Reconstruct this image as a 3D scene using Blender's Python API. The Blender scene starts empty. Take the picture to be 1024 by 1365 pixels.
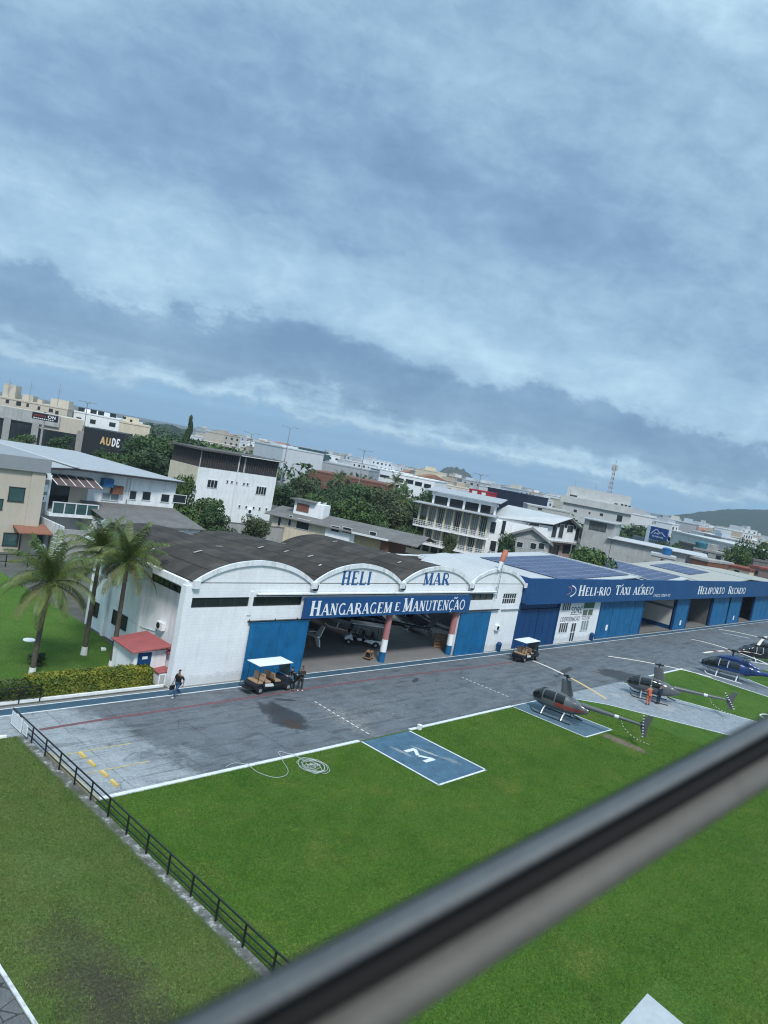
import bpy, bmesh, math, random
from math import sin, cos, pi, radians
from mathutils import Vector, Matrix, Euler, noise as mnoise
S = bpy.context.scene
COL = S.collection
random.seed(7)

# ---------------------------------------------------------------- camera
FPX, PCX, PCY, CAMZ = 990.0, 512.0, 682.5, 16.2
_d1 = Vector((1407 - PCX, 781 - PCY, FPX)).normalized()
_d2 = Vector((-567 - PCX, 413 - PCY, FPX)); _d2 = (_d2 - _d1 * _d1.dot(_d2)).normalized()
_d3 = _d1.cross(_d2)
ROT = Matrix((_d1, _d2, _d3))                       # camera (x right, y down, z forward) -> world
cam_data = bpy.data.cameras.new('camera')
cam = bpy.data.objects.new('camera', cam_data); COL.objects.link(cam)
cam_data.sensor_fit = 'VERTICAL'; cam_data.sensor_height = 36.0
cam_data.lens = 36.0 * FPX / 1365.0
cam_data.clip_start = 0.02; cam_data.clip_end = 30000
_m = ROT @ Matrix(((1, 0, 0), (0, -1, 0), (0, 0, -1)))
cam.matrix_world = Matrix.Translation((0, 0, CAMZ)) @ _m.to_4x4()
cam_data.dof.use_dof = True
cam_data.dof.focus_distance = 62.0
cam_data.dof.aperture_fstop = 4.0
S.camera = cam

# ---------------------------------------------------------------- world: overcast sky with banks of cloud
W = bpy.data.worlds.new('World'); S.world = W; W.use_nodes = True
SUN_EL, SUN_AZ = radians(52), radians(215)          # azimuth measured clockwise from +Y
def build_world():
    nt = W.node_tree; N = nt.nodes; L = nt.links; N.clear()
    def nd(t, **k):
        n = N.new(t)
        for a, b in k.items(): setattr(n, a, b)
        return n
    def mth(op, a, b=None, c=None):
        n = nd('ShaderNodeMath', operation=op)
        for i, v in enumerate((a, b, c)):
            if v is None: continue
            if isinstance(v, (int, float)): n.inputs[i].default_value = v
            else: L.new(v, n.inputs[i])
        return n.outputs[0]
    out = nd('ShaderNodeOutputWorld'); bg = nd('ShaderNodeBackground')
    L.new(bg.outputs[0], out.inputs[0])
    sky = nd('ShaderNodeTexSky', sky_type='NISHITA', sun_disc=False)
    sky.sun_elevation = SUN_EL; sky.sun_rotation = SUN_AZ; sky.altitude = 10; sky.dust_density = 1.2; sky.ozone_density = 2.0
    tc = nd('ShaderNodeTexCoord'); sp = nd('ShaderNodeSeparateXYZ'); L.new(tc.outputs['Generated'], sp.inputs[0])
    x, y, z = sp.outputs
    zc = mth('MAXIMUM', z, 0.0)
    u = mth('ADD', mth('MULTIPLY', x, .883), mth('MULTIPLY', y, -.469))     # along the cloud banks
    v = mth('ABSOLUTE', mth('ADD', mth('MULTIPLY', x, .469), mth('MULTIPLY', y, .883)))
    vd = mth('MAXIMUM', v, .12)
    w = mth('DIVIDE', zc, vd)                                              # tangent of elevation across the banks
    zz = mth('ADD', zc, .13)
    pu = mth('DIVIDE', u, zz); pv = mth('DIVIDE', v, zz)                    # cloud-ceiling plane
    def cxyz(a, b, c):
        n = nd('ShaderNodeCombineXYZ')
        for i, q in enumerate((a, b, c)):
            if isinstance(q, (int, float)): n.inputs[i].default_value = q
            else: L.new(q, n.inputs[i])
        return n.outputs[0]
    def noise(vec, scale, detail, rough, dist=0.0):
        n = nd('ShaderNodeTexNoise'); L.new(vec, n.inputs['Vector'])
        n.inputs['Scale'].default_value = scale; n.inputs['Detail'].default_value = detail
        n.inputs['Roughness'].default_value = rough; n.inputs['Distortion'].default_value = dist
        return mth('SUBTRACT', n.outputs['Fac'], .5)
    def ramp(fac, stops, interp='EASE'):
        r = nd('ShaderNodeValToRGB'); r.color_ramp.interpolation = interp
        e = r.color_ramp.elements
        while len(e) > 1: e.remove(e[0])
        e[0].position = stops[0][0]; e[0].color = stops[0][1]
        for p, c in stops[1:]:
            k = e.new(p); k.color = c
        L.new(fac, r.inputs[0]); return r.outputs[0]
    au = mth('DIVIDE', u, vd)
    def ang(k, z0): return cxyz(mth('MULTIPLY', au, .62), mth('MULTIPLY', mth('POWER', w, .8), k), z0)
    dirv = cxyz(x, y, mth('MULTIPLY', z, 1.55))
    big = noise(dirv, 2.9, 5, .52, .3)
    med = mth('ADD', mth('MULTIPLY', noise(dirv, 8.0, 8, .60, .5), .42), mth('MULTIPLY', noise(ang(2.2, 8.7), 5.0, 8, .60, .2), .62))
    fin = noise(dirv, 24.0, 7, .62, .4)
    thin = noise(cxyz(mth('MULTIPLY', au, .30), mth('MULTIPLY', w, 9.0), 4.0), 6.0, 5, .55, .2)
    # angle-space puffs that ruffle the edges of the low bank
    puf = noise(cxyz(mth('DIVIDE', u, vd), mth('MULTIPLY', w, 1.7), 5.0), 15.0, 8, .66)
    pufl = noise(cxyz(mth('DIVIDE', u, vd), mth('MULTIPLY', w, 1.5), 2.0), 3.2, 4, .55)
    ws = mth('ADD', w, mth('ADD', mth('MULTIPLY', puf, .10), mth('MULTIPLY', pufl, .070)))
    wb = mth('ADD', ws, mth('MULTIPLY', mth('MULTIPLY', big, mth('MINIMUM', w, .5)), .60))
    g = lambda a: (a, a, a, 1)
    # brightness of the layers, low to high (0 = darkest cloud, 1 = brightest)
    base = ramp(wb, [(0, g(.44)), (.034, g(.42)), (.046, g(.70)), (.060, g(.46)), (.072, g(.22)), (.110, g(.10)), (.134, g(.18)),
                     (.150, g(.50)), (.176, g(.57)), (.225, g(.52)), (.29, g(.34)), (.37, g(.30)), (.44, g(.40)), (.53, g(.52)),
                     (.66, g(.44)), (1.0, g(.60))], 'LINEAR')
    amt = mth('MINIMUM', mth('MULTIPLY', w, 9.0), 1.0)
    lowb = mth('MAXIMUM', mth('SUBTRACT', 1.0, mth('MULTIPLY', w, 9.0)), 0.0)
    base = mth('ADD', base, mth('MULTIPLY', mth('MULTIPLY', thin, lowb), 1.7))
    lev = mth('ADD', base, mth('MULTIPLY', amt, mth('ADD', mth('MULTIPLY', big, .85), mth('ADD', mth('MULTIPLY', med, .80), mth('MULTIPLY', fin, .34)))))
    col = ramp(lev, [(0, (.095, .175, .285, 1)), (.25, (.15, .25, .37, 1)), (.5, (.235, .36, .475, 1)), (.75, (.36, .505, .60, 1)), (1, (.54, .68, .745, 1))], 'LINEAR')
    # clear strip over the skyline: bluer
    clear = ramp(ws, [(0, g(.80)), (.028, g(.72)), (.045, g(.1)), (.07, g(0))], 'LINEAR')
    mixc = nd('ShaderNodeMix', data_type='RGBA'); L.new(clear, mixc.inputs[0]); L.new(col, mixc.inputs[6]); mixc.inputs[7].default_value = (.135, .30, .48, 1)
    # brighter cloud ceiling overhead and behind the viewpoint
    over = ramp(z, [(0, g(1)), (.5, g(1.0)), (.8, g(1.0)), (1, g(1.0))])
    lift = mth('ADD', 1.0, mth('MULTIPLY', mth('MAXIMUM', mth('SUBTRACT', z, .52), 0), 1.7))
    sc = nd('ShaderNodeVectorMath', operation='SCALE'); L.new(mixc.outputs[2], sc.inputs[0]); L.new(mth('MULTIPLY', lift, 10.0), sc.inputs[3])
    fin_ = nd('ShaderNodeMix', data_type='RGBA'); fin_.inputs[0].default_value = .07
    L.new(sc.outputs[0], fin_.inputs[6]); L.new(sky.outputs[0], fin_.inputs[7])
    L.new(fin_.outputs[2], bg.inputs[0]); bg.inputs[1].default_value = .1
build_world()

# ---------------------------------------------------------------- sun behind thin cloud
sd = bpy.data.lights.new('sun', 'SUN'); sun = bpy.data.objects.new('sun', sd); COL.objects.link(sun)
sd.energy = 1.85; sd.angle = radians(11); sd.color = (1.0, .975, .94)
_sdir = Vector((sin(SUN_AZ) * cos(SUN_EL), cos(SUN_AZ) * cos(SUN_EL), sin(SUN_EL)))
sun.rotation_euler = _sdir.to_track_quat('Z', 'Y').to_euler(); sun.location = (0, 0, 60)

# ---------------------------------------------------------------- exposure
S.view_settings.view_transform = 'Standard'; S.view_settings.look = 'None'
S.view_settings.exposure = 0.72; S.view_settings.gamma = 1.0
S.cycles.max_bounces = 6; S.cycles.diffuse_bounces = 3; S.cycles.glossy_bounces = 3
S.cycles.transmission_bounces = 4; S.cycles.transparent_max_bounces = 8; S.cycles.volume_bounces = 0
S.cycles.use_denoising = True; S.cycles.filter_width = 1.15

# ---------------------------------------------------------------- photo measurements -> metres
def ray(px, py): return ROT @ Vector((px - PCX, py - PCY, FPX))
def at(px, py, z=0.0):                     # point of the horizontal plane at height z
    r = ray(px, py); k = (z - CAMZ) / r.z
    return Vector((r.x * k, r.y * k, z))
def on_y(px, py, Y):                       # point of the vertical plane y = Y
    r = ray(px, py); k = Y / r.y
    return Vector((r.x * k, Y, CAMZ + r.z * k))
def away(px, py, dist):                    # point at a horizontal distance from the viewpoint
    r = ray(px, py); k = dist / math.hypot(r.x, r.y)
    return Vector((r.x * k, r.y * k, CAMZ + r.z * k))

# ---------------------------------------------------------------- object helpers
def link(o, parent=None):
    COL.objects.link(o)
    if parent is not None: o.parent = parent
    return o
def tag(o, label=None, cat=None, group=None, kind=None):
    if label: o['label'] = label
    if cat: o['category'] = cat
    if group: o['group'] = group
    if kind: o['kind'] = kind
    return o
def thing(name, label, cat, loc=(0, 0, 0), rz=0.0, group=None):
    o = bpy.data.objects.new(name, None); o.empty_display_size = .3
    link(o); o.location = loc; o.rotation_euler = (0, 0, rz)
    return tag(o, label, cat, group)
def dup(root, loc, rz=0.0, label=None, group=None, scale=None):
    def cp(o, par):
        c = o.copy(); COL.objects.link(c)
        if par is not None: c.parent = par
        for ch in o.children: cp(ch, c)
        return c
    r = cp(root, None); r.location = loc; r.rotation_euler = (0, 0, rz)
    if scale: r.scale = (scale,) * 3
    if label: r['label'] = label
    if group: r['group'] = group
    return r

class MB:
    """collects shapes for ONE mesh object"""
    def __init__(s): s.v = []; s.f = []; s.m = []; s.cur = 0
    def add(s, vs, fs, M=None):
        o = len(s.v)
        s.v += [tuple(M @ Vector(p)) if M is not None else tuple(p) for p in vs]
        s.f += [tuple(i + o for i in f) for f in fs]; s.m += [s.cur] * len(fs)
        return s
    def box(s, x0, x1, y0, y1, z0, z1, M=None):
        vs = [(x0, y0, z0), (x1, y0, z0), (x1, y1, z0), (x0, y1, z0), (x0, y0, z1), (x1, y0, z1), (x1, y1, z1), (x0, y1, z1)]
        return s.add(vs, [(0, 3, 2, 1), (4, 5, 6, 7), (0, 1, 5, 4), (1, 2, 6, 5), (2, 3, 7, 6), (3, 0, 4, 7)], M)
    def bar(s, a, b, w, h=None):           # rectangular bar from a to b
        a = Vector(a); b = Vector(b); d = b - a; h = w if h is None else h
        q = d.to_track_quat('X', 'Z'); M = Matrix.Translation(a) @ q.to_matrix().to_4x4()
        return s.box(0, d.length, -w / 2, w / 2, -h / 2, h / 2, M)
    def tube(s, pts, r, n=8, caps=True):
        pts = [Vector(p) for p in pts]; rs = r if isinstance(r, (list, tuple)) else [r] * len(pts)
        rings = []; up = None
        for i, p in enumerate(pts):
            d = (pts[min(i + 1, len(pts) - 1)] - pts[max(i - 1, 0)])
            if d.length < 1e-9: d = Vector((0, 0, 1))
            d.normalize()
            if up is None or abs(up.dot(d)) > .98: up = Vector((0, 0, 1)) if abs(d.z) < .9 else Vector((1, 0, 0))
            a = (up - d * up.dot(d)).normalized(); b = d.cross(a); up = a
            rings.append([p + (a * cos(2 * pi * k / n) + b * sin(2 * pi * k / n)) * rs[i] for k in range(n)])
        vs = [q for rg in rings for q in rg]; fs = []
        for i in range(len(rings) - 1):
            for k in range(n):
                k2 = (k + 1) % n
                fs.append((i * n + k, i * n + k2, (i + 1) * n + k2, (i + 1) * n + k))
        if caps: fs += [tuple(range(n - 1, -1, -1)), tuple((len(rings) - 1) * n + k for k in range(n))]
        return s.add(vs, fs)
    def prism(s, poly, h0, h1, axis='z'):  # polygon extruded along an axis
        n = len(poly)
        def P(p, h):
            return {'z': (p[0], p[1], h), 'y': (p[0], h, p[1]), 'x': (h, p[0], p[1])}[axis]
        vs = [P(p, h0) for p in poly] + [P(p, h1) for p in poly]
        fs = [tuple(range(n - 1, -1, -1)), tuple(range(n, 2 * n))] + [(i, (i + 1) % n, n + (i + 1) % n, n + i) for i in range(n)]
        return s.add(vs, fs)
    def lathe(s, prof, n=16, M=None):      # profile [(r, z)]
        vs = []; fs = []
        for r, z in prof: vs += [(r * cos(2 * pi * k / n), r * sin(2 * pi * k / n), z) for k in range(n)]
        for i in range(len(prof) - 1):
            for k in range(n):
                k2 = (k + 1) % n; fs.append((i * n + k, i * n + k2, (i + 1) * n + k2, (i + 1) * n + k))
        fs += [tuple(range(n - 1, -1, -1)), tuple((len(prof) - 1) * n + k for k in range(n))]
        return s.add(vs, fs, M)
    def quad(s, *p): return s.add(p, [tuple(range(len(p)))])
    def build(s, name, mat, parent=None, smooth=False, bevel=0.0, fix=True):
        me = bpy.data.meshes.new(name); me.from_pydata(s.v, [], s.f)
        for mm in (mat if isinstance(mat, (list, tuple)) else [mat]): me.materials.append(mm)
        for p, k in zip(me.polygons, s.m): p.material_index = k
        if fix or bevel:
            bm = bmesh.new(); bm.from_mesh(me)
            if bevel:
                bm.edges.ensure_lookup_table()
                es = [e for e in bm.edges if len(e.link_faces) == 2 and e.calc_face_angle(0) > .6]
                bmesh.ops.bevel(bm, geom=es, offset=bevel, segments=2, affect='EDGES', profile=.6)
            if fix: bmesh.ops.recalc_face_normals(bm, faces=bm.faces)
            bm.to_mesh(me); bm.free()
        if smooth:
            for p in me.polygons: p.use_smooth = True
            try: me.set_sharp_from_angle(angle=radians(40))
            except Exception: pass
        me.update()
        o = bpy.data.objects.new(name, me)
        return link(o, parent)

# ---------------------------------------------------------------- materials
MATS = {}
def mat(name, col, rough=.8, var=.18, scale=1.5, bump=0.0, bscale=30.0, metal=0.0, spec=.3, dirt=0.0, dirtcol=(.08, .075, .065), coat=0.0):
    """plain painted / plaster / metal surface with colour variation, wear and fine bump"""
    if name in MATS: return MATS[name]
    m = bpy.data.materials.new(name); m.use_nodes = True; MATS[name] = m
    N = m.node_tree.nodes; L = m.node_tree.links; b = N['Principled BSDF']
    b.inputs['Roughness'].default_value = rough; b.inputs['Metallic'].default_value = metal
    b.inputs['Specular IOR Level'].default_value = spec
    if coat: b.inputs['Coat Weight'].default_value = coat
    tc = N.new('ShaderNodeTexCoord')
    n1 = N.new('ShaderNodeTexNoise'); n1.inputs['Scale'].default_value = scale; n1.inputs['Detail'].default_value = 6; n1.inputs['Roughness'].default_value = .65
    L.new(tc.outputs['Object'], n1.inputs['Vector'])
    r = N.new('ShaderNodeValToRGB'); e = r.color_ramp.elements
    e[0].position = .3; e[1].position = .72
    e[0].color = tuple(max(0, c * (1 - var)) for c in col) + (1,); e[1].color = tuple(min(1, c * (1 + var)) for c in col) + (1,)
    L.new(n1.outputs['Fac'], r.inputs[0]); last = r.outputs[0]
    if dirt:
        mp = N.new('ShaderNodeMapping'); mp.inputs['Scale'].default_value = (1.6, 1.6, .22); L.new(tc.outputs['Object'], mp.inputs[0])
        n2 = N.new('ShaderNodeTexNoise'); n2.inputs['Scale'].default_value = 1.4; n2.inputs['Detail'].default_value = 8; n2.inputs['Roughness'].default_value = .7
        L.new(mp.outputs[0], n2.inputs['Vector'])
        r2 = N.new('ShaderNodeValToRGB'); r2.color_ramp.elements[0].position = .48; r2.color_ramp.elements[1].position = .78
        r2.color_ramp.elements[0].color = (0, 0, 0, 1); r2.color_ramp.elements[1].color = (dirt, dirt, dirt, 1)
        L.new(n2.outputs['Fac'], r2.inputs[0])
        mx = N.new('ShaderNodeMix'); mx.data_type = 'RGBA'; L.new(r2.outputs[0], mx.inputs[0]); L.new(last, mx.inputs[6]); mx.inputs[7].default_value = dirtcol + (1,)
        last = mx.outputs[2]
    L.new(last, b.inputs['Base Color'])
    if bump:
        n3 = N.new('ShaderNodeTexNoise'); n3.inputs['Scale'].default_value = bscale; n3.inputs['Detail'].default_value = 5
        L.new(tc.outputs['Object'], n3.inputs['Vector'])
        bp = N.new('ShaderNodeBump'); bp.inputs['Strength'].default_value = bump; bp.inputs['Distance'].default_value = .02
        L.new(n3.outputs['Fac'], bp.inputs['Height']); L.new(bp.outputs[0], b.inputs['Normal'])
    return m
class NT:
    """short-hand for building a longer node material"""
    def __init__(s, name):
        s.m = bpy.data.materials.new(name); s.m.use_nodes = True; MATS[name] = s.m
        s.N = s.m.node_tree.nodes; s.L = s.m.node_tree.links; s.b = s.N['Principled BSDF']
        s.tc = s.N.new('ShaderNodeTexCoord'); s.pos = s.tc.outputs['Object']
        s.b.inputs['Specular IOR Level'].default_value = .3; s.b.inputs['Roughness'].default_value = .85
    def node(s, t, **k):
        n = s.N.new(t)
        for a, b in k.items(): setattr(n, a, b)
        return n
    def put(s, sock, v):
        if isinstance(v, (int, float)): sock.default_value = v
        elif isinstance(v, tuple): sock.default_value = v if len(v) != 3 or sock.type == 'VECTOR' else v + (1,)
        else: s.L.new(v, sock)
    def math(s, op, a, b=None, c=None, clamp=False):
        n = s.node('ShaderNodeMath', operation=op); n.use_clamp = clamp
        for i, v in enumerate((a, b, c)):
            if v is not None: s.put(n.inputs[i], v)
        return n.outputs[0]
    def sep(s, v=None):
        n = s.node('ShaderNodeSeparateXYZ'); s.L.new(v or s.pos, n.inputs[0]); return n.outputs
    def mapped(s, loc=(0, 0, 0), rot=(0, 0, 0), scale=(1, 1, 1)):
        n = s.node('ShaderNodeMapping'); s.L.new(s.pos, n.inputs[0])
        n.inputs['Location'].default_value = loc; n.inputs['Rotation'].default_value = rot; n.inputs['Scale'].default_value = scale
        return n.outputs[0]
    def noise(s, scale, detail=5, rough=.6, vec=None, dist=0.0):
        n = s.node('ShaderNodeTexNoise'); s.L.new(vec or s.pos, n.inputs['Vector'])
        n.inputs['Scale'].default_value = scale; n.inputs['Detail'].default_value = detail; n.inputs['Roughness'].default_value = rough
        n.inputs['Distortion'].default_value = dist
        return n.outputs['Fac']
    def ramp(s, f, stops, interp='LINEAR'):
        r = s.node('ShaderNodeValToRGB'); r.color_ramp.interpolation = interp; e = r.color_ramp.elements
        while len(e) > 1: e.remove(e[0])
        g = lambda c: (c, c, c, 1) if isinstance(c, (int, float)) else tuple(c) + (1,)
        e[0].position = stops[0][0]; e[0].color = g(stops[0][1])
        for p, c in stops[1:]:
            k = e.new(p); k.color = g(c)
        s.L.new(f, r.inputs[0]); return r.outputs[0]
    def mix(s, f, a, b, blend='MIX'):
        n = s.node('ShaderNodeMix', data_type='RGBA', blend_type=blend)
        s.put(n.inputs[0], f); s.put(n.inputs[6], a); s.put(n.inputs[7], b); return n.outputs[2]
    def bump(s, h, strength=.4, dist=.02):
        n = s.node('ShaderNodeBump'); n.inputs['Strength'].default_value = strength; n.inputs['Distance'].default_value = dist
        s.L.new(h, n.inputs['Height']); s.L.new(n.outputs[0], s.b.inputs['Normal'])
    def color(s, c): s.put(s.b.inputs['Base Color'], c)

def grass_mat(name, a, b, c, brown=None, seed=0.0):
    t = NT(name); straw = tuple(v * k for v, k in zip(c, (1.5, 1.08, 1.3)))
    v = t.mapped(loc=(seed, seed * 1.7, 0))
    big = t.noise(.11, 4, .55, v); mid = t.noise(.9, 6, .65, v); fine = t.noise(9.0, 5, .75, v)
    blade = t.noise(34.0, 3, .8, t.mapped(loc=(seed, 0, 0), scale=(1.0, .55, 1)))
    col = t.mix(t.ramp(big, [(.35, 0), (.65, 1)]), a, b)
    col = t.mix(t.math('MULTIPLY', t.ramp(mid, [(.42, 0), (.7, 1)]), .55), col, c)
    wornp = t.math('MULTIPLY', t.ramp(t.noise(.33, 7, .72, v), [(.56, 0), (.68, 1)]), t.ramp(t.noise(4.5, 6, .8, v), [(.40, 0), (.62, 1)]))
    col = t.mix(t.math('MULTIPLY', wornp, .7), col, straw)
    darkp = t.ramp(t.noise(.55, 6, .7, t.mapped(loc=(seed + 31, 7, 0))), [(.52, 0), (.66, 1)])
    col = t.mix(t.math('MULTIPLY', darkp, .38), col, tuple(q * .55 for q in a))
    if brown:
        X, Y, Z = t.sep()
        (bx, by, rx, ry, colb) = brown
        dx = t.math('DIVIDE', t.math('SUBTRACT', X, bx), rx); dy = t.math('DIVIDE', t.math('SUBTRACT', Y, by), ry)
        d = t.math('SQRT', t.math('ADD', t.math('MULTIPLY', dx, dx), t.math('MULTIPLY', dy, dy)))
        d = t.math('ADD', d, t.math('MULTIPLY', t.math('SUBTRACT', t.noise(.5, 7, .72), .5), 2.2))
        d = t.math('ADD', d, t.math('MULTIPLY', t.math('SUBTRACT', fine, .5), .9))
        col = t.mix(t.ramp(d, [(.15, .85), (.75, .35), (1.25, 0)]), col, colb)
    shade = t.math('ADD', t.math('MULTIPLY', fine, .8), t.math('MULTIPLY', blade, .9))
    col = t.mix(1.0, col, t.ramp(shade, [(.52, .42), (.85, 1.0), (1.2, 1.75)]), 'MULTIPLY')
    t.color(col); t.b.inputs['Roughness'].default_value = .95; t.b.inputs['Specular IOR Level'].default_value = .12
    t.bump(shade, .9, .05)
    return t.m

def brick_white(name, col, wear=.5):
    t = NT(name); X, Y, Z = t.sep()
    cm = t.node('ShaderNodeCombineXYZ'); t.L.new(t.math('ADD', X, Y), cm.inputs[0]); t.L.new(Z, cm.inputs[1])
    br = t.node('ShaderNodeTexBrick'); t.L.new(cm.outputs[0], br.inputs['Vector'])
    br.inputs['Scale'].default_value = 1.0; br.inputs['Brick Width'].default_value = .42; br.inputs['Row Height'].default_value = .21
    br.inputs['Mortar Size'].default_value = .012; br.inputs['Mortar Smooth'].default_value = .6
    br.inputs['Color1'].default_value = (1, 1, 1, 1); br.inputs['Color2'].default_value = (.96, .965, .97, 1); br.inputs['Mortar'].default_value = (.88, .89, .90, 1)
    base = t.mix(1.0, t.ramp(t.noise(.8, 7, .7), [(.3, tuple(c * .88 for c in col)), (.7, col)]), br.outputs['Color'], 'MULTIPLY')
    st = t.noise(1.0, 8, .72, t.mapped(scale=(2.2, 2.2, .25)))
    base = t.mix(t.math('MULTIPLY', t.ramp(st, [(.5, 0), (.75, 1)]), wear * .45), base, (.30, .32, .32))
    low = t.ramp(t.math('ADD', Z, t.math('MULTIPLY', t.noise(2.5, 5, .6), -.9)), [(.0, 1), (.30, 0)])
    base = t.mix(t.math('MULTIPLY', low, wear * .6), base, (.25, .25, .23))
    t.color(base); t.b.inputs['Roughness'].default_value = .75
    t.bump(t.math('ADD', t.math('MULTIPLY', br.outputs['Fac'], -.6), t.noise(22, 4, .6)), .35, .02)
    return t.m

def corrugated(name, col, pitch, axis, amp=.3, rough=.55, var=.12, rows=0.0, rowaxis=1, metal=0.0, wear=0.0, wearcol=(.2, .2, .2)):
    t = NT(name); P = t.sep(); w = t.math('SINE', t.math('MULTIPLY', P[axis], 2 * pi / pitch))
    base = t.ramp(t.noise(.55, 7, .7), [(.28, tuple(c * (1 - var * 1.6) for c in col)), (.72, tuple(min(1, c * (1 + var)) for c in col))])
    if wear:
        st = t.noise(.9, 9, .75, t.mapped(scale=(1.5, 1.0, .35)), .6)
        base = t.mix(t.math('MULTIPLY', t.ramp(st, [(.5, 0), (.66, 1)]), wear), base, wearcol)
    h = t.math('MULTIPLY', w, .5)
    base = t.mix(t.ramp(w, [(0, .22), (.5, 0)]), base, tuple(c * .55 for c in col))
    if rows:
        fr = t.math('FRACT', t.math('DIVIDE', t.math('ADD', P[rowaxis], t.math('MULTIPLY', t.noise(.7, 2), .08)), rows))
        ln = t.ramp(fr, [(0, 1), (.05, .9), (.075, 0)])
        base = t.mix(t.math('MULTIPLY', ln, .85), base, tuple(c * .22 for c in col))
        cv = t.node('ShaderNodeCombineXYZ'); t.L.new(t.math('FLOOR', t.math('DIVIDE', P[rowaxis], rows)), cv.inputs[0]); t.L.new(t.math('FLOOR', t.math('DIVIDE', P[1 - rowaxis], 1.1)), cv.inputs[1])
        wn = t.node('ShaderNodeTexWhiteNoise', noise_dimensions='2D'); t.L.new(cv.outputs[0], wn.inputs['Vector'])
        base = t.mix(1.0, base, t.ramp(wn.outputs['Value'], [(0, .72), (1, 1.32)]), 'MULTIPLY')
        fs2 = t.math('FRACT', t.math('DIVIDE', P[1 - rowaxis], 1.1)); base = t.mix(t.math('MULTIPLY', t.math('LESS_THAN', fs2, .05), .45), base, tuple(c * .4 for c in col))
        h = t.math('ADD', h, t.math('MULTIPLY', fr, .8))
    t.color(base); t.b.inputs['Roughness'].default_value = rough; t.b.inputs['Metallic'].default_value = metal
    t.bump(h, amp, .05)
    return t.m

def glass_mat(name, col, rough=.08):
    t = NT(name); t.color(t.ramp(t.noise(.7, 3), [(.3, tuple(c * .7 for c in col)), (.7, col)]))
    t.b.inputs['Roughness'].default_value = rough; t.b.inputs['Specular IOR Level'].default_value = .6
    return t.m

def solar_mat(name):
    t = NT(name); X, Y, Z = t.sep()
    fx = t.math('FRACT', t.math('DIVIDE', X, 1.0)); fy = t.math('FRACT', t.math('DIVIDE', Y, 1.65))
    lx = t.math('LESS_THAN', fx, .055); ly = t.math('LESS_THAN', fy, .035)
    ln = t.math('MAXIMUM', lx, ly)
    cell = t.noise(.6, 2, .5)
    col = t.ramp(cell, [(.3, (.045, .065, .13)), (.7, (.075, .105, .19))])
    cx = t.math('LESS_THAN', t.math('FRACT', t.math('DIVIDE', X, .1667)), .06); cy = t.math('LESS_THAN', t.math('FRACT', t.math('DIVIDE', Y, .1667)), .06)
    col = t.mix(t.math('MULTIPLY', t.math('MAXIMUM', cx, cy), .25), col, (.25, .28, .34))
    t.color(t.mix(ln, col, (.32, .35, .40))); t.b.inputs['Roughness'].default_value = .5; t.b.inputs['Specular IOR Level'].default_value = .12
    return t.m

M_white = brick_white('white_painted_block', (.86, .88, .89), .50)
M_white2 = mat('white_plaster', (.82, .84, .85), .8, .06, .8, .25, 25, dirt=.45, dirtcol=(.30, .30, .28))
M_cream = mat('cream_plaster', (.62, .55, .42), .85, .1, .7, .25, 20, dirt=.4, dirtcol=(.2, .18, .14))
M_beige = mat('beige_plaster', (.52, .47, .39), .8, .06, .5, .2, 20, dirt=.25, dirtcol=(.25, .22, .18))
M_greyp = mat('grey_plaster', (.40, .41, .40), .85, .14, .8, .3, 20, dirt=.5, dirtcol=(.12, .12, .11))
M_conc = mat('weathered_concrete', (.34, .34, .33), .9, .18, .9, .4, 18, dirt=.4)
M_blue = mat('blue_steel_door', (.008, .115, .27), .5, .26, .9, .2, 5, dirt=.7, dirtcol=(.012, .17, .33))
M_blued = mat('deep_blue_steel_door', (.006, .050, .155), .5, .14, .6, .1, 8)
M_fascia = corrugated('blue_ribbed_sheet', (.014, .078, .222), .30, 0, .5, .5, .10)
M_band = corrugated('blue_sign_sheet', (.015, .080, .23), .25, 0, .25, .5, .08)
M_roof = corrugated('dark_fibre_cement_roof', (.060, .053, .047), .25, 1, .55, .92, .30, rows=1.55, rowaxis=0, wear=.65, wearcol=(.028, .026, .024))
M_roofw = corrugated('pale_metal_roof', (.50, .515, .52), .35, 1, .3, .5, .08, wear=.3, wearcol=(.42, .43, .43))
M_roofg = corrugated('grey_metal_roof', (.40, .42, .44), .4, 1, .35, .55, .10, wear=.35, wearcol=(.25, .25, .25))
M_roofg2 = corrugated('grey_fibre_cement_roof', (.17, .165, .16), .3, 0, .5, .9, .2, wear=.4, wearcol=(.08, .08, .075))
M_roofr = corrugated('red_tile_roof', (.27, .085, .06), .22, 0, .5, .8, .2, rows=.4, rowaxis=1, wear=.3, wearcol=(.12, .06, .05))
M_red = mat('faded_red_paint', (.36, .10, .10), .75, .14, 1.2, .1, 20, dirt=.3, dirtcol=(.2, .09, .09))
M_pink = mat('faded_pink_paint', (.40, .17, .17), .75, .14, 1.2, dirt=.3, dirtcol=(.45, .28, .28))
M_glass = glass_mat('dark_window_glass', (.025, .033, .038))
M_glassg = glass_mat('green_window_glass', (.05, .11, .11))
M_glassp = glass_mat('pale_window_glass', (.30, .36, .37), .25)
M_frame = mat('dark_window_frame', (.035, .037, .04), .6, .1)
M_framew = mat('white_window_frame', (.66, .68, .69), .6, .06)
M_letter = mat('white_sign_paint', (.80, .82, .83), .6, .04)
M_lblue = mat('blue_sign_paint', (.02, .10, .27), .6, .06)
M_lblack = mat('black_sign_paint', (.03, .04, .05), .6, .06)
M_solar = solar_mat('solar_panel_cells')
M_black = mat('black_painted_steel', (.012, .014, .016), .45, .1, 3, spec=.4)
M_rubber = mat('black_rubber', (.015, .015, .016), .85, .15, 8)
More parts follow.
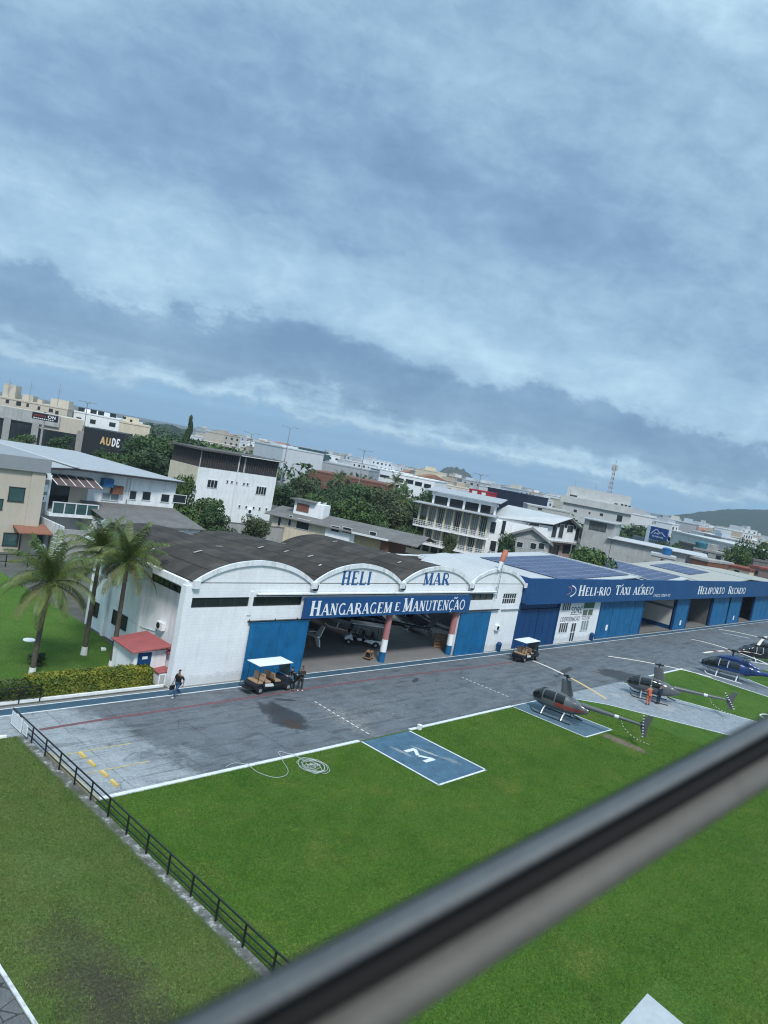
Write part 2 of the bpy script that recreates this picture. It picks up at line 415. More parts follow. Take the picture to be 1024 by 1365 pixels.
M_steel = mat('galvanised_steel', (.35, .37, .38), .45, .1, 4, metal=.6)
M_panelw = mat('white_gel_coat', (.80, .82, .83), .35, .03, 2, spec=.5)
M_tan = mat('tan_vinyl', (.40, .27, .17), .6, .1, 4)
M_yellow = mat('yellow_road_paint', (.42, .36, .18), .85, .25, 3, dirt=1.0, dirtcol=(.24, .25, .24))
M_brickred = mat('bare_red_brick', (.20, .088, .060), .9, .25, 2, .4, 20, dirt=.7)
M_wood = mat('worn_pallet_wood', (.30, .17, .09), .85, .25, 5)
# ================================================================ THE SETTING
def sheet(name, poly, z, m, kind='structure', label=None, thick=.0):
    b = MB(); b.quad(*[(p[0], p[1], z) for p in poly])
    o = b.build(name, m, fix=False)
    return tag(o, label, None, None, kind)

def ground_mat():
    t = NT('city_ground')
    n = t.noise(.012, 6, .65); f = t.noise(.6, 6, .7)
    c = t.ramp(n, [(.36, (.045, .060, .030)), (.47, (.075, .078, .058)), (.55, (.115, .115, .11)), (.66, (.060, .072, .040))])
    t.color(t.mix(.55, c, t.ramp(f, [(.3, (.03, .035, .025)), (.7, (.14, .14, .12))])))
    t.b.inputs['Roughness'].default_value = .95; t.bump(f, .5, .1); return t.m
g = MB(); R_ = 6000.0; nseg = 64
g.add([(0, 0, 0)] + [(R_ * cos(2 * pi * k / nseg), R_ * sin(2 * pi * k / nseg), 0) for k in range(nseg)],
      [(0, k + 1, (k + 1) % nseg + 1) for k in range(nseg)])
tag(g.build('ground', ground_mat(), fix=False), 'wide grey-green city ground', None, None, 'structure')

G1 = grass_mat('bright_lawn_grass', (.038, .096, .012), (.060, .124, .018), (.090, .132, .026))
G2 = grass_mat('patchy_lawn_grass', (.062, .106, .024), (.082, .122, .032), (.115, .132, .046), (11.3, 17.0, 1.7, 5.2, (.052, .045, .034)), 5.0)
G3 = grass_mat('yard_grass', (.052, .116, .018), (.066, .136, .022), (.095, .142, .034), None, 9.0)

def apron_mat():
    t = NT('apron_asphalt'); X, Y, Z = t.sep()
    fine = t.noise(7, 6, .75); mid = t.noise(.75, 8, .70); big = t.noise(.13, 4, .6)
    streak = t.noise(1.0, 8, .68, t.mapped(rot=(0, 0, .35), scale=(.45, 1.7, 1)), .4)
    c = t.ramp(mid, [(.25, (.074, .086, .098)), (.5, (.120, .136, .150)), (.75, (.170, .188, .202))])
    c = t.mix(t.math('MULTIPLY', t.ramp(big, [(.4, 0), (.65, 1)]), .45), c, (.155, .168, .185))
    c = t.mix(t.math('MULTIPLY', t.ramp(streak, [(.52, 0), (.64, 1)]), .6), c, (.050, .054, .060))
    # old pale concrete bays at the railing end
    m = t.math('ADD', t.math('MULTIPLY', t.math('SUBTRACT', X, 19.8), .30), t.math('MULTIPLY', t.math('SUBTRACT', t.noise(.45, 7, .7), .5), 3.4))
    m = t.math('ADD', m, t.math('MULTIPLY', t.math('SUBTRACT', Y, 31.5), .07))
    pale = t.ramp(t.math('ADD', m, .5), [(.0, 1), (.55, .65), (1, 0)])
    pc = t.ramp(t.noise(1.1, 8, .72), [(.30, (.16, .17, .18)), (.42, (.29, .315, .33)), (.7, (.38, .405, .42))])
    c = t.mix(t.math('MULTIPLY', pale, .88), c, pc)
    # worn pale scuffs where paint has flaked off
    edge = t.math('MULTIPLY', t.math('SUBTRACT', t.noise(5.5, 8, .8), .5), .55)
    def blob(cx, cy, rx, ry, rot, rough=.9, sc=1.0, dv=8):
        dx = t.math('SUBTRACT', X, cx); dy = t.math('SUBTRACT', Y, cy); ca, sa = cos(rot), sin(rot)
        a = t.math('DIVIDE', t.math('ADD', t.math('MULTIPLY', dx, ca), t.math('MULTIPLY', dy, sa)), rx)
        b = t.math('DIVIDE', t.math('SUBTRACT', t.math('MULTIPLY', dy, ca), t.math('MULTIPLY', dx, sa)), ry)
        d = t.math('SQRT', t.math('ADD', t.math('MULTIPLY', a, a), t.math('MULTIPLY', b, b)))
        return t.math('ADD', t.math('ADD', d, edge), t.math('MULTIPLY', t.math('SUBTRACT', t.noise(sc, dv, .7), .5), rough * 2))
    sc1 = blob(33.6, 30.3, 1.5, 3.4, -.05, 1.1, 1.6)
    c = t.mix(t.math('MULTIPLY', t.math('MULTIPLY', t.ramp(sc1, [(.3, 1), (.95, 0)]), t.ramp(t.noise(3.2, 8, .8), [(.47, 0), (.55, 1)])), .85), c, (.30, .28, .25))
    sc2 = blob(37.5, 31.0, 4.0, 2.6, .2, 1.1, 1.3)
    c = t.mix(t.math('MULTIPLY', t.math('MULTIPLY', t.ramp(sc2, [(.3, 1), (.95, 0)]), t.ramp(t.noise(4.0, 8, .8), [(.52, 0), (.60, 1)])), .55), c, (.30, .29, .27))
    # oil and water stains
    for a in ((29.9, 31.9, 1.2, 2.7, -.20, 1.0, .55), (69.5, 29.0, 2.4, 2.2, .1, 1.1, .5),
              (63.5, 31.5, 3.0, .35, .25, 1.4, .6), (45, 34.3, .9, .22, .5, 1.0, 1), (31.9, 34.2, .9, .2, -.5, 1.2, 1)):
        c = t.mix(t.math('MULTIPLY', t.ramp(blob(*a), [(.72, 1), (.86, .75), (.97, 0)]), .72), c, (.020, .021, .024))
    c = t.mix(t.math('MULTIPLY', t.ramp(blob(29.6, 30.9, .55, .9, -.2, .6, 1.0), [(.6, 1), (1, 0)]), .8), c, (.070, .045, .028))
    vo = t.node('ShaderNodeTexVoronoi', feature='DISTANCE_TO_EDGE'); t.L.new(t.mapped(scale=(.30, .42, 1)), vo.inputs['Vector']); vo.inputs['Scale'].default_value = 1.0
    ck = t.ramp(t.math('ADD', vo.outputs['Distance'], t.math('MULTIPLY', t.math('SUBTRACT', t.noise(2.2, 6, .7), .5), .05)), [(0, .42), (.005, .25), (.010, 0)])
    c = t.mix(t.math('MULTIPLY', ck, t.ramp(t.noise(.4, 3), [(.45, 0), (.55, 1)])), c, (.025, .026, .028))
    ty = t.noise(1.0, 7, .65, t.mapped(rot=(0, 0, -.12), scale=(.12, 2.6, 1)), .8)
    c = t.mix(t.math('MULTIPLY', t.ramp(ty, [(.54, 0), (.62, 1)]), .40), c, (.045, .049, .053))
    # joints between the bays and tar seams
    def seam(v, p, o, wd):
        fr = t.math('ABSOLUTE', t.math('SUBTRACT', t.math('FRACT', t.math('DIVIDE', t.math('ADD', t.math('SUBTRACT', v, o), t.math('MULTIPLY', t.noise(1.2, 3), .10)), p)), .5))
        return t.math('GREATER_THAN', fr, .5 - wd / p)
    c = t.mix(t.math('MULTIPLY', t.math('MAXIMUM', seam(X, 3.06, 17.81, .035), seam(Y, 4.6, 32.4, .03)), t.ramp(t.noise(.9, 5, .7), [(.42, .05), (.62, .55)])), c, (.030, .031, .033))
    t.color(t.mix(1.0, c, t.ramp(fine, [(.25, .62), (.55, 1.0), (.8, 1.3)]), 'MULTIPLY'))
    wet = t.ramp(blob(29.9, 31.9, 1.2, 2.7, -.20, 1.0, .55), [(.72, .28), (.95, .72)])
    t.put(t.b.inputs['Roughness'], wet); t.bump(fine, .35, .015); return t.m
AP = apron_mat()
def lane_mat():
    t = NT('lane_asphalt'); n = t.noise(1.5, 8, .7); f = t.noise(14, 5, .8)
    v = t.node('ShaderNodeTexVoronoi', feature='DISTANCE_TO_EDGE'); t.L.new(t.mapped(scale=(1.6, 1.6, 1)), v.inputs['Vector']); v.inputs['Scale'].default_value = 1.0
    c = t.ramp(n, [(.3, (.075, .078, .082)), (.7, (.15, .152, .155))])
    c = t.mix(t.ramp(t.math('ADD', v.outputs['Distance'], t.math('MULTIPLY', t.math('SUBTRACT', f, .5), .06)), [(.0, .85), (.02, .6), (.035, 0)]), c, (.02, .021, .02))
    t.color(t.mix(1.0, c, t.ramp(f, [(.25, .6), (.75, 1.4)]), 'MULTIPLY')); t.bump(f, .5, .02); return t.m
LANE = lane_mat()

def pad_mat(name, base, scuffs=()):
    t = NT(name); X, Y, Z = t.sep(); n = t.noise(1.6, 8, .72); f = t.noise(9, 5, .7)
    c = t.ramp(n, [(.3, tuple(v * .7 for v in base)), (.7, tuple(v * 1.25 for v in base))])
    for (cx, cy, rx, ry, rot, amt) in scuffs:
        dx = t.math('SUBTRACT', X, cx); dy = t.math('SUBTRACT', Y, cy); ca, sa = cos(rot), sin(rot)
        a = t.math('DIVIDE', t.math('ADD', t.math('MULTIPLY', dx, ca), t.math('MULTIPLY', dy, sa)), rx)
        b = t.math('DIVIDE', t.math('SUBTRACT', t.math('MULTIPLY', dy, ca), t.math('MULTIPLY', dx, sa)), ry)
        d = t.math('ADD', t.math('SQRT', t.math('ADD', t.math('MULTIPLY', a, a), t.math('MULTIPLY', b, b))), t.math('MULTIPLY', t.math('SUBTRACT', t.noise(3.5, 6, .75), .5), 2.0))
        c = t.mix(t.math('MULTIPLY', t.ramp(d, [(.45, 1), (.8, 0)]), amt), c, (.36, .36, .34))
    t.color(t.mix(1.0, c, t.ramp(f, [(.25, .7), (.75, 1.25)]), 'MULTIPLY')); t.b.inputs['Roughness'].default_value = .8; t.bump(f, .25, .01); return t.m
PADB = pad_mat('blue_pad_paint', (.060, .125, .185), ((34.7, 24.6, .16, 1.5, .25, .85), (33.2, 25.3, .22, 1.2, .1, .5), (35.2, 23.2, .3, .8, .2, .35)))
PADB2 = pad_mat('faded_blue_pad_paint', (.085, .140, .180), ((50.5, 25, .8, 2.0, .1, .35),))
PATHB = pad_mat('blue_path_paint', (.045, .092, .135))
PADG = pad_mat('pale_taxi_concrete', (.245, .275, .300), ((64, 22.0, 1.6, 1.2, .3, .5), (62, 25.6, .5, .7, .2, .8)))
PADG2 = pad_mat('grey_taxi_concrete', (.155, .175, .195))
GAP = pad_mat('wall_foot_concrete', (.21, .21, .205))
LINE = mat('white_road_paint', (.62, .65, .67), .8, .12, 3, dirt=.5, dirtcol=(.3, .31, .32))
LINEWORN = mat('worn_white_road_paint', (.46, .47, .47), .85, .2, 4, dirt=.8, dirtcol=(.15, .15, .16))
LRED = mat('worn_red_road_paint', (.17, .075, .085), .85, .22, 2.5, dirt=.8, dirtcol=(.11, .10, .11))

sheet('lawn', [(15.75, -40), (400, -40), (400, 27.42), (15.75, 27.42)], .012, G1, label='short bright green lawn between the helicopter pads')
sheet('lawn', [(9.35, -40), (15.2, -40), (15.2, 34.6), (9.35, 34.6)], .012, G2, label='patchy lawn with bare soil beside the black railing')
sheet('lawn', [(-40, 39.05), (25.85, 39.05), (26.9, 52.3), (26.9, 77.0), (-40, 77)], .012, G3, label='green lawn under the coconut palms')
sheet('apron', [(15.75, 27.42), (180, 27.42), (180, 37.15), (15.75, 37.15)], .016, AP, label='stained dark asphalt helicopter apron')
sheet('road', [(-60, 34.6), (15.75, 34.6), (15.75, 39.05), (-60, 39.05)], .012, AP, label='asphalt drive beyond the railing')
sheet('road', [(-40, -40), (9.2, -40), (9.2, 34.6), (-40, 34.6)], .010, LANE, label='asphalt lane with a white kerb')
sheet('path', [(-60, 37.16), (180, 37.16), (180, 37.98), (-60, 37.98)], .022, PATHB, label='blue painted walkway along the hangar fronts')
sheet('pavement', [(15.75, 37.98), (180, 37.98), (180, 38.29), (15.75, 38.29)], .020, GAP, label='narrow concrete strip at the foot of the hangars')
sheet('landing_pad', [(31.75, 21.45), (36.25, 21.45), (36.25, 27.3), (31.85, 27.3)], .020, PADB, label='blue landing pad painted with an M')
sheet('landing_pad', [(48.4, 21.5), (52.35, 21.4), (52.0, 27.6), (48.3, 27.6)], .020, PADB2, label='faded blue landing pad under the red-striped helicopter')
sheet('taxi_lane', [(54.2, 27.6), (56.0, 26.8), (58.2, 24.6), (62.9, 15.7), (68, 6.0), (76, 6.0), (70.3, 16), (68, 22.6), (67.2, 27.6)], .020, PADG, label='pale concrete lane slanting into the lawn')
sheet('taxi_lane', [(82.35, 27.5), (82.25, 18.7), (83, 8), (88, 8), (87, 20), (88.2, 22.5), (88.4, 27.5)], .020, PADG2, label='grey concrete lane under the blue helicopter')
sheet('taxi_lane', [(97, 27.5), (97, 8), (104, 8), (104, 27.5)], .020, PADG2, label='grey concrete lane at the far black helicopter')
sheet('concrete_slab', [tuple(at(863, 1325)[:2]), tuple((at(863, 1325) + (at(828, 1365) - at(863, 1325)) * 1.9)[:2]),
      tuple((at(863, 1325) + (at(828, 1365) - at(863, 1325)) * 1.9 + (at(910, 1365) - at(863, 1325)) * 2.6)[:2]),
      tuple((at(863, 1325) + (at(910, 1365) - at(863, 1325)) * 2.6)[:2])], .024, mat('pale_slab_concrete', (.40, .43, .45), .9, .1, 2, .2, 15), label='pale concrete slab set into the lawn')
# bare soil scar beside the second pad and rail-side strip
def soil_mat():
    t = NT('bare_soil'); n = t.noise(2.4, 7, .7)
    t.color(t.ramp(n, [(.35, (.065, .090, .030)), (.45, (.13, .105, .07)), (.7, (.19, .135, .10))])); t.bump(n, .5, .03); return t.m
pts = []
rr = random.Random(3)
for k in range(26):
    a = 2 * pi * k / 26; r = rr.uniform(.7, 1.15); pts.append((50.5 + .60 * r * cos(a) + .05 * sin(a), 19.7 + 1.9 * r * sin(a)))
sheet('soil_patch', pts, .022, soil_mat(), label='bare reddish soil in the lawn')
def strip_mat():
    t = NT('rail_side_strip'); X, Y, Z = t.sep(); n = t.noise(1.7, 8, .75); f = t.noise(6, 6, .75)
    c = t.ramp(n, [(.3, (.05, .055, .045)), (.46, (.12, .12, .11)), (.54, (.15, .15, .14)), (.58, (.36, .37, .36)), (.7, (.42, .43, .42))])
    c = t.mix(t.ramp(t.noise(.9, 5, .6), [(.5, 0), (.62, .9)]), c, (.075, .085, .05))
    e = t.math('ADD', t.math('MULTIPLY', t.math('SUBTRACT', 15.48, X), 3.2), t.math('MULTIPLY', t.math('SUBTRACT', t.noise(1.3, 7, .75), .5), 2.2))
    c = t.mix(t.ramp(e, [(.2, 0), (.5, 1)]), c, (.062, .092, .030))
    t.color(t.mix(1.0, c, t.ramp(f, [(.2, .5), (.8, 1.4)]), 'MULTIPLY')); t.bump(f, .6, .03); return t.m
sheet('pavement', [(15.2, -40), (15.75, -40), (15.75, 34.6), (15.2, 34.6)], .018, strip_mat(), label='crumbling concrete strip under the railing')

def kerb(name, segs, m, label, h=.06, w=.18):
    b = MB()
    for i, (a, c) in enumerate(segs):
        a = Vector(a + (h / 2 + .01,)); c = Vector(c + (h / 2 + .01,)); b.bar(a, c, w, h)
    return tag(b.build(name, m), label, None, None, 'structure')
kerb('kerb', [((15.9, 27.42), (31.8, 27.42)), ((36.35, 27.42), (48.2, 27.52)), ((69, 27.45), (82.2, 27.45)), ((88.6, 27.5), (97, 27.5)), ((104, 27.5), (150, 27.5))], LINE, 'white kerb between apron and lawn', .05, .22)
kerb('kerb', [((9.28, -20), (9.28, 34.5))], mat('chipped_kerb_paint', (.58, .60, .61), .85, .15, 4, .5, 25, dirt=.9, dirtcol=(.12, .12, .11)), 'white kerb beside the asphalt lane', .05, .11)
kerb('kerb', [((9.28, 34.68), (14.9, 34.68))], M_white2, 'white kerb at the head of the patchy lawn', .1, .14)
kerb('kerb', [((15.86, 27.3), (15.86, 32.3))], mat('cream_kerb_paint', (.55, .47, .30), .85, .15, 3, dirt=.6), 'cream painted kerb at the parking bays', .12, .2)
kerb('kerb', [((-30, 38.62), (25.6, 38.62))], M_white2, 'whitewashed kerb in front of the hedge', .14, .16)

def strips(name, polys, z, m, label):
    b = MB()
    for p in polys: b.quad(*[(q[0], q[1], z) for q in p])
    return tag(b.build(name, m, fix=False), label, None, None, 'structure')
def ln(a, b, w):
    a = Vector(a); b = Vector(b); d = (b - a).normalized(); n = Vector((-d.y, d.x)) * w / 2
    return [a + n, a - n, b - n, b + n]
strips('walkway_marking', [ln((-60, 37.14), (170, 37.14), .11), ln((-60, 38.0), (170, 38.0), .09)], .028, LINE, 'white edge lines of the blue walkway')
rl = [(16.6, 34.95), (20, 35.12), (24, 35.2), (28, 35.27), (34, 35.42), (40, 35.5), (47, 35.4), (54.3, 35.15), (60, 35.1)]
strips('red_marking', [ln(rl[i], rl[i + 1], .24) for i in range(len(rl) - 1)], .024, LRED, 'worn red line along the apron')
strips('dashed_marking', [ln((33.62 - .45 * k / 12, 33.4 - 5.6 * (k + .1) / 12), (33.62 - .45 * k / 12, 33.4 - 5.6 * (k + .62) / 12), .10) for k in range(12)], .024, LINE, 'white dashed line by the oil stain')
strips('dashed_marking', [ln((50.1, 33.6 - 4.7 * (k + .1) / 12), (50.1, 33.6 - 4.7 * (k + .65) / 12), .10) for k in range(12)], .024, LINE, 'white dashed line across the middle of the apron')
strips('parking_marking', [ln((16.0, 31.9), (19.9, 31.9), .10), ln((16.4, 29.77), (19.7, 29.77), .10)], .024, M_yellow, 'thin yellow parking lines')
strips('pad_marking', [ln((31.85, 21.45), (31.9, 27.3), .12), ln((36.2, 21.4), (36.2, 27.3), .12), ln((31.75, 21.45), (36.25, 21.45), .14)], .028, LINE, 'white border of the pad marked M')
strips('pad_marking', [ln((48.4, 21.5), (48.3, 27.6), .10), ln((52.3, 21.4), (52.0, 27.6), .10), ln((48.4, 21.5), (52.35, 21.4), .12), ln((48.3, 27.55), (52.0, 27.55), .1)], .028, LINE, 'white border of the faded blue pad')
strips('pad_letter', [[(33.42, 25.36), (33.42, 25.08), (34.32, 25.08), (34.32, 25.36)], [(33.42, 23.92), (33.42, 23.64), (34.32, 23.64), (34.32, 23.92)],
        [(34.32, 25.079), (34.02, 25.079), (33.62, 24.56), (33.86, 24.5)], [(34.32, 23.921), (33.86, 24.499), (33.62, 24.44), (34.02, 23.921)]], .030, LINE, 'white letter M on the blue pad')
strips('lane_marking', [ln((56.0, 26.8), (58.2, 24.6), .12), ln((58.2, 24.6), (62.9, 15.7), .14), ln((62.9, 15.7), (68, 6), .14), ln((68, 22.6), (70.3, 16), .14), ln((70.3, 16), (76, 6), .14), ln((68, 22.6), (67.2, 27.4), .1)], .028, LINE, 'white edges of the pale concrete lane')
strips('lane_marking', [ln((82.3, 27.45), (82.25, 18.7), .2), ln((82.25, 18.7), (83, 8), .2), ln((87, 20), (88, 8), .16), ln((88.2, 22.5), (87, 20), .16)], .028, LINE, 'white edges of the grey lane under the blue helicopter')
strips('lane_marking', [ln((118.7, 35.1), (121.2, 31.8), .25)], .024, LINE, 'short white line near the far hangar doors')

# ================================================================ SIGN LETTERING (stroke letters with serifs)
def arc(cx, cy, rx, ry, a0, a1, n=12):
    return [(cx + rx * cos(radians(a0 + (a1 - a0) * i / n)), cy + ry * sin(radians(a0 + (a1 - a0) * i / n))) for i in range(n + 1)]
TK, TN = .21, .085
def glyph(ch):
    """-> advance, strokes [(points, width)], serif stems [(x, y)]; unit cap height"""
    s, sf = [], []
    T, t = TK, TN
    def st(x, a=0, b=1, w=T): s.append(([(x, a), (x, b)], w))
    def F(*p): sf.extend(p)
    if ch == 'H': st(.2); st(.68); s.append(([(.2, .5), (.68, .5)], t)); F((.2, 0), (.2, 1), (.68, 0), (.68, 1)); return .88, s, sf
    if ch == 'A': s.append(([(.1, 0), (.40, 1)], t)); s.append(([(.40, 1), (.72, 0)], T)); s.append(([(.22, .34), (.60, .34)], t)); F((.1, 0), (.72, 0)); return .82, s, sf
    if ch == 'N': st(.16, w=t); s.append(([(.16, 1), (.68, 0)], T)); st(.68, w=t); F((.16, 0), (.16, 1), (.68, 1)); return .84, s, sf
    if ch == 'M': st(.16, w=t); s.append(([(.16, 1), (.47, .05)], T)); s.append(([(.47, .05), (.80, 1)], t)); st(.82); F((.16, 0), (.16, 1), (.82, 0), (.82, 1)); return 1.0, s, sf
    if ch == 'G': s.append((arc(.46, .5, .33, .48, 50, 325, 18), .12)); st(.70, .02, .42, .13); F((.70, .42)); return .86, s, sf
    if ch == 'C' or ch == 'Ç':
        s.append((arc(.44, .5, .33, .48, 48, 312, 18), .12))
        if ch == 'Ç': s.append(([(.44, 0), (.46, -.12), (.36, -.22)], t))
        return .76, s, sf
    if ch == 'R': st(.2); s.append(([(.2, .97)] + arc(.40, .73, .26, .24, 90, -90, 10) + [(.2, .49)], .10)); s.append(([(.42, .49), (.76, 0)], T)); F((.2, 0), (.2, 1), (.76, 0)); return .84, s, sf
    if ch == 'P': st(.2); s.append(([(.2, .97)] + arc(.40, .71, .27, .26, 90, -90, 10) + [(.2, .45)], .10)); F((.2, 0), (.2, 1)); return .74, s, sf
    if ch in 'EÉ':
        st(.2); s.append(([(.2, .97), (.62, .97), (.62, .80)], t)); s.append(([(.2, .5), (.52, .5)], t)); s.append(([(.2, .03), (.65, .03), (.65, .22)], t)); F((.2, 0), (.2, 1))
        if ch == 'É': s.append(([(.36, 1.08), (.54, 1.25)], .09))
        return .74, s, sf
    if ch == 'L': st(.2); s.append(([(.2, .03), (.64, .03), (.64, .24)], t)); F((.2, 0), (.2, 1)); return .72, s, sf
    if ch == 'I': st(.2); F((.2, 0), (.2, 1)); return .40, s, sf
    if ch == 'T': st(.38); s.append(([(.04, .78), (.04, .97), (.72, .97), (.72, .78)], t)); F((.38, 0),); return .76, s, sf
    if ch == 'U': s.append(([(.18, 1), (.18, .3)] + arc(.43, .3, .25, .28, 180, 360, 10)[1:] + [(.68, 1)], .12)); F((.18, 1), (.68, 1)); return .86, s, sf
    if ch == 'O': s.append((arc(.44, .5, .34, .48, 0, 360, 22), .12)); return .88, s, sf
    if ch == 'X': s.append(([(.1, 1), (.68, 0)], T)); s.append(([(.66, 1), (.1, 0)], t)); F((.1, 0), (.1, 1), (.68, 0), (.66, 1)); return .78, s, sf
    if ch == 'D': st(.2); s.append(([(.2, .97), (.36, .97)] + arc(.36, .5, .36, .47, 90, -90, 12)[1:] + [(.2, .03)], .10)); F((.2, 0), (.2, 1)); return .84, s, sf
    if ch == 'S': s.append((arc(.38, .74, .24, .23, 20, 250, 10) + arc(.38, .27, .26, .25, 75, -160, 12), .11)); return .72, s, sf
    if ch == '-': s.append(([(.05, .42), (.33, .42)], .13)); return .38, s, sf
    if ch == '.': s.append(([(.12, 0), (.12, .13)], .13)); return .26, s, sf
    if ch == '1': st(.25); s.append(([(.08, .78), (.25, .97)], .10)); return .45, s, sf
    if ch == '2': s.append((arc(.34, .72, .25, .25, 160, -35, 10) + [(.08, .04), (.62, .04)], .11)); return .68, s, sf
    if ch == '3': s.append((arc(.32, .74, .23, .23, 150, -90, 10), .11)); s.append((arc(.32, .27, .27, .25, 90, -150, 10), .11)); return .68, s, sf
    if ch == '4': s.append(([(.50, 0), (.50, 1), (.06, .30), (.66, .30)], .11)); return .70, s, sf
    if ch == '5': s.append(([(.58, .96), (.16, .96), (.12, .55)] + arc(.33, .33, .27, .29, 120, -150, 10), .11)); return .68, s, sf
    if ch == '0': s.append((arc(.34, .5, .25, .46, 0, 360, 18), .11)); return .68, s, sf
    return .40, s, sf
def stroke(mb, pts, w, P):
    """mitred ribbon"""
    n = len(pts); vs = []
    for i, p in enumerate(pts):
        a = Vector(pts[max(i - 1, 0)]); b = Vector(pts[min(i + 1, n - 1)]); d = b - a
        d = d.normalized() if d.length > 1e-9 else Vector((1, 0)); nn = Vector((-d.y, d.x)) * (w / 2)
        vs += [Vector(p) + nn, Vector(p) - nn]
    for i in range(n - 1):
        mb.quad(P(vs[2 * i]), P(vs[2 * i + 1]), P(vs[2 * i + 3]), P(vs[2 * i + 2]))
def lettering(mb, text, x0, x1, z0, cap, y, small=.78, serif=True, slant=0.0, bold=1.0):
    """text standing in the plane y, first letters full height and the others small capitals"""
    runs = []; adv = 0; first = True
    for ch in text:
        if ch == ' ': adv += .42; first = True; runs.append(None); continue
        k = 1.0 if first else small; first = False if small < 1 else first
        a, s, f = glyph(ch); runs.append((adv, k, s, f)); adv += (a + .05) * k
    kx = (x1 - x0) / adv; i = 0
    for r in runs:
        if r is None: continue
        ox, k, s, f = r
        P = lambda q, d=0.0: (x0 + (ox + q[0] * k + slant * q[1] * k) * kx, y - d, z0 + q[1] * k * cap)
        for n_, (pts, w) in enumerate(s):
            if not serif: w = .125
            dd = .004 * (n_ + 1)
            stroke(mb, pts, w * bold, lambda q, dd=dd: P(q, dd))
        if serif:
            for (sx, sy) in f:
                yy = .03 if sy < .5 else sy - .03
                dd = .004 * (len(s) + 1)
                stroke(mb, [(sx - .15, yy), (sx + .15, yy)], .06, lambda q, dd=dd: P(q, dd))
    return mb
# ================================================================ THE WHITE HANGAR
FY = 38.3
hg = thing('maintenance_hangar', 'white hangar with arched gables, dark ribbed roofs and a blue sign over its open front', 'hangar', (26, FY, 0))
def at_root(root, mb):
    L_ = root.location
    mb.v = [(x - L_.x, y - L_.y, z - L_.z) for x, y, z in mb.v]; return mb
def part(root, name, mb, m, **k): return at_root(root, mb).build(name, m, root, **k)
BAYS = [(26.3, 36.3), (36.3, 45.95), (45.95, 55.6), (55.6, 64.85)]
ZV, ZP = 6.70, 8.14
def archz(tn, peak=ZP, valley=ZV):         # pointed segmental arch, tn in -1..1
    a = abs(tn); return valley + (peak - valley) * (1 - .18 * a - .82 * a ** 2.6)
w = MB()
w.box(25.9, 36.4, FY, FY + .25, 0, 5.07)
for a, b in ((25.9, 26.37), (30.84, 31.16), (35.52, 35.75)): w.box(a, b, FY, FY + .25, 5.07, 5.72)
w.box(35.75, 55.6, FY, FY + .25, 4.12, 5.72)
w.box(54.9, 55.6, FY, FY + .25, 0, 4.12); w.box(55.6, 64.8, FY, FY + .25, 0, 4.64)
w.box(55.6, 61.48, FY, FY + .25, 4.64, 5.12); w.box(63.92, 64.8, FY, FY + .25, 4.64, 5.12)
for a, b in ((55.6, 55.66), (59.75, 61.48), (63.92, 64.8)): w.box(a, b, FY, FY + .25, 5.12, 5.72)
w.box(25.9, 64.8, FY, FY + .25, 5.72, ZV)
for a, b in BAYS:
    c, h = (a + b) / 2, (b - a) / 2
    w.prism([(a + .02, ZV)] + [(c + h * tt * .998, archz(tt) - .05) for tt in [-1 + k / 12 for k in range(25)]] + [(b - .02, ZV)], FY, FY + .25, 'y')
part(hg, 'front_wall', w, M_white)
w = MB(); w.box(25.82, 26.36, FY - .10, FY + .45, 0, 6.5); part(hg, 'corner_pier', w, M_white)
w = MB(); w.box(30.86, 31.14, FY - .07, FY - .001, 4.5, 6.1); part(hg, 'window_pier', w, M_white)
w = MB()   # side wall with the opening for a strip window
XW = 27.0
w.box(XW, XW + .25, FY + .26, 52.4, 0, 5.38); w.box(XW, XW + .25, FY + .26, 39.9, 5.38, 5.86); w.box(XW, XW + .25, 44.2, 52.4, 5.38, 5.86); w.box(XW, XW + .25, FY + .26, 52.4, 5.86, 6.45)
w.box(XW + .26, 64.8, 52.15, 52.4, 0, 6.5); w.box(64.55, 64.8, FY + .26, 52.14, 0, 6.5)
for yb in (44.7, 49.3): w.box(XW - .22, XW - .002, yb - .16, yb + .16, 0, 5.3)
part(hg, 'side_wall', w, M_white2)
w = MB(); w.box(26.05, 26.3, FY + .02, 52.5, 6.28, 6.70); w.box(26.32, 27.0, FY + .3, 52.4, 6.30, 6.42)
part(hg, 'eave_beam', w, M_white2)
w = MB(); w.box(XW + .27, 64.5, FY + .01, 52.1, .01, .03); w.box(36.4, 54.9, FY - .01, FY + .009, .012, .03)
part(hg, 'floor', w, mat('hangar_floor_concrete', (.20, .195, .19), .6, .12, .6, .1, 6))
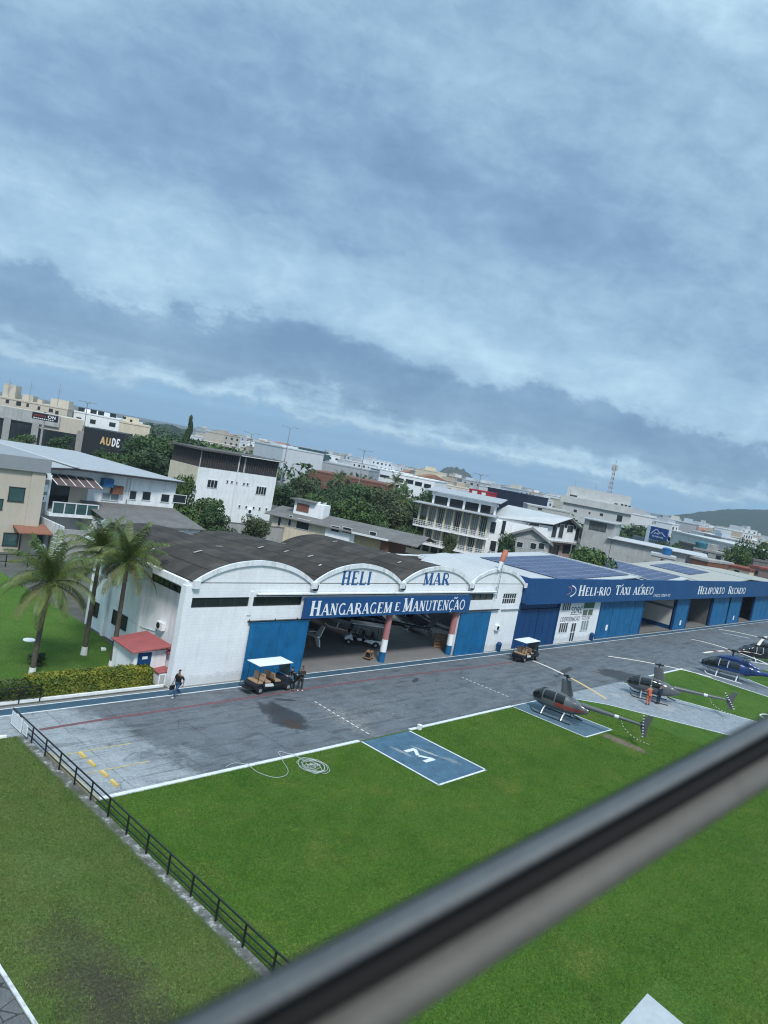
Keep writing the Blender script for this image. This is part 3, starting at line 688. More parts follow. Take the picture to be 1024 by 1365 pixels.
for a, b in BAYS[:3]:                       # ribbed roofs over the three bays
    c, h = (a + b) / 2, (b - a) / 2; mb = MB(); ny = 14; ns = 24; bi_ = [q[0] for q in BAYS].index(a); Y0, Y1, zf_ = FY - .06, (53.4, 56.4, 54.3)[bi_], (7.80, 7.12, 7.74)[bi_]
    rr = random.Random(int(a * 7)); vs = []
    for layer in (0, -.07):
        for j in range(ny + 1):
            for k in range(ns + 1):
                tt = -1 + 2 * k / ns; yy = Y0 + (Y1 - Y0) * j / ny
                pk = ZP + .06 - (ZP + .06 - zf_) * j / ny
                vs.append((c + h * tt * .985, yy, archz(tt, pk, ZV + .06 - .5 * (ZP + .06 - pk)) + layer + (.02 * mnoise.noise((c + h * tt, yy * .9, 1)) if layer == 0 else 0)))
    n0 = (ny + 1) * (ns + 1); fs = []
    for j in range(ny):
        for k in range(ns):
            p = j * (ns + 1) + k
            fs.append((p, p + 1, p + ns + 2, p + ns + 1)); fs.append((n0 + p, n0 + p + ns + 1, n0 + p + ns + 2, n0 + p + 1))
    for k in range(ns):
        fs.append((k, n0 + k, n0 + k + 1, k + 1)); p = ny * (ns + 1) + k; fs.append((p, p + 1, n0 + p + 1, n0 + p))
    mb.add(vs, fs)
    rf = part(hg, 'roof', mb, M_roof)
    for j in range(5):
        mb = MB()                      # pale patches: broken and re-laid sheets
        tt = rr.uniform(-.85, .3); yy = rr.uniform(39.5, 50.5); x = c + h * tt; z = archz(tt, ZP + .06 - (ZP + .06 - zf_) * (yy - Y0) / (Y1 - Y0), ZV + .06 - .5 * (ZP + .06 - zf_) * (yy - Y0) / (Y1 - Y0)) + .06
        dx = rr.uniform(.3, .7); dz = archz(tt + dx / h, ZP + .06 - (ZP + .06 - zf_) * (yy - Y0) / (Y1 - Y0), ZV + .06 - .5 * (ZP + .06 - zf_) * (yy - Y0) / (Y1 - Y0)) + .06
        mb.quad((x, yy, z), (x + dx, yy + .1, dz), (x + dx, yy + .28, dz), (x, yy + .2, z))
        at_root(hg, mb).build('repair_patch', M_conc, rf, fix=False)
a, b = BAYS[3]; c, h = (a + b) / 2, (b - a) / 2; mb = MB(); ns = 24
prof = [(c + h * (-1 + 2 * k / ns), archz(-1 + 2 * k / ns, ZP + .05, ZV + .06)) for k in range(ns + 1)]
mb.prism(prof + [(x, z - .08) for x, z in reversed(prof)], FY - .06, 45.2, 'y'); part(hg, 'roof', mb, M_roofw)
tag(hg.children[-1], 'pale metal barrel roof')
mb = MB()                                   # coping that follows the four arches
for a, b in BAYS:
    c, h = (a + b) / 2, (b - a) / 2; N_ = 24
    up = [(c + h * (-1 + 2 * k / N_), archz(-1 + 2 * k / N_) + .10) for k in range(N_ + 1)]; lo = [(x, z - .33) for x, z in up]
    mb.prism(up + lo[::-1], FY - .13, FY - .004, 'y')
    mb.box(a - .12, a + .38, FY - .26, FY - .135, ZV - .34, ZV + .16); mb.box(b - .38, b + .12, FY - .40, FY - .265, ZV - .34, ZV + .12)
part(hg, 'arch_coping', mb, mat('coping_white', (.74, .77, .79), .8, .08, 1.2, .2, 20, dirt=.7, dirtcol=(.2, .2, .19)))
mb = MB()
for a, b in BAYS[:3]: mb = MB(); mb.box(b - .16, b + .16, FY - .36, FY - .24, ZV - .5, ZV - .36); mb.tube([(b + .25, FY - .3, ZV - .1), (b + .25, FY - .3, ZV - .45), (b + .05, FY - .3, ZV - .5)], .05, 6); part(hg, 'gutter_spout', mb, M_black)
# strip windows
def strip(root, x0, x1, z0, z1, nb, y=FY, gm=M_glass, fm=M_frame, vert_bars=0, name='window'):
    f = MB(); t_ = .06
    f.box(x0, x1, y + .06, y + .12, z0, z0 + t_); f.box(x0, x1, y + .06, y + .12, z1 - t_, z1)
    for k in range(nb + 1):
        xx = x0 + (x1 - x0 - t_) * k / nb; f.box(xx, xx + t_, y + .055, y + .125, z0 + t_, z1 - t_)
    fr = part(root, name, f, fm)
    g_ = MB(); g_.box(x0 + .01, x1 - .01, y + .09, y + .10, z0 + .01, z1 - .01); at_root(root, g_).build('pane', gm, fr)
    return fr
strip(hg, 26.37, 30.84, 5.07, 5.72, 4); strip(hg, 31.16, 35.52, 5.07, 5.72, 4); strip(hg, 55.66, 59.75, 5.12, 5.70, 4, gm=glass_mat('dusty_glass', (.10, .11, .105), .4))
wf = strip(hg, 61.48, 63.92, 4.64, 5.72, 6, fm=M_framew)
g_ = MB(); g_.box(61.5, 63.9, FY + .05, FY + .11, 5.16, 5.22); at_root(hg, g_).build('transom', M_framew, wf)
f = MB(); g_ = MB()
for k in range(7): yy = 39.9 + 4.24 * k / 6; f.box(XW + .05, XW + .12, yy, yy + .06, 5.38, 5.86)
f.box(XW + .06, XW + .115, 39.9, 44.2, 5.38, 5.44); f.box(XW + .06, XW + .115, 39.9, 44.2, 5.80, 5.86); fr = part(hg, 'window', f, M_frame)
g_.box(XW + .085, XW + .095, 39.92, 44.18, 5.40, 5.84); at_root(hg, g_).build('pane', M_glass, fr)
for (y0, y1, z0, z1) in ((46.35, 48.4, 1.17, 2.2), (50.55, 51.75, .93, 2.02)):     # louvred windows low on the side
    f = MB(); f.box(XW - .07, XW - .003, y0, y1, z0, z0 + .07); f.box(XW - .07, XW - .003, y0, y1, z1 - .07, z1); f.box(XW - .07, XW - .003, y0, y0 + .07, z0 + .07, z1 - .07); f.box(XW - .07, XW - .003, y1 - .07, y1, z0 + .07, z1 - .07)
    f.box(XW - .065, XW - .003, (y0 + y1) / 2 - .03, (y0 + y1) / 2 + .03, z0 + .07, z1 - .07)
    for k in range(1, 6): zz = z0 + (z1 - z0) * k / 6; f.box(XW - .06, XW - .02, y0 + .07, y1 - .07, zz - .02, zz + .02)
    fr = part(hg, 'window', f, M_frame); g_ = MB(); g_.box(XW - .018, XW - .004, y0 + .02, y1 - .02, z0 + .02, z1 - .02); at_root(hg, g_).build('pane', M_glass, fr)
# sliding doors, sign band, rails, pillars
def ribdoor(x0, x1, z1, y, n, m, label=None, par=hg, name='sliding_door'):
    d = MB(); d.box(x0, x1, y, y + .06, .06, z1)
    for k in range(n + 1):
        xx = x0 + .04 + (x1 - x0 - .08) * k / n; d.box(xx - .025, xx + .025, y - .02, y - .001, .10, z1 - .04)
    d.box(x0, x1, y - .032, y - .001, z1 - .039, z1 + .02); d.box(x0, x1, y - .032, y - .001, .04, .099)
    return tag(part(par, name, d, m), label)
ribdoor(31.2, 36.42, 4.0, FY - .17, 2, M_blue, 'left blue sliding door'); ribdoor(54.86, 59.65, 4.02, FY - .17, 2, M_blue, 'right blue sliding door')
s_ = MB(); s_.box(35.6, 55.72, FY - .30, FY - .18, 4.16, 5.68); sg = part(hg, 'sign_band', s_, M_band)
l_ = MB(); yb = FY - .305
for a_ in (('HANGARAGEM', 36.15, 45.05, 4.36, 1.10), ('E', 45.35, 46.05, 4.48, .70), ('MANUTENÇÃO'.replace('Ã', 'A'), 46.35, 55.0, 4.40, 1.12)):
    l_ = MB(); lettering(l_, *a_, yb); at_root(hg, l_).build('lettering', M_letter, sg, fix=False)
l_ = MB(); stroke(l_, [(53.1, 5.42), (53.25, 5.50), (53.45, 5.44), (53.62, 5.53)], .09, lambda q: (q[0], yb - .01, q[1])); at_root(hg, l_).build('accent_mark', M_letter, sg, fix=False)
l_ = MB(); lettering(l_, 'HELI', 39.05, 42.35, 6.56, 1.06, FY - .004, 1.0); part(hg, 'lettering', l_, M_lblue, fix=False)
l_ = MB(); lettering(l_, 'MAR', 48.7, 52.4, 6.56, 1.06, FY - .004, 1.0); part(hg, 'lettering', l_, M_lblue, fix=False)
r_ = MB(); r_.box(31.3, 59.7, FY - .32, FY - .12, 5.86, 5.93); 
for k in range(13): xx = 31.6 + 2.3 * k; r_.box(xx, xx + .07, FY - .12, FY - .002, 5.88, 6.02)
part(hg, 'door_track', r_, M_black)
r_ = MB(); r_.box(31.3, 59.7, FY - .34, FY - .10, 5.935, 6.03); part(hg, 'track_cover', r_, M_white2)
r_ = MB(); r_.box(55.8, 61.0, FY - .22, FY - .002, 4.14, 4.21); part(hg, 'door_rail', r_, M_black); r_ = MB(); r_.box(31.0, 36.4, FY - .20, FY - .002, 4.03, 4.10)
for xx in (31.0, 33.2, 35.2): r_.box(xx, xx + .05, FY - .2, FY - .14, 4.10, 4.22)
part(hg, 'door_rail', r_, M_black)
r_ = MB(); r_.box(61.5, 64.7, FY - .14, FY - .002, 4.08, 4.15); part(hg, 'wall_rail', r_, M_steel)
for px_ in (45.65, 54.62):
    c_ = MB(); c_.lathe([(.27, 0), (.27, .9)], 18); M_ = Matrix.Translation((px_, FY + .32, 0)); c_.v = [tuple(M_ @ Vector(p)) for p in c_.v]
    p_ = part(hg, 'pillar', c_, M_blue, smooth=True)
    for nm, z0, z1, m_ in (('white_band', .901, 1.95, M_white2), ('red_band', 1.951, 4.11, M_pink)):
        c_ = MB(); c_.lathe([(.27, z0), (.27, z1)], 18, M_); at_root(hg, c_).build(nm, m_, p_, smooth=True)
# dark roof trusses inside
t_ = MB()
for yy in (41.5, 45, 48.5):
    t_.box(27.3, 64.5, yy - .06, yy + .06, 6.1, 6.25)
    for k in range(18): x = 27.5 + 2.05 * k; t_.bar((x, yy, 6.1), (x + 1.0, yy, 5.55), .06); t_.bar((x + 1.0, yy, 5.55), (x + 2.05, yy, 6.1), .06)
    t_.box(27.3, 64.5, yy - .05, yy + .05, 5.5, 5.58)
part(hg, 'roof_truss', t_, M_black)
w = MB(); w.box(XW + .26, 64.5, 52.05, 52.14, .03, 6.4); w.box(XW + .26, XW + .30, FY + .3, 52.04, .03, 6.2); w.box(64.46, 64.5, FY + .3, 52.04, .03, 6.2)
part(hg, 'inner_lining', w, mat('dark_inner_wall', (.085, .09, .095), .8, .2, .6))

# ================================================================ THE BLUE HANGAR ROW
bh = thing('charter_hangar', 'long blue hangar row with a ribbed fascia, lettered signs and solar panels on its roofs', 'hangar', (65, FY, 0))
XE = 168.0
f = MB(); f.box(64.86, XE, FY - .75, FY - .5, 4.74, 7.40); f.box(64.86, 65.1, FY - .5, FY + 3, 4.74, 7.38); fa = part(bh, 'fascia', f, M_fascia)
f = MB(); f.box(64.86, XE, FY - .49, FY + .3, 4.70, 4.80); part(bh, 'soffit', f, M_blued)
fy = FY - .755
for a_, acc in ((('HELI-RIO', 75.1, 83.2, 5.55, 1.18), None), (('TAXI', 84.3, 88.6, 5.58, 1.15), (85.75, 86.15)), (('AEREO', 89.4, 95.7, 5.55, .98), (91.5, 91.95)), (('HELIPORTO', 111.9, 123.9, 5.42, 1.22), None), (('RECREIO', 125.6, 134.6, 5.36, 1.22), None)):
    l_ = MB(); lettering(l_, *a_, fy, .80 if a_[0] != 'AEREO' else 1.0)
    if acc: stroke(l_, [(acc[0], 6.62), (acc[1], 6.86)], .12, lambda q: (q[0], fy - .01, q[1]))
    at_root(bh, l_).build('lettering', M_letter, fa, fix=False)
for tx, xa, xb in (('CHECO', 96.0, 98.2), ('2001-12', 98.5, 101.7)): l_ = MB(); lettering(l_, tx, xa, xb, 5.2, .36, fy, 1, serif=False); at_root(bh, l_).build('lettering', M_letter, fa, fix=False)
l_ = MB(); stroke(l_, arc(72.6, 6.1, 1.9, .66, 65, -65, 10), .13, lambda q: (q[0], fy - .006, q[1])); at_root(bh, l_).build('emblem', M_letter, fa, fix=False)
l_ = MB(); stroke(l_, arc(71.7, 6.15, 1.8, .52, 60, -60, 10), .10, lambda q: (q[0], fy - .006, q[1])); tag(at_root(bh, l_).build('emblem', M_pink, fa, fix=False), 'reddish inner stroke of the emblem')
# walls: side, back, inner partitions
w = MB(); w.box(64.86, 65.1, FY + .3, 52, 0, 6.4); w.box(65.1, XE, 51.8, 52, 0, 6.4); w.box(XE - .2, XE, FY + .3, 51.79, 0, 6.4)
w.box(65.1, XE, FY + .3, FY + .5, 4.81, 6.4)
part(bh, 'wall', w, M_greyp)
for xx in (64.86, 73.0, 82.9, 95.5, 107.0, 111.9, 122.2, 136.5, 144.1): w = MB(); w.box(xx - .12, xx + .12, FY - .05, FY + .25, 0, 4.69); part(bh, 'post', w, M_blued)
def bdoor(x0, x1, z1, m, n, label=None): return ribdoor(x0, x1, z1, FY, n, m, label, bh, 'hangar_door')
bdoor(65.0, 68.78, 4.0, M_blued, 3, 'left leaf of the dark blue hangar door'); bdoor(68.86, 72.85, 4.0, M_blued, 3, 'right leaf of the dark blue hangar door')
w = MB(); w.box(65.0, 72.86, FY + .06, FY + .2, 4.08, 4.69); part(bh, 'door_header', w, M_blued)
for a, b in ((83.05, 86.4), (86.46, 92.6), (92.66, 95.36)): bdoor(a, b, 4.6, M_blue, 3)
bdoor(107.13, 111.77, 4.6, M_blue, 2)
for a, b in ((122.33, 129.9), (130.6, 136.36)): bdoor(a, b, 4.5, M_blue, 3)
bdoor(144.25, 152, 4.5, M_blue, 3); bdoor(152.1, XE - .1, 4.5, M_blue, 5)
for xx, zz in ((85.3, 1.25), (109.4, .95), (133.5, .9)): nt_ = MB(); nt_.box(xx, xx + .55, FY - .05, FY - .033, zz - .3, zz + .4); part(bh, 'paper_notice', nt_, M_letter)
# whitewashed office between the doors
w = MB(); oy = FY - .02
w.box(73.13, 82.77, oy, oy + .2, 0, 4.68); of = part(bh, 'office_wall', w, M_white)
def owin(x0, x1, z0, z1, n, gm, horiz=(), nm='window'):
    f = MB(); y = oy
    f.box(x0 - .06, x1 + .06, y - .05, y - .003, z0 - .06, z0); f.box(x0 - .06, x1 + .06, y - .05, y - .003, z1, z1 + .06)
    for k in range(n + 1):
        xx = x0 + (x1 - x0) * k / n; f.box(xx - .06, xx + .06, y - .045, y - .003, z0, z1)
    for hz in horiz: f.box(x0, x1, y - .04, y - .003, hz - .05, hz + .05)
    fr = at_root(bh, f).build(nm, M_framew, of); g_ = MB(); g_.box(x0, x1, y - .02, y - .004, z0, z1); at_root(bh, g_).build('pane', gm, fr)
owin(73.6, 75.4, 3.72, 4.62, 4, M_glass); owin(73.75, 75.65, 1.25, 2.30, 4, M_glass); owin(76.5, 77.6, .1, 2.18, 2, M_glass, (1.15,), 'door')
owin(78.45, 81.2, 3.85, 4.62, 1, M_glassg); owin(78.5, 81.1, 3.02, 3.70, 2, glass_mat('sage_glass', (.12, .16, .13), .2)); owin(78.8, 80.55, 1.22, 2.38, 3, M_glassp)
for tx, xa, xb, zz, cp in (('SDRE', 75.75, 78.4, 3.36, .70), ('COORDENACAO', 73.75, 78.15, 2.46, .48), ('123.450', 78.75, 80.7, 2.50, .44)):
    l_ = MB(); lettering(l_, tx, xa, xb, zz, cp, oy - .002, 1, serif=False, bold=1.3)
    if tx == 'SDRE': stroke(l_, [(75.75, 3.22), (78.4, 3.22)], .07, lambda q: (q[0], oy - .004, q[1]))
    if tx[0] == 'C': stroke(l_, [(76.85, 2.40), (76.9, 2.33), (76.8, 2.29)], .05, lambda q: (q[0], oy - .004, q[1])); stroke(l_, [(77.2, 2.99), (77.3, 3.03), (77.42, 2.99), (77.5, 3.03)], .05, lambda q: (q[0], oy - .004, q[1]))
    at_root(bh, l_).build('lettering', M_lblack, of, fix=False)
# open bays: floor and side wall
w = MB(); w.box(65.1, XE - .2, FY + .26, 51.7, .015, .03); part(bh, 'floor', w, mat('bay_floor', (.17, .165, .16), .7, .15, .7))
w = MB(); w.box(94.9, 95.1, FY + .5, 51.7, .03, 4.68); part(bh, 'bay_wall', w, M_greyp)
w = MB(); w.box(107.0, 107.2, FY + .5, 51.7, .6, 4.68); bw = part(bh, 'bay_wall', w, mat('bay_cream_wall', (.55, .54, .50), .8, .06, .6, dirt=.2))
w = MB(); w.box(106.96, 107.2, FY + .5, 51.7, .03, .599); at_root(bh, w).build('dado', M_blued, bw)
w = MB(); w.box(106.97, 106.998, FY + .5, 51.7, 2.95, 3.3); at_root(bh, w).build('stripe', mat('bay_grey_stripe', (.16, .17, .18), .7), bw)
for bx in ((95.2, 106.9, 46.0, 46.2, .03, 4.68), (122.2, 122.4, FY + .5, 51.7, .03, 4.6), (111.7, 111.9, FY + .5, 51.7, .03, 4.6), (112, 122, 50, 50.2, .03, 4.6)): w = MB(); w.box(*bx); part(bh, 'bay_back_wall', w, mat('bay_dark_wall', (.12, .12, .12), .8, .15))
# three low gabled roofs with panels on their left slopes
for (xl, xr, xe, zl, zr, ze, px0, px1, py0, py1) in ((65.0, 91.5, 98.5, 6.55, 7.75, 6.95, 73.5, 90.3, 38.9, 50.0), (98.5, 108.5, 118.5, 6.75, 7.7, 6.9, 99.6, 107.6, 38.9, 50.0), (118.5, 137, XE, 6.6, 7.75, 6.7, 124.5, 133, 43.5, 50.4)):
    r_ = MB(); Y0, Y1 = FY - .48, 52.5
    r_.prism([(xl, zl), (xr, zr), (xe, ze), (xe, ze - .1), (xr, zr - .1), (xl, zl - .1)], Y0, Y1, 'y'); ro = part(bh, 'roof', r_, M_roofw if xl < 118 else mat('buff_roof', (.36, .36, .33), .8, .08, .4))
    zf = lambda x: zl + (zr - zl) * (x - xl) / (xr - xl)
    p_ = MB(); p_.add([(px0, py0, zf(px0) + .10), (px1, py0, zf(px1) + .10), (px1, py1, zf(px1) + .10), (px0, py1, zf(px0) + .10), (px0, py0, zf(px0) + .05), (px1, py0, zf(px1) + .05), (px1, py1, zf(px1) + .05), (px0, py1, zf(px0) + .05)],
        [(0, 1, 2, 3), (7, 6, 5, 4), (0, 4, 5, 1), (1, 5, 6, 2), (2, 6, 7, 3), (3, 7, 4, 0)]); at_root(bh, p_).build('solar_panel', M_solar, ro)
    c_ = MB(); c_.bar((xr, Y0, zr + .04), (xr, Y1, zr + .04), .5, .06); at_root(bh, c_).build('ridge_cap', M_roofw, ro)
# ================================================================ HELICOPTERS
def superring(hw, z0, z1, e, n, cy=0.0):
    out = []
    for k in range(n):
        a = 2 * pi * k / n; c, s = cos(a), sin(a)
        out.append((cy + hw * math.copysign(abs(c) ** (2 / e), c), (z0 + z1) / 2 + (z1 - z0) / 2 * math.copysign(abs(s) ** (2 / e), s)))
    return out
def interp(tab, x):
    for (x0, *a), (x1, *b) in zip(tab, tab[1:]):
        if x0 >= x >= x1 or x0 <= x <= x1:
            f = (x - x0) / (x1 - x0) if x1 != x0 else 0; f2 = f * f * (3 - 2 * f)
            return [p + (q - p) * f2 for p, q in zip(a, b)]
    return list(tab[-1][1:])
def loft_faces(tab, nst, n, e):
    """tab: [(x, half width, z bottom, z top)] nose to tail -> verts, faces with (station mid x, angle mid)"""
    xa, xb = tab[0][0], tab[-1][0]; vs = []; fs = []; xs = []
    for i in range(nst + 1):
        f = i / nst; x = xa + (xb - xa) * f; xs.append(x)
        hw, z0, z1 = interp(tab, x); vs += [(x, y, z) for y, z in superring(hw, z0, z1, e, n)]
    for i in range(nst):
        for k in range(n):
            k2 = (k + 1) % n
            fs.append(((i * n + k, i * n + k2, (i + 1) * n + k2, (i + 1) * n + k), (xs[i] + xs[i + 1]) / 2, 2 * pi * (k + .5) / n))
    return vs, fs
def split_loft(vs, fs, key):
    out = {}
    for f, x, a in fs: out.setdefault(key(x, a), []).append(f)
    res = {}
    for k, ff in out.items():
        mb = MB(); mp = {}; nf = []
        for f in ff:
            q = []
            for i in f:
                if i not in mp: mp[i] = len(mb.v); mb.v.append(vs[i])
                q.append(mp[i])
            nf.append(tuple(q))
        mb.f = nf; mb.m = [0] * len(nf); res[k] = mb
    return res
M_hgrey = mat('dark_grey_aircraft_paint', (.11, .116, .122), .32, .10, 1.2, spec=.5, coat=.4)
M_hgrey2 = mat('charcoal_aircraft_paint', (.095, .10, .106), .32, .10, 1.2, spec=.5, coat=.4)
M_hblue = mat('navy_aircraft_paint', (.012, .040, .16), .25, .12, 1, spec=.5, coat=.5)
M_hblack = mat('black_aircraft_paint', (.010, .013, .017), .25, .12, 1, spec=.5, coat=.5)
M_hwhite = mat('white_aircraft_paint', (.62, .64, .66), .35, .05, 1, spec=.5)
M_canopy = glass_mat('canopy_glass', (.012, .016, .018), .05)
M_hred = mat('red_aircraft_stripe', (.24, .05, .04), .4, .1)
M_blade = mat('pale_rotor_blade', (.66, .60, .50), .5, .12, .8)
M_bladey = mat('amber_rotor_blade', (.60, .40, .17), .5, .12, .8)
M_silver = mat('silver_aircraft_paint', (.40, .42, .44), .35, .08, 2, metal=.4)
def light_helicopter(name, label, body, stripe, loc, rz, blade_az, tail_az, blades=M_bladey):
    """four-seat helicopter with a tall mast fairing; nose along +x, skids on z = 0"""
    r = thing(name, label, 'helicopter', loc, rz, None)
    tab = [(2.25, .05, .95, 1.05), (2.15, .24, .80, 1.25), (1.9, .43, .62, 1.48), (1.45, .58, .50, 1.74), (.9, .64, .45, 1.88), (.3, .64, .45, 1.90), (-.3, .62, .46, 1.84), (-.9, .52, .52, 1.70), (-1.5, .36, .68, 1.52), (-2.05, .20, .88, 1.34), (-2.2, .12, .98, 1.26)]
    vs, fs = loft_faces(tab, 46, 32, 2.5)
    def key(x, a):
        s = sin(a)
        if x > 1.25 and s > -.12 and x < 2.2: return 'canopy'
        if .30 < x < 1.18 and .02 < s < .80: return 'door'
        if -.42 < x < .22 and .02 < s < .80: return 'rear'
        if -1.95 < x < .2 and -.46 < s < -.06 and stripe: return 'stripe'
        return 'body'
    sp = split_loft(vs, fs, key)
    b = sp['body']; b.quad(*[vs[i] for i in range(32)][::-1]); b.quad(*[vs[46 * 32 + i] for i in range(32)])
    fb = b.build('fuselage', body, r, smooth=True)
    c = sp['canopy'].build('windscreen', M_canopy, r, smooth=True, fix=False)
    m_ = MB(); m_.tube([(2.15, 0, 1.27), (1.9, 0, 1.50), (1.45, 0, 1.76), (1.2, 0, 1.83)], .02, 6); m_.build('centre_strip', body, c)
    for k, nm in (('door', 'front_window'), ('rear', 'rear_window')):
        for sgn in (1, -1):
            mb = sp[k]; q = MB(); mp = {}
            for f in mb.f:
                if sum(mb.v[i][1] for i in f) * sgn > 0:
                    ff = []
                    for i in f:
                        if i not in mp: mp[i] = len(q.v); q.v.append(mb.v[i])
                        ff.append(mp[i])
                    q.f.append(tuple(ff)); q.m.append(0)
            if q.f: q.build(nm, M_canopy, r, smooth=True, fix=False)
    if stripe: sp['stripe'].build('side_stripe', stripe, r, smooth=True, fix=False)
    # cabin interior glimpsed: roof antenna, exhaust, engine cowl grille
    g = MB(); g.tube([(-1.2, .28, .60), (-1.75, .30, .45), (-1.95, .30, .42)], [.06, .06, .05], 8); g.build('exhaust', M_black, r, smooth=True)
    f = MB()                                    # mast fairing, a tall thin fin
    pr = [(-.62, .30, 1.80), (-.55, .28, 2.1), (-.42, .25, 2.5), (-.34, .21, 2.86)]
    n = 14; rings = []
    for (x0, w_, z) in pr:
        ln_ = .50 * (1 - (z - 1.8) * .28); rings.append([(x0 + .25 + ln_ * cos(2 * pi * k / n), .105 * sin(2 * pi * k / n) * (1 - (z - 1.8) * .25), z) for k in range(n)])
    f.add([q for rg in rings for q in rg], [(i * n + k, i * n + (k + 1) % n, (i + 1) * n + (k + 1) % n, (i + 1) * n + k) for i in range(3) for k in range(n)] + [tuple(3 * n + k for k in range(n))])
    f.build('mast_fairing', body, r, smooth=True)
    mst = MB(); mst.tube([(-.12, 0, 2.8), (-.10, 0, 3.12)], .05, 8); mst.build('mast', M_black, r)
    hb = bpy.data.objects.new('rotor_head', None); link(hb, r); hb.location = (-.10, 0, 3.10); hb.rotation_euler = (0, radians(-1.2), blade_az)
    q = MB(); q.box(-.38, .38, -.07, .07, -.05, .05); q.tube([(0, 0, -.08), (0, 0, .12)], .09, 8); q.build('hub', M_black, hb)
    for k, mm in ((0, blades), (1, M_blade)):
        q = MB(); sg_ = 1 if k == 0 else -1
        prof = [(-.09, 0), (-.02, .012), (.07, .010), (.13, 0), (.07, -.008), (-.02, -.010)]
        L0, L1, seg = .38, 4.35, 8; vs_ = []
        for i in range(seg + 1):
            t = i / seg; x = L0 + (L1 - L0) * t; dr = -.16 * t * t
            vs_ += [(sg_ * x, y * 1.05, z * 1.4 + dr) for y, z in prof]
        fs_ = [(i * 6 + j, i * 6 + (j + 1) % 6, (i + 1) * 6 + (j + 1) % 6, (i + 1) * 6 + j) for i in range(seg) for j in range(6)] + [tuple(range(6)), tuple(seg * 6 + j for j in range(6))]
        q.add(vs_, fs_); q.build('rotor_blade', mm, hb)
    t_ = MB(); t_.tube([(-1.6, 0, 1.42), (-2.2, 0, 1.44), (-4.2, 0, 1.50), (-6.15, 0, 1.56)], [.20, .165, .125, .085], 14); tb = t_.build('tail_boom', body, r, smooth=True)
    t_ = MB(); t_.tube([(-4.05, 0, 1.50), (-4.35, 0, 1.505)], [.132, .128], 14); t_.build('registration_band', M_hwhite, tb)
    vf = MB(); vf.prism([(-5.75, 1.58), (-6.25, 2.36), (-6.62, 2.36), (-6.42, 1.58)], -.03, .03, 'y'); vf.build('upper_fin', body, r, bevel=.008)
    vf = MB(); vf.prism([(-5.78, 1.575), (-6.40, 1.575), (-6.40, .78), (-6.12, .78)], -.03, .03, 'y'); vf.build('lower_fin', body, r, bevel=.008)
    vf = MB(); vf.box(-6.25, -5.9, -.9, -.04, 1.545, 1.575); vf.build('tailplane', body, r)
    th = bpy.data.objects.new('tail_rotor', None); link(th, r); th.location = (-6.10, .17, 1.56); th.rotation_euler = (0, tail_az, 0)
    q = MB(); q.tube([(0, -.12, 0), (0, .05, 0)], .05, 8); q.build('hub', M_black, th)
    for sg_ in (1, -1):
        q = MB()
        for k in range(7):
            q.cur = k % 2; z0, z1 = .06 + k * .10, .06 + (k + 1) * .10; q.box(-.05, .05, -.012, .012, min(sg_ * z0, sg_ * z1), max(sg_ * z0, sg_ * z1))
        q.cur = 0; q.build('tail_blade', [M_hwhite, M_black], th, fix=False)
    q = MB()                                    # banded guard hoop below the tail rotor
    gp_ = [(-4.55, .02, 1.38), (-4.72, .08, 1.08), (-5.1, .14, .78), (-5.6, .18, .60), (-6.1, .20, .52), (-6.55, .20, .50), (-6.85, .2, .52)]
    for i in range(len(gp_) - 1):
        a, b_ = Vector(gp_[i]), Vector(gp_[i + 1])
        for k in range(4): q.cur = k % 2; q.tube([a.lerp(b_, k / 4), a.lerp(b_, (k + 1) / 4)], .017, 6)
    q.cur = 0; q.build('tail_guard', [M_hwhite, M_black], r, fix=False)
    for sy in (1, -1):
        s_ = MB(); s_.tube([(1.85, sy * .98, .30), (1.70, sy * .98, .12), (1.45, sy * .98, .045), (.4, sy * .98, .04), (-1.15, sy * .98, .04), (-1.35, sy * .98, .05)], .04, 8); s_.build('skid', M_black, r, smooth=True)
        for x in (.95, -.62):
            s_ = MB(); s_.tube([(x, sy * .46, .56), (x, sy * .72, .40), (x, sy * .98, .06)], [.065, .06, .055], 8); s_.build('skid_strut', M_silver, r, smooth=True)
    return r
def heading(dx, dy): return math.atan2(dy, dx)
light_helicopter('helicopter', 'dark grey helicopter with a red side stripe parked on the faded blue pad', M_hgrey, M_hred, (50.28, 24.75, .02), heading(-.10, 1), heading(-.41, -.91) - heading(-.10, 1), radians(8))
light_helicopter('helicopter', 'charcoal helicopter on the pale concrete lane with a person in orange beside its cabin', M_hgrey2, None, (65.0, 23.75, .02), heading(-.42, .92), heading(.52, -.85) - heading(-.42, .92), radians(38), M_blade)
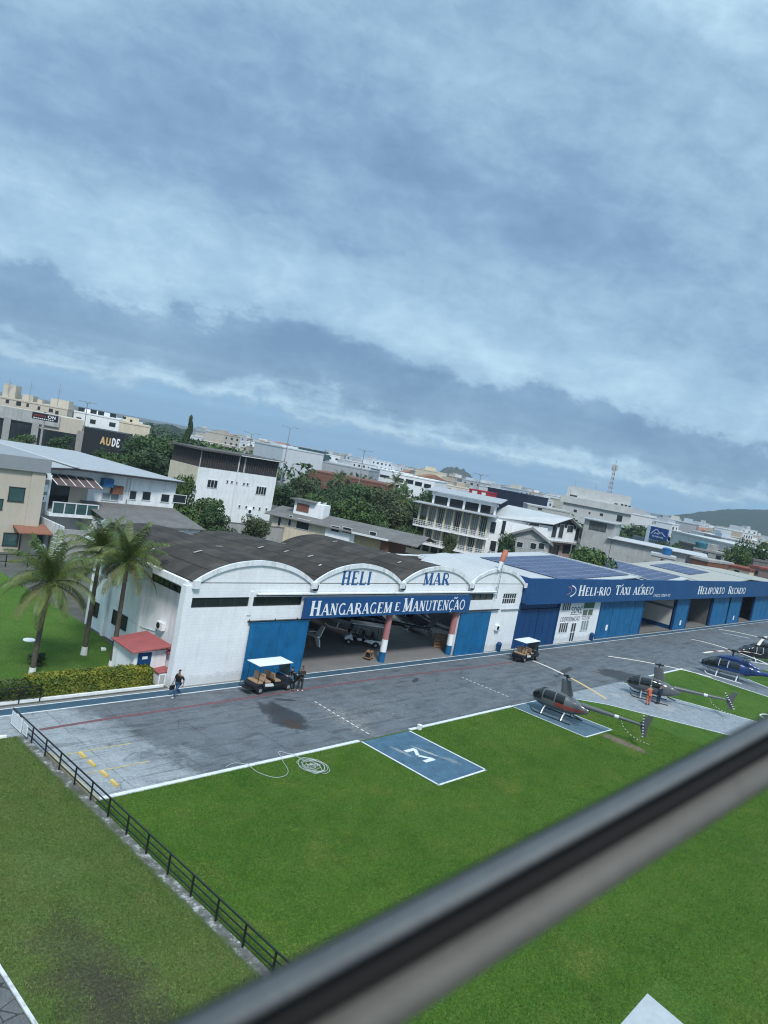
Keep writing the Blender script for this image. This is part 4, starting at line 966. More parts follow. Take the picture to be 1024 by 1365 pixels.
def turbine_helicopter(name, label, body, belly, loc, rz, az, blade_tip, extra=None, nblade=4):
    """larger turbine helicopter: nose along +x"""
    r = thing(name, label, 'helicopter', loc, rz)
    tab = [(3.2, .05, .92, 1.0), (3.05, .22, .72, 1.12), (2.6, .46, .56, 1.42), (1.9, .68, .48, 1.84), (1.2, .76, .45, 2.05), (.2, .78, .45, 2.10), (-.8, .76, .50, 2.08), (-1.6, .60, .72, 1.98), (-2.4, .40, 1.0, 1.80), (-3.1, .26, 1.20, 1.68), (-3.3, .22, 1.24, 1.64)]
    vs, fs = loft_faces(tab, 56, 32, 2.6)
    def key(x, a):
        s = sin(a); belt = -.30 + max(0, -x - .3) * -.22
        if 1.15 < x < 2.85 and s > -.10: return 'canopy'
        if .28 < x < 1.0 and .0 < s < .80: return 'side'
        if -.95 < x < .12 and .0 < s < .80: return 'side'
        if x > 2.85: return 'nose'
        if s < belt and x > -1.5: return 'belly'
        return 'body'
    sp = split_loft(vs, fs, key)
    sp['body'].quad(*[vs[56 * 32 + i] for i in range(32)])
    sp['body'].build('fuselage', body, r, smooth=True, fix=False)
    sp['belly'].build('belly', belly, r, smooth=True, fix=False)
    b = sp['nose']; b.quad(*[vs[i] for i in range(32)][::-1]); b.build('nose', belly, r, smooth=True, fix=False)
    sp['canopy'].build('windscreen', M_canopy, r, smooth=True, fix=False)
    for sgn in (1, -1):
        mb = sp['side']
        for lo_, hi_ in ((.2, 1.3), (-1.2, .2)):
            q = MB(); mp = {}
            for f in mb.f:
                if sum(mb.v[i][1] for i in f) * sgn > 0 and lo_ < sum(mb.v[i][0] for i in f) / len(f) < hi_:
                    ff = []
                    for i in f:
                        if i not in mp: mp[i] = len(q.v); q.v.append(mb.v[i])
                        ff.append(mp[i])
                    q.f.append(tuple(ff)); q.m.append(0)
            if q.f: q.build('cabin_window', M_canopy, r, smooth=True, fix=False)
    tab = [(1.5, .12, 1.9, 2.05), (1.0, .38, 1.9, 2.28), (.2, .46, 1.9, 2.52), (-.6, .46, 1.9, 2.56), (-1.5, .38, 1.8, 2.36), (-2.6, .20, 1.6, 1.98), (-3.0, .1, 1.5, 1.80)]
    vs, fs = loft_faces(tab, 26, 20, 2.4); c = MB(); c.add(vs, [f for f, _, _ in fs]); c.build('engine_cowling', body, r, smooth=True)
    c = MB(); c.tube([(-1.2, .30, 2.35), (-1.6, .38, 2.55), (-1.85, .40, 2.6)], .12, 10); c.build('exhaust', M_steel, r, smooth=True)
    c = MB(); c.tube([(0, 0, 2.5), (0, 0, 3.05)], .08, 10); c.build('mast', M_black, r)
    hb = bpy.data.objects.new('rotor_head', None); link(hb, r); hb.location = (0, 0, 3.02); hb.rotation_euler = (0, 0, az)
    q = MB(); q.tube([(0, 0, -.1), (0, 0, .14)], .20, 12)
    for k in range(nblade):
        a = 2 * pi * k / nblade; q.bar((0, 0, 0), (.7 * cos(a), .7 * sin(a), 0), .14, .08)
    q.build('hub', M_black, hb)
    for k in range(nblade):
        a = 2 * pi * k / nblade; q = MB(); L0, L1, seg = .7, 5.2, 12; ca, sa = cos(a), sin(a)
        prof = [(-.14, 0), (-.03, .018), (.10, .014), (.19, 0), (.10, -.012), (-.03, -.015)]; vs_ = []
        for i in range(seg + 1):
            t = i / seg; x = L0 + (L1 - L0) * t
            for y, z in prof: vs_.append((x * ca - y * sa, x * sa + y * ca, z - .30 * t * t))
        fs_ = []; ms_ = []
        for i in range(seg):
            for j in range(6): fs_.append((i * 6 + j, i * 6 + (j + 1) % 6, (i + 1) * 6 + (j + 1) % 6, (i + 1) * 6 + j)); ms_.append(1 if blade_tip and i in (1, 2, 6, 7) and k % 2 == 1 else 0)
        fs_ += [tuple(range(6)), tuple(seg * 6 + j for j in range(6))]; ms_ += [0, 0]
        q.v = vs_; q.f = fs_; q.m = ms_; q.build('rotor_blade', [M_blade, M_hred], hb)
    t_ = MB(); t_.tube([(-2.9, 0, 1.45), (-4.5, 0, 1.56), (-7.4, 0, 1.74)], [.26, .19, .11], 14); t_.build('tail_boom', body, r, smooth=True)
    vf = MB(); vf.prism([(-6.9, 1.85), (-7.55, 2.75), (-7.95, 2.75), (-7.6, 1.85)], -.04, .04, 'y'); vf.prism([(-6.95, 1.62), (-7.55, 1.62), (-7.75, 1.05), (-7.4, 1.05)], -.04, .04, 'y'); vf.build('tail_fin', body, r, bevel=.01)
    vf = MB(); vf.box(-5.6, -5.15, -1.1, 1.1, 1.62, 1.67); vf.build('tailplane', body, r)
    for sy in (1, -1):
        s_ = MB(); s_.tube([(2.25, sy * 1.15, .30), (2.0, sy * 1.15, .10), (1.7, sy * 1.15, .05), (-1.5, sy * 1.15, .05)], .055, 8); s_.build('skid', M_hwhite, r, smooth=True)
        for x in (1.1, -.9):
            s_ = MB(); s_.tube([(x, sy * .50, .58), (x, sy * .85, .42), (x, sy * 1.15, .08)], .06, 8); s_.build('skid_strut', M_hwhite, r, smooth=True)
    for sy in (1, -1):
        d = MB()
        for x in (.20, 1.08): d.tube([(x, sy * .795, 1.20), (x - .02, sy * .74, 1.62), (x - .05, sy * .60, 1.94)], .035, 6)
        d.build('door_pillar', M_hwhite, r)
    return r
bluehel = turbine_helicopter('helicopter', 'navy blue helicopter with a pale grey belly and a cloth over its nose window', M_hblue, M_silver, (85.15, 23.6, .02), heading(-.16, 1), radians(-25), True)
cl = MB(); nn = 9
vs_ = []
for j in range(nn):                              # sun cloth hung over the windscreen
    for i in range(7):
        u = -1 + 2 * i / 6; x = 1.45 + 1.15 * j / (nn - 1)
        hw, z0, z1 = interp([(3.2, .05, .92, 1.0), (3.05, .22, .72, 1.12), (2.6, .46, .56, 1.42), (1.9, .68, .48, 1.84), (1.2, .76, .45, 2.05)], x)
        a = u * 1.2; vs_.append((x + .04 * sin(5 * u + j), (hw + .05) * sin(a), (z0 + z1) / 2 + ((z1 - z0) / 2 + .05) * cos(a) ** .7 + .02 * sin(3 * j + i)))
cl.add(vs_, [(j * 7 + i, j * 7 + i + 1, (j + 1) * 7 + i + 1, (j + 1) * 7 + i) for j in range(nn - 1) for i in range(6)])
Mc = Matrix.Translation((85.15, 23.6, .02)) @ Matrix.Rotation(heading(-.16, 1), 4, 'Z'); cl.v = [tuple(Mc @ Vector(p)) for p in cl.v]
tag(cl.build('windscreen_cloth', mat('dull_cover_cloth', (.06, .075, .085), .9, .25, 3), smooth=True), 'dull grey cover cloth laid over the windscreen of the navy helicopter', 'cloth')
turbine_helicopter('helicopter', 'black helicopter at the far edge of the apron, partly out of view', M_hblack, M_hblack, (102.0, 25.2, .02), heading(-.75, .65), radians(50), False)

# ================================================================ GOLF CARTS
M_cartdark = mat('dark_cart_body', (.014, .020, .030), .35, .15, 2, spec=.5)
M_cartwhite = mat('white_cart_trim', (.70, .71, .70), .45, .05, 2)
M_cushion = mat('tan_cart_cushion', (.36, .24, .15), .6, .12, 3)
def golf_cart(label, loc, rz, body, roofm, seat, rows=2, rear_bench=True, group='golf carts at the hangars'):
    """nose along +x; wheels at x = +-wb"""
    r = thing('golf_cart', label, 'golf cart', loc, rz, group)
    wb = 1.2 if rows == 2 else 1.05; xf, xr = wb + .42, -wb - .45
    c = MB(); c.prism([(xr + .1, .30), (xf - .15, .30), (xf - .1, .42), (xr + .1, .42)], -.55, .55, 'y'); c.build('chassis', M_black, r, bevel=.02)
    # side bodies with wheel arches
    b = MB()
    def archpts(cx): return [(cx + .30 * cos(a), .30 + .30 * sin(a)) for a in [pi - pi * k / 8 for k in range(9)]]
    for sy in (.48, -.60):
        b.prism([(xr, .42), (xr, .62)] + [(xr + .25, .66), (-wb + .75, .66), (-wb + .85, .43)] + archpts(-wb)[::-1], sy, sy + .12, 'y')
    b.box(xr, -wb + .70, -.479, .479, .43, .64); b.build('rear_body', body, r, bevel=.02)
    b = MB(); b.prism([(wb - .40, .42), (wb - .30, .60), (wb - .22, .86), (wb - .05, .92), (wb + .30, .74), (xf - .02, .58), (xf, .42)], -.58, .58, 'y'); b.build('front_cowl', body, r, bevel=.04)
    b = MB(); b.box(-wb + .71, wb - .401, -.58, .58, .421, .46); b.build('floor_pan', M_rubber, r)
    b = MB()
    for sy in (.605, -.625): b.prism([(-wb + .35, .50), (-wb + .30, .69), (-wb + .95, .66), (-wb + 1.1, .46), (-wb + .85, .46)], sy, sy + .02, 'y')
    b.build('side_trim', M_cartwhite, r)
    seats = [(-wb + .55, 1)] if rows == 1 else [(-wb + .62, 1), (wb - .95, 1)]
    if rear_bench: seats = [(-wb - .05, -1)] + seats[:]
    for (x, d) in seats:
        s_ = MB(); s_.box(x - .22, x + .24, -.55, .55, .67, .79); s_.build('seat_cushion', seat, r, bevel=.04)
        for y0 in (-.53, .03):
            s_ = MB(); xx = x - d * .27; s_.prism([(xx - .05, .80), (xx + .05, .80), (xx + .05 - d * .10, 1.26), (xx - .05 - d * .10, 1.26)], y0, y0 + .5, 'y'); s_.build('backrest', seat, r, bevel=.045)
        s_ = MB(); s_.box(x - .18, x + .20, -.45, .45, .461, .669); s_.build('seat_box', body, r)
    if rear_bench:
        s_ = MB(); s_.box(xr - .42, xr - .01, -.50, .50, .34, .38); s_.tube([(xr - .40, -.48, .38), (xr - .40, -.48, .78), (xr - .40, .48, .78), (xr - .40, .48, .38)], .02, 6); s_.build('foot_platform', M_black, r)
    s_ = MB(); zr = 1.90
    s_.box(xr + .02, xf - .40, -.66, .66, zr, zr + .055); s_.build('canopy', roofm, r, bevel=.025)
    for (x, lean) in ((xr + .22, .10), (xf - .62, .30)):
        for sy in (-.56, .56):
            s_ = MB(); s_.tube([(x + (lean if x > 0 else -.05), sy, .62), (x, sy, zr)], .022, 6); s_.build('canopy_post', M_black, r)
    if rows == 2 or True:
        s_ = MB(); s_.prism([(xf - .34, .92), (xf - .32, .92), (xf - .60, zr - .02), (xf - .62, zr - .02)], -.53, .53, 'y'); s_.build('windscreen', M_glassp if False else glass_mat('cart_screen', (.10, .13, .14), .1), r)
    s_ = MB(); ring = [(0, .18 * cos(2 * pi * k / 14), .18 * sin(2 * pi * k / 14)) for k in range(15)]
    Ms = Matrix.Translation((wb - .50, .26, 1.06)) @ Matrix.Rotation(radians(30), 4, 'Y'); s_.tube([Ms @ Vector(p) for p in ring], .017, 6); s_.tube([Ms @ Vector((0, 0, 0)), (wb - .25, .26, .82)], .02, 6); s_.build('steering_wheel', M_black, r)
    for sx in (-wb, wb):
        for sy in (-.52, .52):
            Mw = Matrix.Translation((sx, sy, .26)) @ Matrix.Rotation(pi / 2, 4, 'X'); q = MB(); q.lathe([(.13, -.09), (.22, -.09), (.26, -.055), (.26, .055), (.22, .09), (.13, .09)], 18, Mw); wl = q.build('wheel', M_rubber, r, smooth=True)
            q = MB(); q.lathe([(.04, -.095), (.12, -.098), (.125, -.06), (.125, .06), (.12, .098), (.04, .095)], 14, Mw); q.build('rim', M_silver, wl, smooth=True)
    for sy in (-.40, .40):
        q = MB(); q.box(xf - .10, xf - .02 + .03, sy - .08, sy + .08, .56, .66); q.build('headlight', M_letter, r)
    return r
golf_cart('golf cart with tan seats parked in front of the left blue door', (31.95, 36.15, .022), radians(1), M_cartdark, M_panelw, M_cushion)
golf_cart('empty dark golf cart with a white canopy by the dark blue hangar doors', (62.5, 35.25, .022), radians(3), M_cartdark, M_panelw, M_cushion)
golf_cart('long white golf cart parked inside the open hangar', (47.6, 42.9, .03), radians(142), M_panelw, M_panelw, M_black)

# ================================================================ PEOPLE
M_skin = mat('brown_skin', (.22, .12, .075), .6, .1, 4); M_skin2 = mat('light_brown_skin', (.36, .21, .14), .6, .1, 4)
M_hair = mat('dark_hair', (.012, .010, .009), .7, .2, 20)
def skin_mesh(name, nodes, edges, m, parent, sub=1):
    """nodes {key: (pos, radius)} grown with a Skin modifier and applied"""
    ks = list(nodes); ix = {k: i for i, k in enumerate(ks)}
    me = bpy.data.meshes.new(name); me.from_pydata([nodes[k][0] for k in ks], [(ix[a], ix[b]) for a, b in edges], [])
    o = bpy.data.objects.new(name, me); COL.objects.link(o)
    sk = o.modifiers.new('skin', 'SKIN'); sk.branch_smoothing = .6
    if not me.skin_vertices: 
        bpy.context.view_layer.objects.active = o; o.select_set(True); bpy.ops.mesh.customdata_skin_add()
    sv = me.skin_vertices[0].data
    for k in ks:
        rr_ = nodes[k][1]; sv[ix[k]].radius = rr_ if isinstance(rr_, tuple) else (rr_, rr_)
    sv[0].use_root = True
    ss = o.modifiers.new('sub', 'SUBSURF'); ss.levels = sub; ss.render_levels = sub
    dg = bpy.context.evaluated_depsgraph_get(); nm = bpy.data.meshes.new_from_object(o.evaluated_get(dg))
    bpy.data.objects.remove(o); nm.name = name; nm.materials.clear(); nm.materials.append(m)
    for p in nm.polygons: p.use_smooth = True
    q = bpy.data.objects.new(name, nm); return link(q, parent)
def person(label, loc, rz, pose, shirt, trousers, shoes, skin=M_skin, long_sleeve=False, cap=None, height=1.72):
    """faces +x. pose: joint positions in metres for a 1.72 m adult"""
    r = thing('person', label, 'person', loc, rz); k = height / 1.72
    P = {n: Vector(v) * k for n, v in pose.items()}
    nd, ed = {}, []
    def N(n, p, rad): nd[n] = (tuple(p), rad if not isinstance(rad, tuple) else rad)
    def chain(*a): ed.extend(zip(a, a[1:]))
    N('pelvis', P['pelvis'], (.13, .10)); N('waist', P['pelvis'].lerp(P['chest'], .45), (.13, .095)); N('chest', P['chest'], (.16, .11)); N('neckb', P['neck'], (.07, .06)); N('necka', P['neck'].lerp(P['head'], .45), .055)
    H = P['head']; N('jaw', H + Vector((.02, 0, -.045)), (.072, .080)); N('skull', H + Vector((0, 0, .045)), (.080, .095)); N('crown', H + Vector((-.01, 0, .10)), (.055, .065)); N('nose', H + Vector((.105, 0, -.005)), .012)
    chain('pelvis', 'waist', 'chest', 'neckb', 'necka', 'jaw', 'skull', 'crown'); ed.append(('skull', 'nose'))
    for s in 'LR':
        sh, el, wr = P['sh' + s], P['el' + s], P['wr' + s]; hip, kn, an, toe = P['hip' + s], P['kn' + s], P['an' + s], P['toe' + s]
        N('sh' + s, sh, .060); N('ua' + s, sh.lerp(el, .5), .050); N('el' + s, el, .041); N('fa' + s, el.lerp(wr, .45), .038); N('wr' + s, wr, .027)
        d = (wr - el).normalized(); palm = wr + d * .075; N('palm' + s, palm, (.036, .018)); chain('chest', 'sh' + s, 'ua' + s, 'el' + s, 'fa' + s, 'wr' + s, 'palm' + s)
        side = Vector((1, 0, 0)) - d * d.x; side = side.normalized() if side.length > .1 else Vector((0, 0, 1)); inn = d.cross(side)
        for i, (off, lf) in enumerate(((-.030, .060), (-.010, .075), (.010, .080), (.030, .070))):
            N(f'k{i}{s}', palm + d * .035 + side * off, .010); N(f'f{i}{s}', palm + d * (.035 + lf * .6) + side * off + inn * .01, .009); N(f't{i}{s}', palm + d * (.035 + lf * .9) + side * off + inn * .035, .008); chain('palm' + s, f'k{i}{s}', f'f{i}{s}', f't{i}{s}')
        N('th1' + s, palm + side * .045 - d * .01, .012); N('th2' + s, palm + side * .062 + d * .03 + inn * .015, .010); chain('palm' + s, 'th1' + s, 'th2' + s)
        N('hip' + s, hip, .092); N('th' + s, hip.lerp(kn, .5), .080); N('kn' + s, kn, .058); N('ca' + s, kn.lerp(an, .35), .055); N('an' + s, an, .038); N('toe' + s, toe, (.042, .028)); chain('pelvis', 'hip' + s, 'th' + s, 'kn' + s, 'ca' + s, 'an' + s, 'toe' + s)
    body = skin_mesh('body', nd, ed, skin, r)
    g = 1.20
    def sub(keys, edges, m, name, scale=g, add=.016):
        n2 = {q: (nd[q][0], tuple(v * scale + add for v in (nd[q][1] if isinstance(nd[q][1], tuple) else (nd[q][1],) * 2))) for q in keys}
        return skin_mesh(name, n2, edges, m, r)
    ks = ['waist', 'pelvis', 'chest', 'neckb']; es = [('pelvis', 'waist'), ('waist', 'chest'), ('chest', 'neckb')]
    for s in 'LR':
        seq = ['sh' + s, 'ua' + s, 'el' + s] + (['fa' + s, 'wr' + s] if long_sleeve else []); ks += seq; es += list(zip(['chest'] + seq, seq))
    for q_ in ('chest', 'waist', 'neckb'): nd[q_] = (nd[q_][0], tuple(v * 1.16 for v in nd[q_][1]))
    sub(ks, es, shirt, 'shirt')
    ks = ['pelvis']; es = []
    for s in 'LR':
        seq = ['hip' + s, 'th' + s, 'kn' + s, 'ca' + s, 'an' + s]; ks += seq; es += list(zip(['pelvis'] + seq, seq))
    sub(ks, es, trousers, 'trousers', 1.12, .012)
    for s in 'LR':
        an, toe = Vector(nd['an' + s][0]), Vector(nd['toe' + s][0])
        n2 = {'a': (tuple(an + Vector((-.03, 0, -.045))), (.048, .04)), 'b': (tuple(an.lerp(toe, .6)), (.05, .038)), 'c': (tuple(toe + (toe - an) * .15), (.045, .03))}
        skin_mesh('shoe', n2, [('a', 'b'), ('b', 'c')], shoes, r)
    n2 = {'a': (tuple(H + Vector((-.035, 0, .03))), (.088, .088)), 'b': (tuple(H + Vector((-.015, 0, .085))), (.090, .092)), 'c': (tuple(H + Vector((-.01, 0, .125))), (.06, .06))}
    skin_mesh('cap' if cap else 'hair', n2, [('a', 'b'), ('b', 'c')], cap or M_hair, r)
    return r
STAND = dict(pelvis=(0, 0, .93), chest=(.01, 0, 1.28), neck=(0, 0, 1.45), head=(.02, 0, 1.60), shL=(0, .20, 1.39), shR=(0, -.20, 1.39), elL=(-.03, .26, 1.10), elR=(-.03, -.26, 1.10), wrL=(.06, .25, .86), wrR=(.06, -.25, .86),
    hipL=(0, .10, .88), hipR=(0, -.10, .88), knL=(.02, .12, .49), knR=(.02, -.12, .49), anL=(-.02, .13, .09), anR=(-.02, -.13, .09), toeL=(.14, .15, .035), toeR=(.14, -.15, .035))
WALK = dict(STAND, pelvis=(0, 0, .90), hipL=(.02, .10, .86), hipR=(-.02, -.10, .86), knL=(.20, .10, .50), knR=(-.06, -.10, .46), anL=(.30, .10, .09), anR=(-.40, -.10, .16), toeL=(.45, .11, .05), toeR=(-.30, -.11, .045),
    elL=(-.16, .25, 1.12), wrL=(-.14, .26, .86), elR=(.06, -.26, 1.11), wrR=(.20, -.24, .90), head=(.05, 0, 1.59), chest=(.04, 0, 1.27), neck=(.03, 0, 1.44))
CROSS = dict(STAND, elL=(.02, .29, 1.13), elR=(.02, -.29, 1.13), wrL=(.22, -.06, 1.20), wrR=(.23, .08, 1.15), head=(.05, .02, 1.59), anL=(.06, .16, .09), toeL=(.20, .20, .035), knL=(.06, .15, .49))
SIT = dict(pelvis=(0, 0, .52), chest=(-.03, 0, .86), neck=(-.02, 0, 1.03), head=(.02, 0, 1.18), shL=(-.02, .20, .97), shR=(-.02, -.20, .97), elL=(.12, .27, .74), elR=(.14, -.27, .74), wrL=(.36, .16, .80), wrR=(.36, -.14, .80),
    hipL=(.02, .11, .50), hipR=(.02, -.11, .50), knL=(.42, .14, .52), knR=(.42, -.14, .52), anL=(.46, .14, .10), anR=(.50, -.14, .10), toeL=(.62, .15, .05), toeR=(.66, -.15, .05))
LEAN = dict(STAND, pelvis=(-.06, 0, .86), chest=(.14, 0, 1.16), neck=(.24, 0, 1.30), head=(.31, 0, 1.42), shL=(.18, .20, 1.25), shR=(.18, -.20, 1.25), elL=(.34, .28, 1.02), elR=(.34, -.27, 1.02), wrL=(.52, .20, .92), wrR=(.54, -.18, .94), hipL=(-.05, .10, .82), hipR=(-.05, -.10, .82), knL=(.06, .12, .46), knR=(.03, -.13, .46))
POINT = dict(STAND, elR=(.14, -.26, 1.14), wrR=(.34, -.20, 1.20), elL=(.10, .27, 1.13), wrL=(.28, .20, 1.10), head=(.06, 0, 1.58))
C_black = mat('black_cotton', (.012, .013, .016), .9, .2, 6); C_dark = mat('charcoal_cotton', (.035, .036, .036), .9, .2, 6); C_jeans = mat('blue_denim', (.035, .075, .15), .9, .2, 6)
C_olive = mat('dark_olive_cotton', (.040, .045, .040), .9, .2, 6); C_orange = mat('faded_orange_coverall', (.50, .14, .085), .9, .15, 6); C_shoe = mat('white_trainers', (.62, .63, .64), .7, .1); C_boot = mat('black_boots', (.02, .02, .02), .7, .1); C_pale = mat('pale_shirt', (.50, .42, .38), .9, .1)
C_navy = mat('navy_uniform', (.018, .035, .06), .9, .2, 6)
person('man in black t-shirt and blue jeans walking past the hangar corner with a bag', (25.4, 36.75, .03), radians(190), WALK, C_black, C_jeans, C_shoe)
bg_ = MB(); bg_.box(-.17, .17, -.05, .05, -.26, 0); bg_.tube([(-.08, 0, 0), (-.06, 0, .10), (.06, 0, .10), (.08, 0, 0)], .012, 6)
_q = Matrix.Translation((25.4, 36.75, .03)) @ Matrix.Rotation(radians(190), 4, 'Z') @ Matrix.Translation((.22, -.24, .70)); bg_.v = [tuple(_q @ Vector(p)) for p in bg_.v]
tag(bg_.build('hand_bag', M_black, bevel=0), 'small black bag held by the walking man', 'bag')
person('man in dark clothes standing with folded arms in front of the open hangar', (33.95, 35.35, .022), radians(-100), CROSS, C_dark, C_olive, C_shoe, long_sleeve=True)
person('person in dark clothes and cap leaning on the front of the golf cart', (33.62, 35.55, .022), radians(140), LEAN, C_black, C_black, C_boot, M_skin2, cap=C_black)
person('worker in an orange coverall beside the charcoal helicopter', (62.55, 23.05, .024), radians(60), POINT, C_orange, C_orange, C_boot, M_skin2, cap=mat('pale_cap', (.45, .44, .42), .8), long_sleeve=True)
person('person in a navy uniform at the open cabin door of the charcoal helicopter', (64.0, 22.75, .024), radians(75), STAND, C_navy, C_navy, C_boot, long_sleeve=True)
# ================================================================ PLANTS
def leaf_mat(name, a, b, c, scale=.9, rough=.6):
    t = NT(name); n = t.noise(scale, 4, .6); f = t.noise(9, 3, .6)
    col = t.ramp(n, [(.32, a), (.5, b), (.70, c)]); t.color(t.mix(1.0, col, t.ramp(f, [(.25, .65), (.75, 1.35)]), 'MULTIPLY'))
    t.b.inputs['Roughness'].default_value = rough; t.b.inputs['Specular IOR Level'].default_value = .25
    return t.m
L_dark = leaf_mat('deep_green_leaves', (.026, .050, .018), (.042, .080, .026), (.068, .110, .036))
L_mid = leaf_mat('mid_green_leaves', (.038, .075, .020), (.064, .112, .030), (.10, .15, .045))
L_olive = leaf_mat('olive_leaves', (.040, .058, .022), (.065, .085, .032), (.105, .120, .050))
L_hedge = leaf_mat('golden_hedge_leaves', (.065, .105, .016), (.13, .155, .020), (.24, .22, .028), 1.1)
L_hedge2 = leaf_mat('dark_hedge_leaves', (.030, .055, .014), (.055, .085, .018), (.10, .12, .024), 1.4)
L_palm = leaf_mat('coconut_leaflets', (.044, .080, .017), (.076, .112, .025), (.125, .142, .038), .8, .45)
L_palmdry = leaf_mat('yellowing_coconut_leaflets', (.085, .090, .030), (.130, .125, .045), (.19, .16, .07), .8, .5)
M_bark = mat('grey_brown_bark', (.10, .085, .07), .95, .3, 3, .8, 12)
M_palmbark = mat('ringed_palm_bark', (.085, .072, .058), .95, .3, 5, .9, 9)
M_lime = mat('limewash', (.66, .67, .66), .9, .08, 5)
def leaf_quads(mb, c, rad, n, size, rng, flat=.35):
    for _ in range(n):
        while True:
            p = Vector((rng.uniform(-1, 1), rng.uniform(-1, 1), rng.uniform(-1, 1)))
            if .25 < p.length < 1: break
        p = p * (p.length ** -.35)
        q = Vector((c[0] + p.x * rad[0], c[1] + p.y * rad[1], c[2] + p.z * rad[2]))
        nrm = (p * .8 + Vector((rng.gauss(0, .6), rng.gauss(0, .6), rng.gauss(flat, .6)))).normalized()
        a = nrm.cross(Vector((rng.gauss(0, 1), rng.gauss(0, 1), rng.gauss(0, 1)))).normalized(); b = nrm.cross(a)
        s = size * rng.uniform(.6, 1.35)
        mb.quad(q + a * s, q + b * s * .55, q - a * s * .9, q - b * s * .55)
def tree_meshes(seed, lobes, leaves, size, spread=1.0, top=1.0, mleaf=None, shape='round'):
    """unit tree: crown about 2 wide, total height 2; returns (trunk object mesh, crown mesh)"""
    rng = random.Random(seed); tr = MB(); cr = MB()
    tr.tube([(0, 0, 0), (.01, .01, .45), (.03, -.01, .85), (.02, .02, 1.25)], [.075, .06, .05, .025], 8)
    for k in range(lobes):
        a = 2 * pi * k / lobes * 2.39 + rng.uniform(-.4, .4)
        if shape == 'round': f = rng.random(); rr_ = .66 * spread * math.sqrt(rng.uniform(.05, 1)); z = .72 + .88 * f * top - .25 * rr_; lr = rng.uniform(.30, .50)
        elif shape == 'cone': f = k / lobes; rr_ = .5 * (1 - f) * rng.uniform(.4, 1.1); z = .3 + 1.6 * f; lr = .42 * (1 - f) + .10
        else: f = rng.random(); rr_ = .55 * spread * math.sqrt(f); z = .25 + 1.35 * rng.random(); lr = rng.uniform(.22, .38)
        c = (rr_ * cos(a), rr_ * sin(a), z)
        tr.tube([(.02, 0, max(.3, z * .55)), (c[0] * .5, c[1] * .5, z * .82), c], [.03, .02, .01], 5)
        leaf_quads(cr, c, (lr, lr, lr * .72), leaves // lobes, size, rng)
    return tr, cr
TREES = {}
def proto_tree(key, *a, **k):
    tr, cr = tree_meshes(*a, **k); ml = k['mleaf']
    t = tr.build('trunk', M_bark); c = cr.build('crown', ml, fix=False)
    TREES[key] = (t.data, c.data); bpy.data.objects.remove(t); bpy.data.objects.remove(c)
proto_tree('a', 11, 24, 5200, .062, mleaf=L_dark); proto_tree('b', 23, 18, 4400, .066, 1.1, mleaf=L_mid); proto_tree('c', 37, 26, 5000, .060, .9, 1.1, mleaf=L_olive)
proto_tree('d', 41, 22, 5200, .060, 1.0, mleaf=L_mid); proto_tree('pine', 5, 30, 2600, .075, mleaf=L_dark, shape='cone'); proto_tree('bush', 19, 26, 5200, .060, mleaf=L_mid, shape='bush'); proto_tree('bushd', 29, 26, 5600, .055, mleaf=L_dark, shape='bush')
def tree(key, label, p, height, width, rz=0.0, name='tree', cat='tree', group=None):
    r = thing(name, label, cat, (p[0], p[1], p[2] if len(p) > 2 else 0), rz, group)
    tm, cm = TREES[key]
    for nm, me in (('trunk', tm), ('crown', cm)):
        o = bpy.data.objects.new(nm, me); link(o, r); o.scale = (width / 2, width / 2, height / 2)
    return r
def tree_px(key, label, px, top, dist, wpx, rz=0.0, low=None, **k):
    q = away(px, top, dist); return tree(key, label, (q.x, q.y, 0), q.z, wpx * dist / FPX * 1.2, rz, **k)

# coconut palms
def frond_mesh(length, e0, e1, seed, dry):
    rng = random.Random(seed); mb = MB(); n = 34; pts = []; p = Vector((0, 0, 0))
    for i in range(n + 1):
        t = i / n; e = radians(e0 + (e1 - e0) * t ** 1.25); pts.append(p.copy()); p = p + Vector((cos(e), .0 + .12 * sin(seed + 2 * t) / 8, sin(e))) * (length / n)
    mb.tube(pts, [.035 * (1 - i / n) + .006 for i in range(n + 1)], 5)
    for i in range(3, n):
        for h in (0, .5):
            if rng.random() < .12: continue
            t = (i + h) / n; q = pts[i].lerp(pts[min(i + 1, n)], h); d = (pts[min(i + 1, n)] - pts[i - 1]).normalized(); up = Vector((0, 1, 0)).cross(d) * -1
            L_ = length * .22 * sin(pi * min(1, (t * .92 + .06))) ** .55 * rng.uniform(.85, 1.1) + .05
            for s in (1, -1):
                o1 = (Vector((0, s, 0)) * .80 + d * .62 + up * .12 + Vector((0, 0, -.38 + rng.uniform(-.1, .1)))).normalized()
                o2 = (Vector((0, s, 0)) * .25 + d * .40 + Vector((0, 0, -1.3))).normalized()
                m1 = q + o1 * L_ * .5; m2 = m1 + (o1 * .45 + o2 * .75).normalized() * L_ * .55; w_ = d * .021
                mb.quad(q - w_ * .6, q + w_ * .6, m1 + w_, m1 - w_); mb.add([m1 - w_, m1 + w_, m2], [(0, 1, 2)])
    o = mb.build('frond', L_palmdry if dry else L_palm, fix=False); me = o.data; bpy.data.objects.remove(o); return me
FR = [frond_mesh(3.0, 82, 40, 1, 0), frond_mesh(3.2, 66, -8, 2, 0), frond_mesh(3.3, 48, -40, 3, 0), frond_mesh(3.3, 28, -62, 4, 0), frond_mesh(3.2, 6, -74, 5, 0), frond_mesh(3.1, -14, -82, 6, 1)]
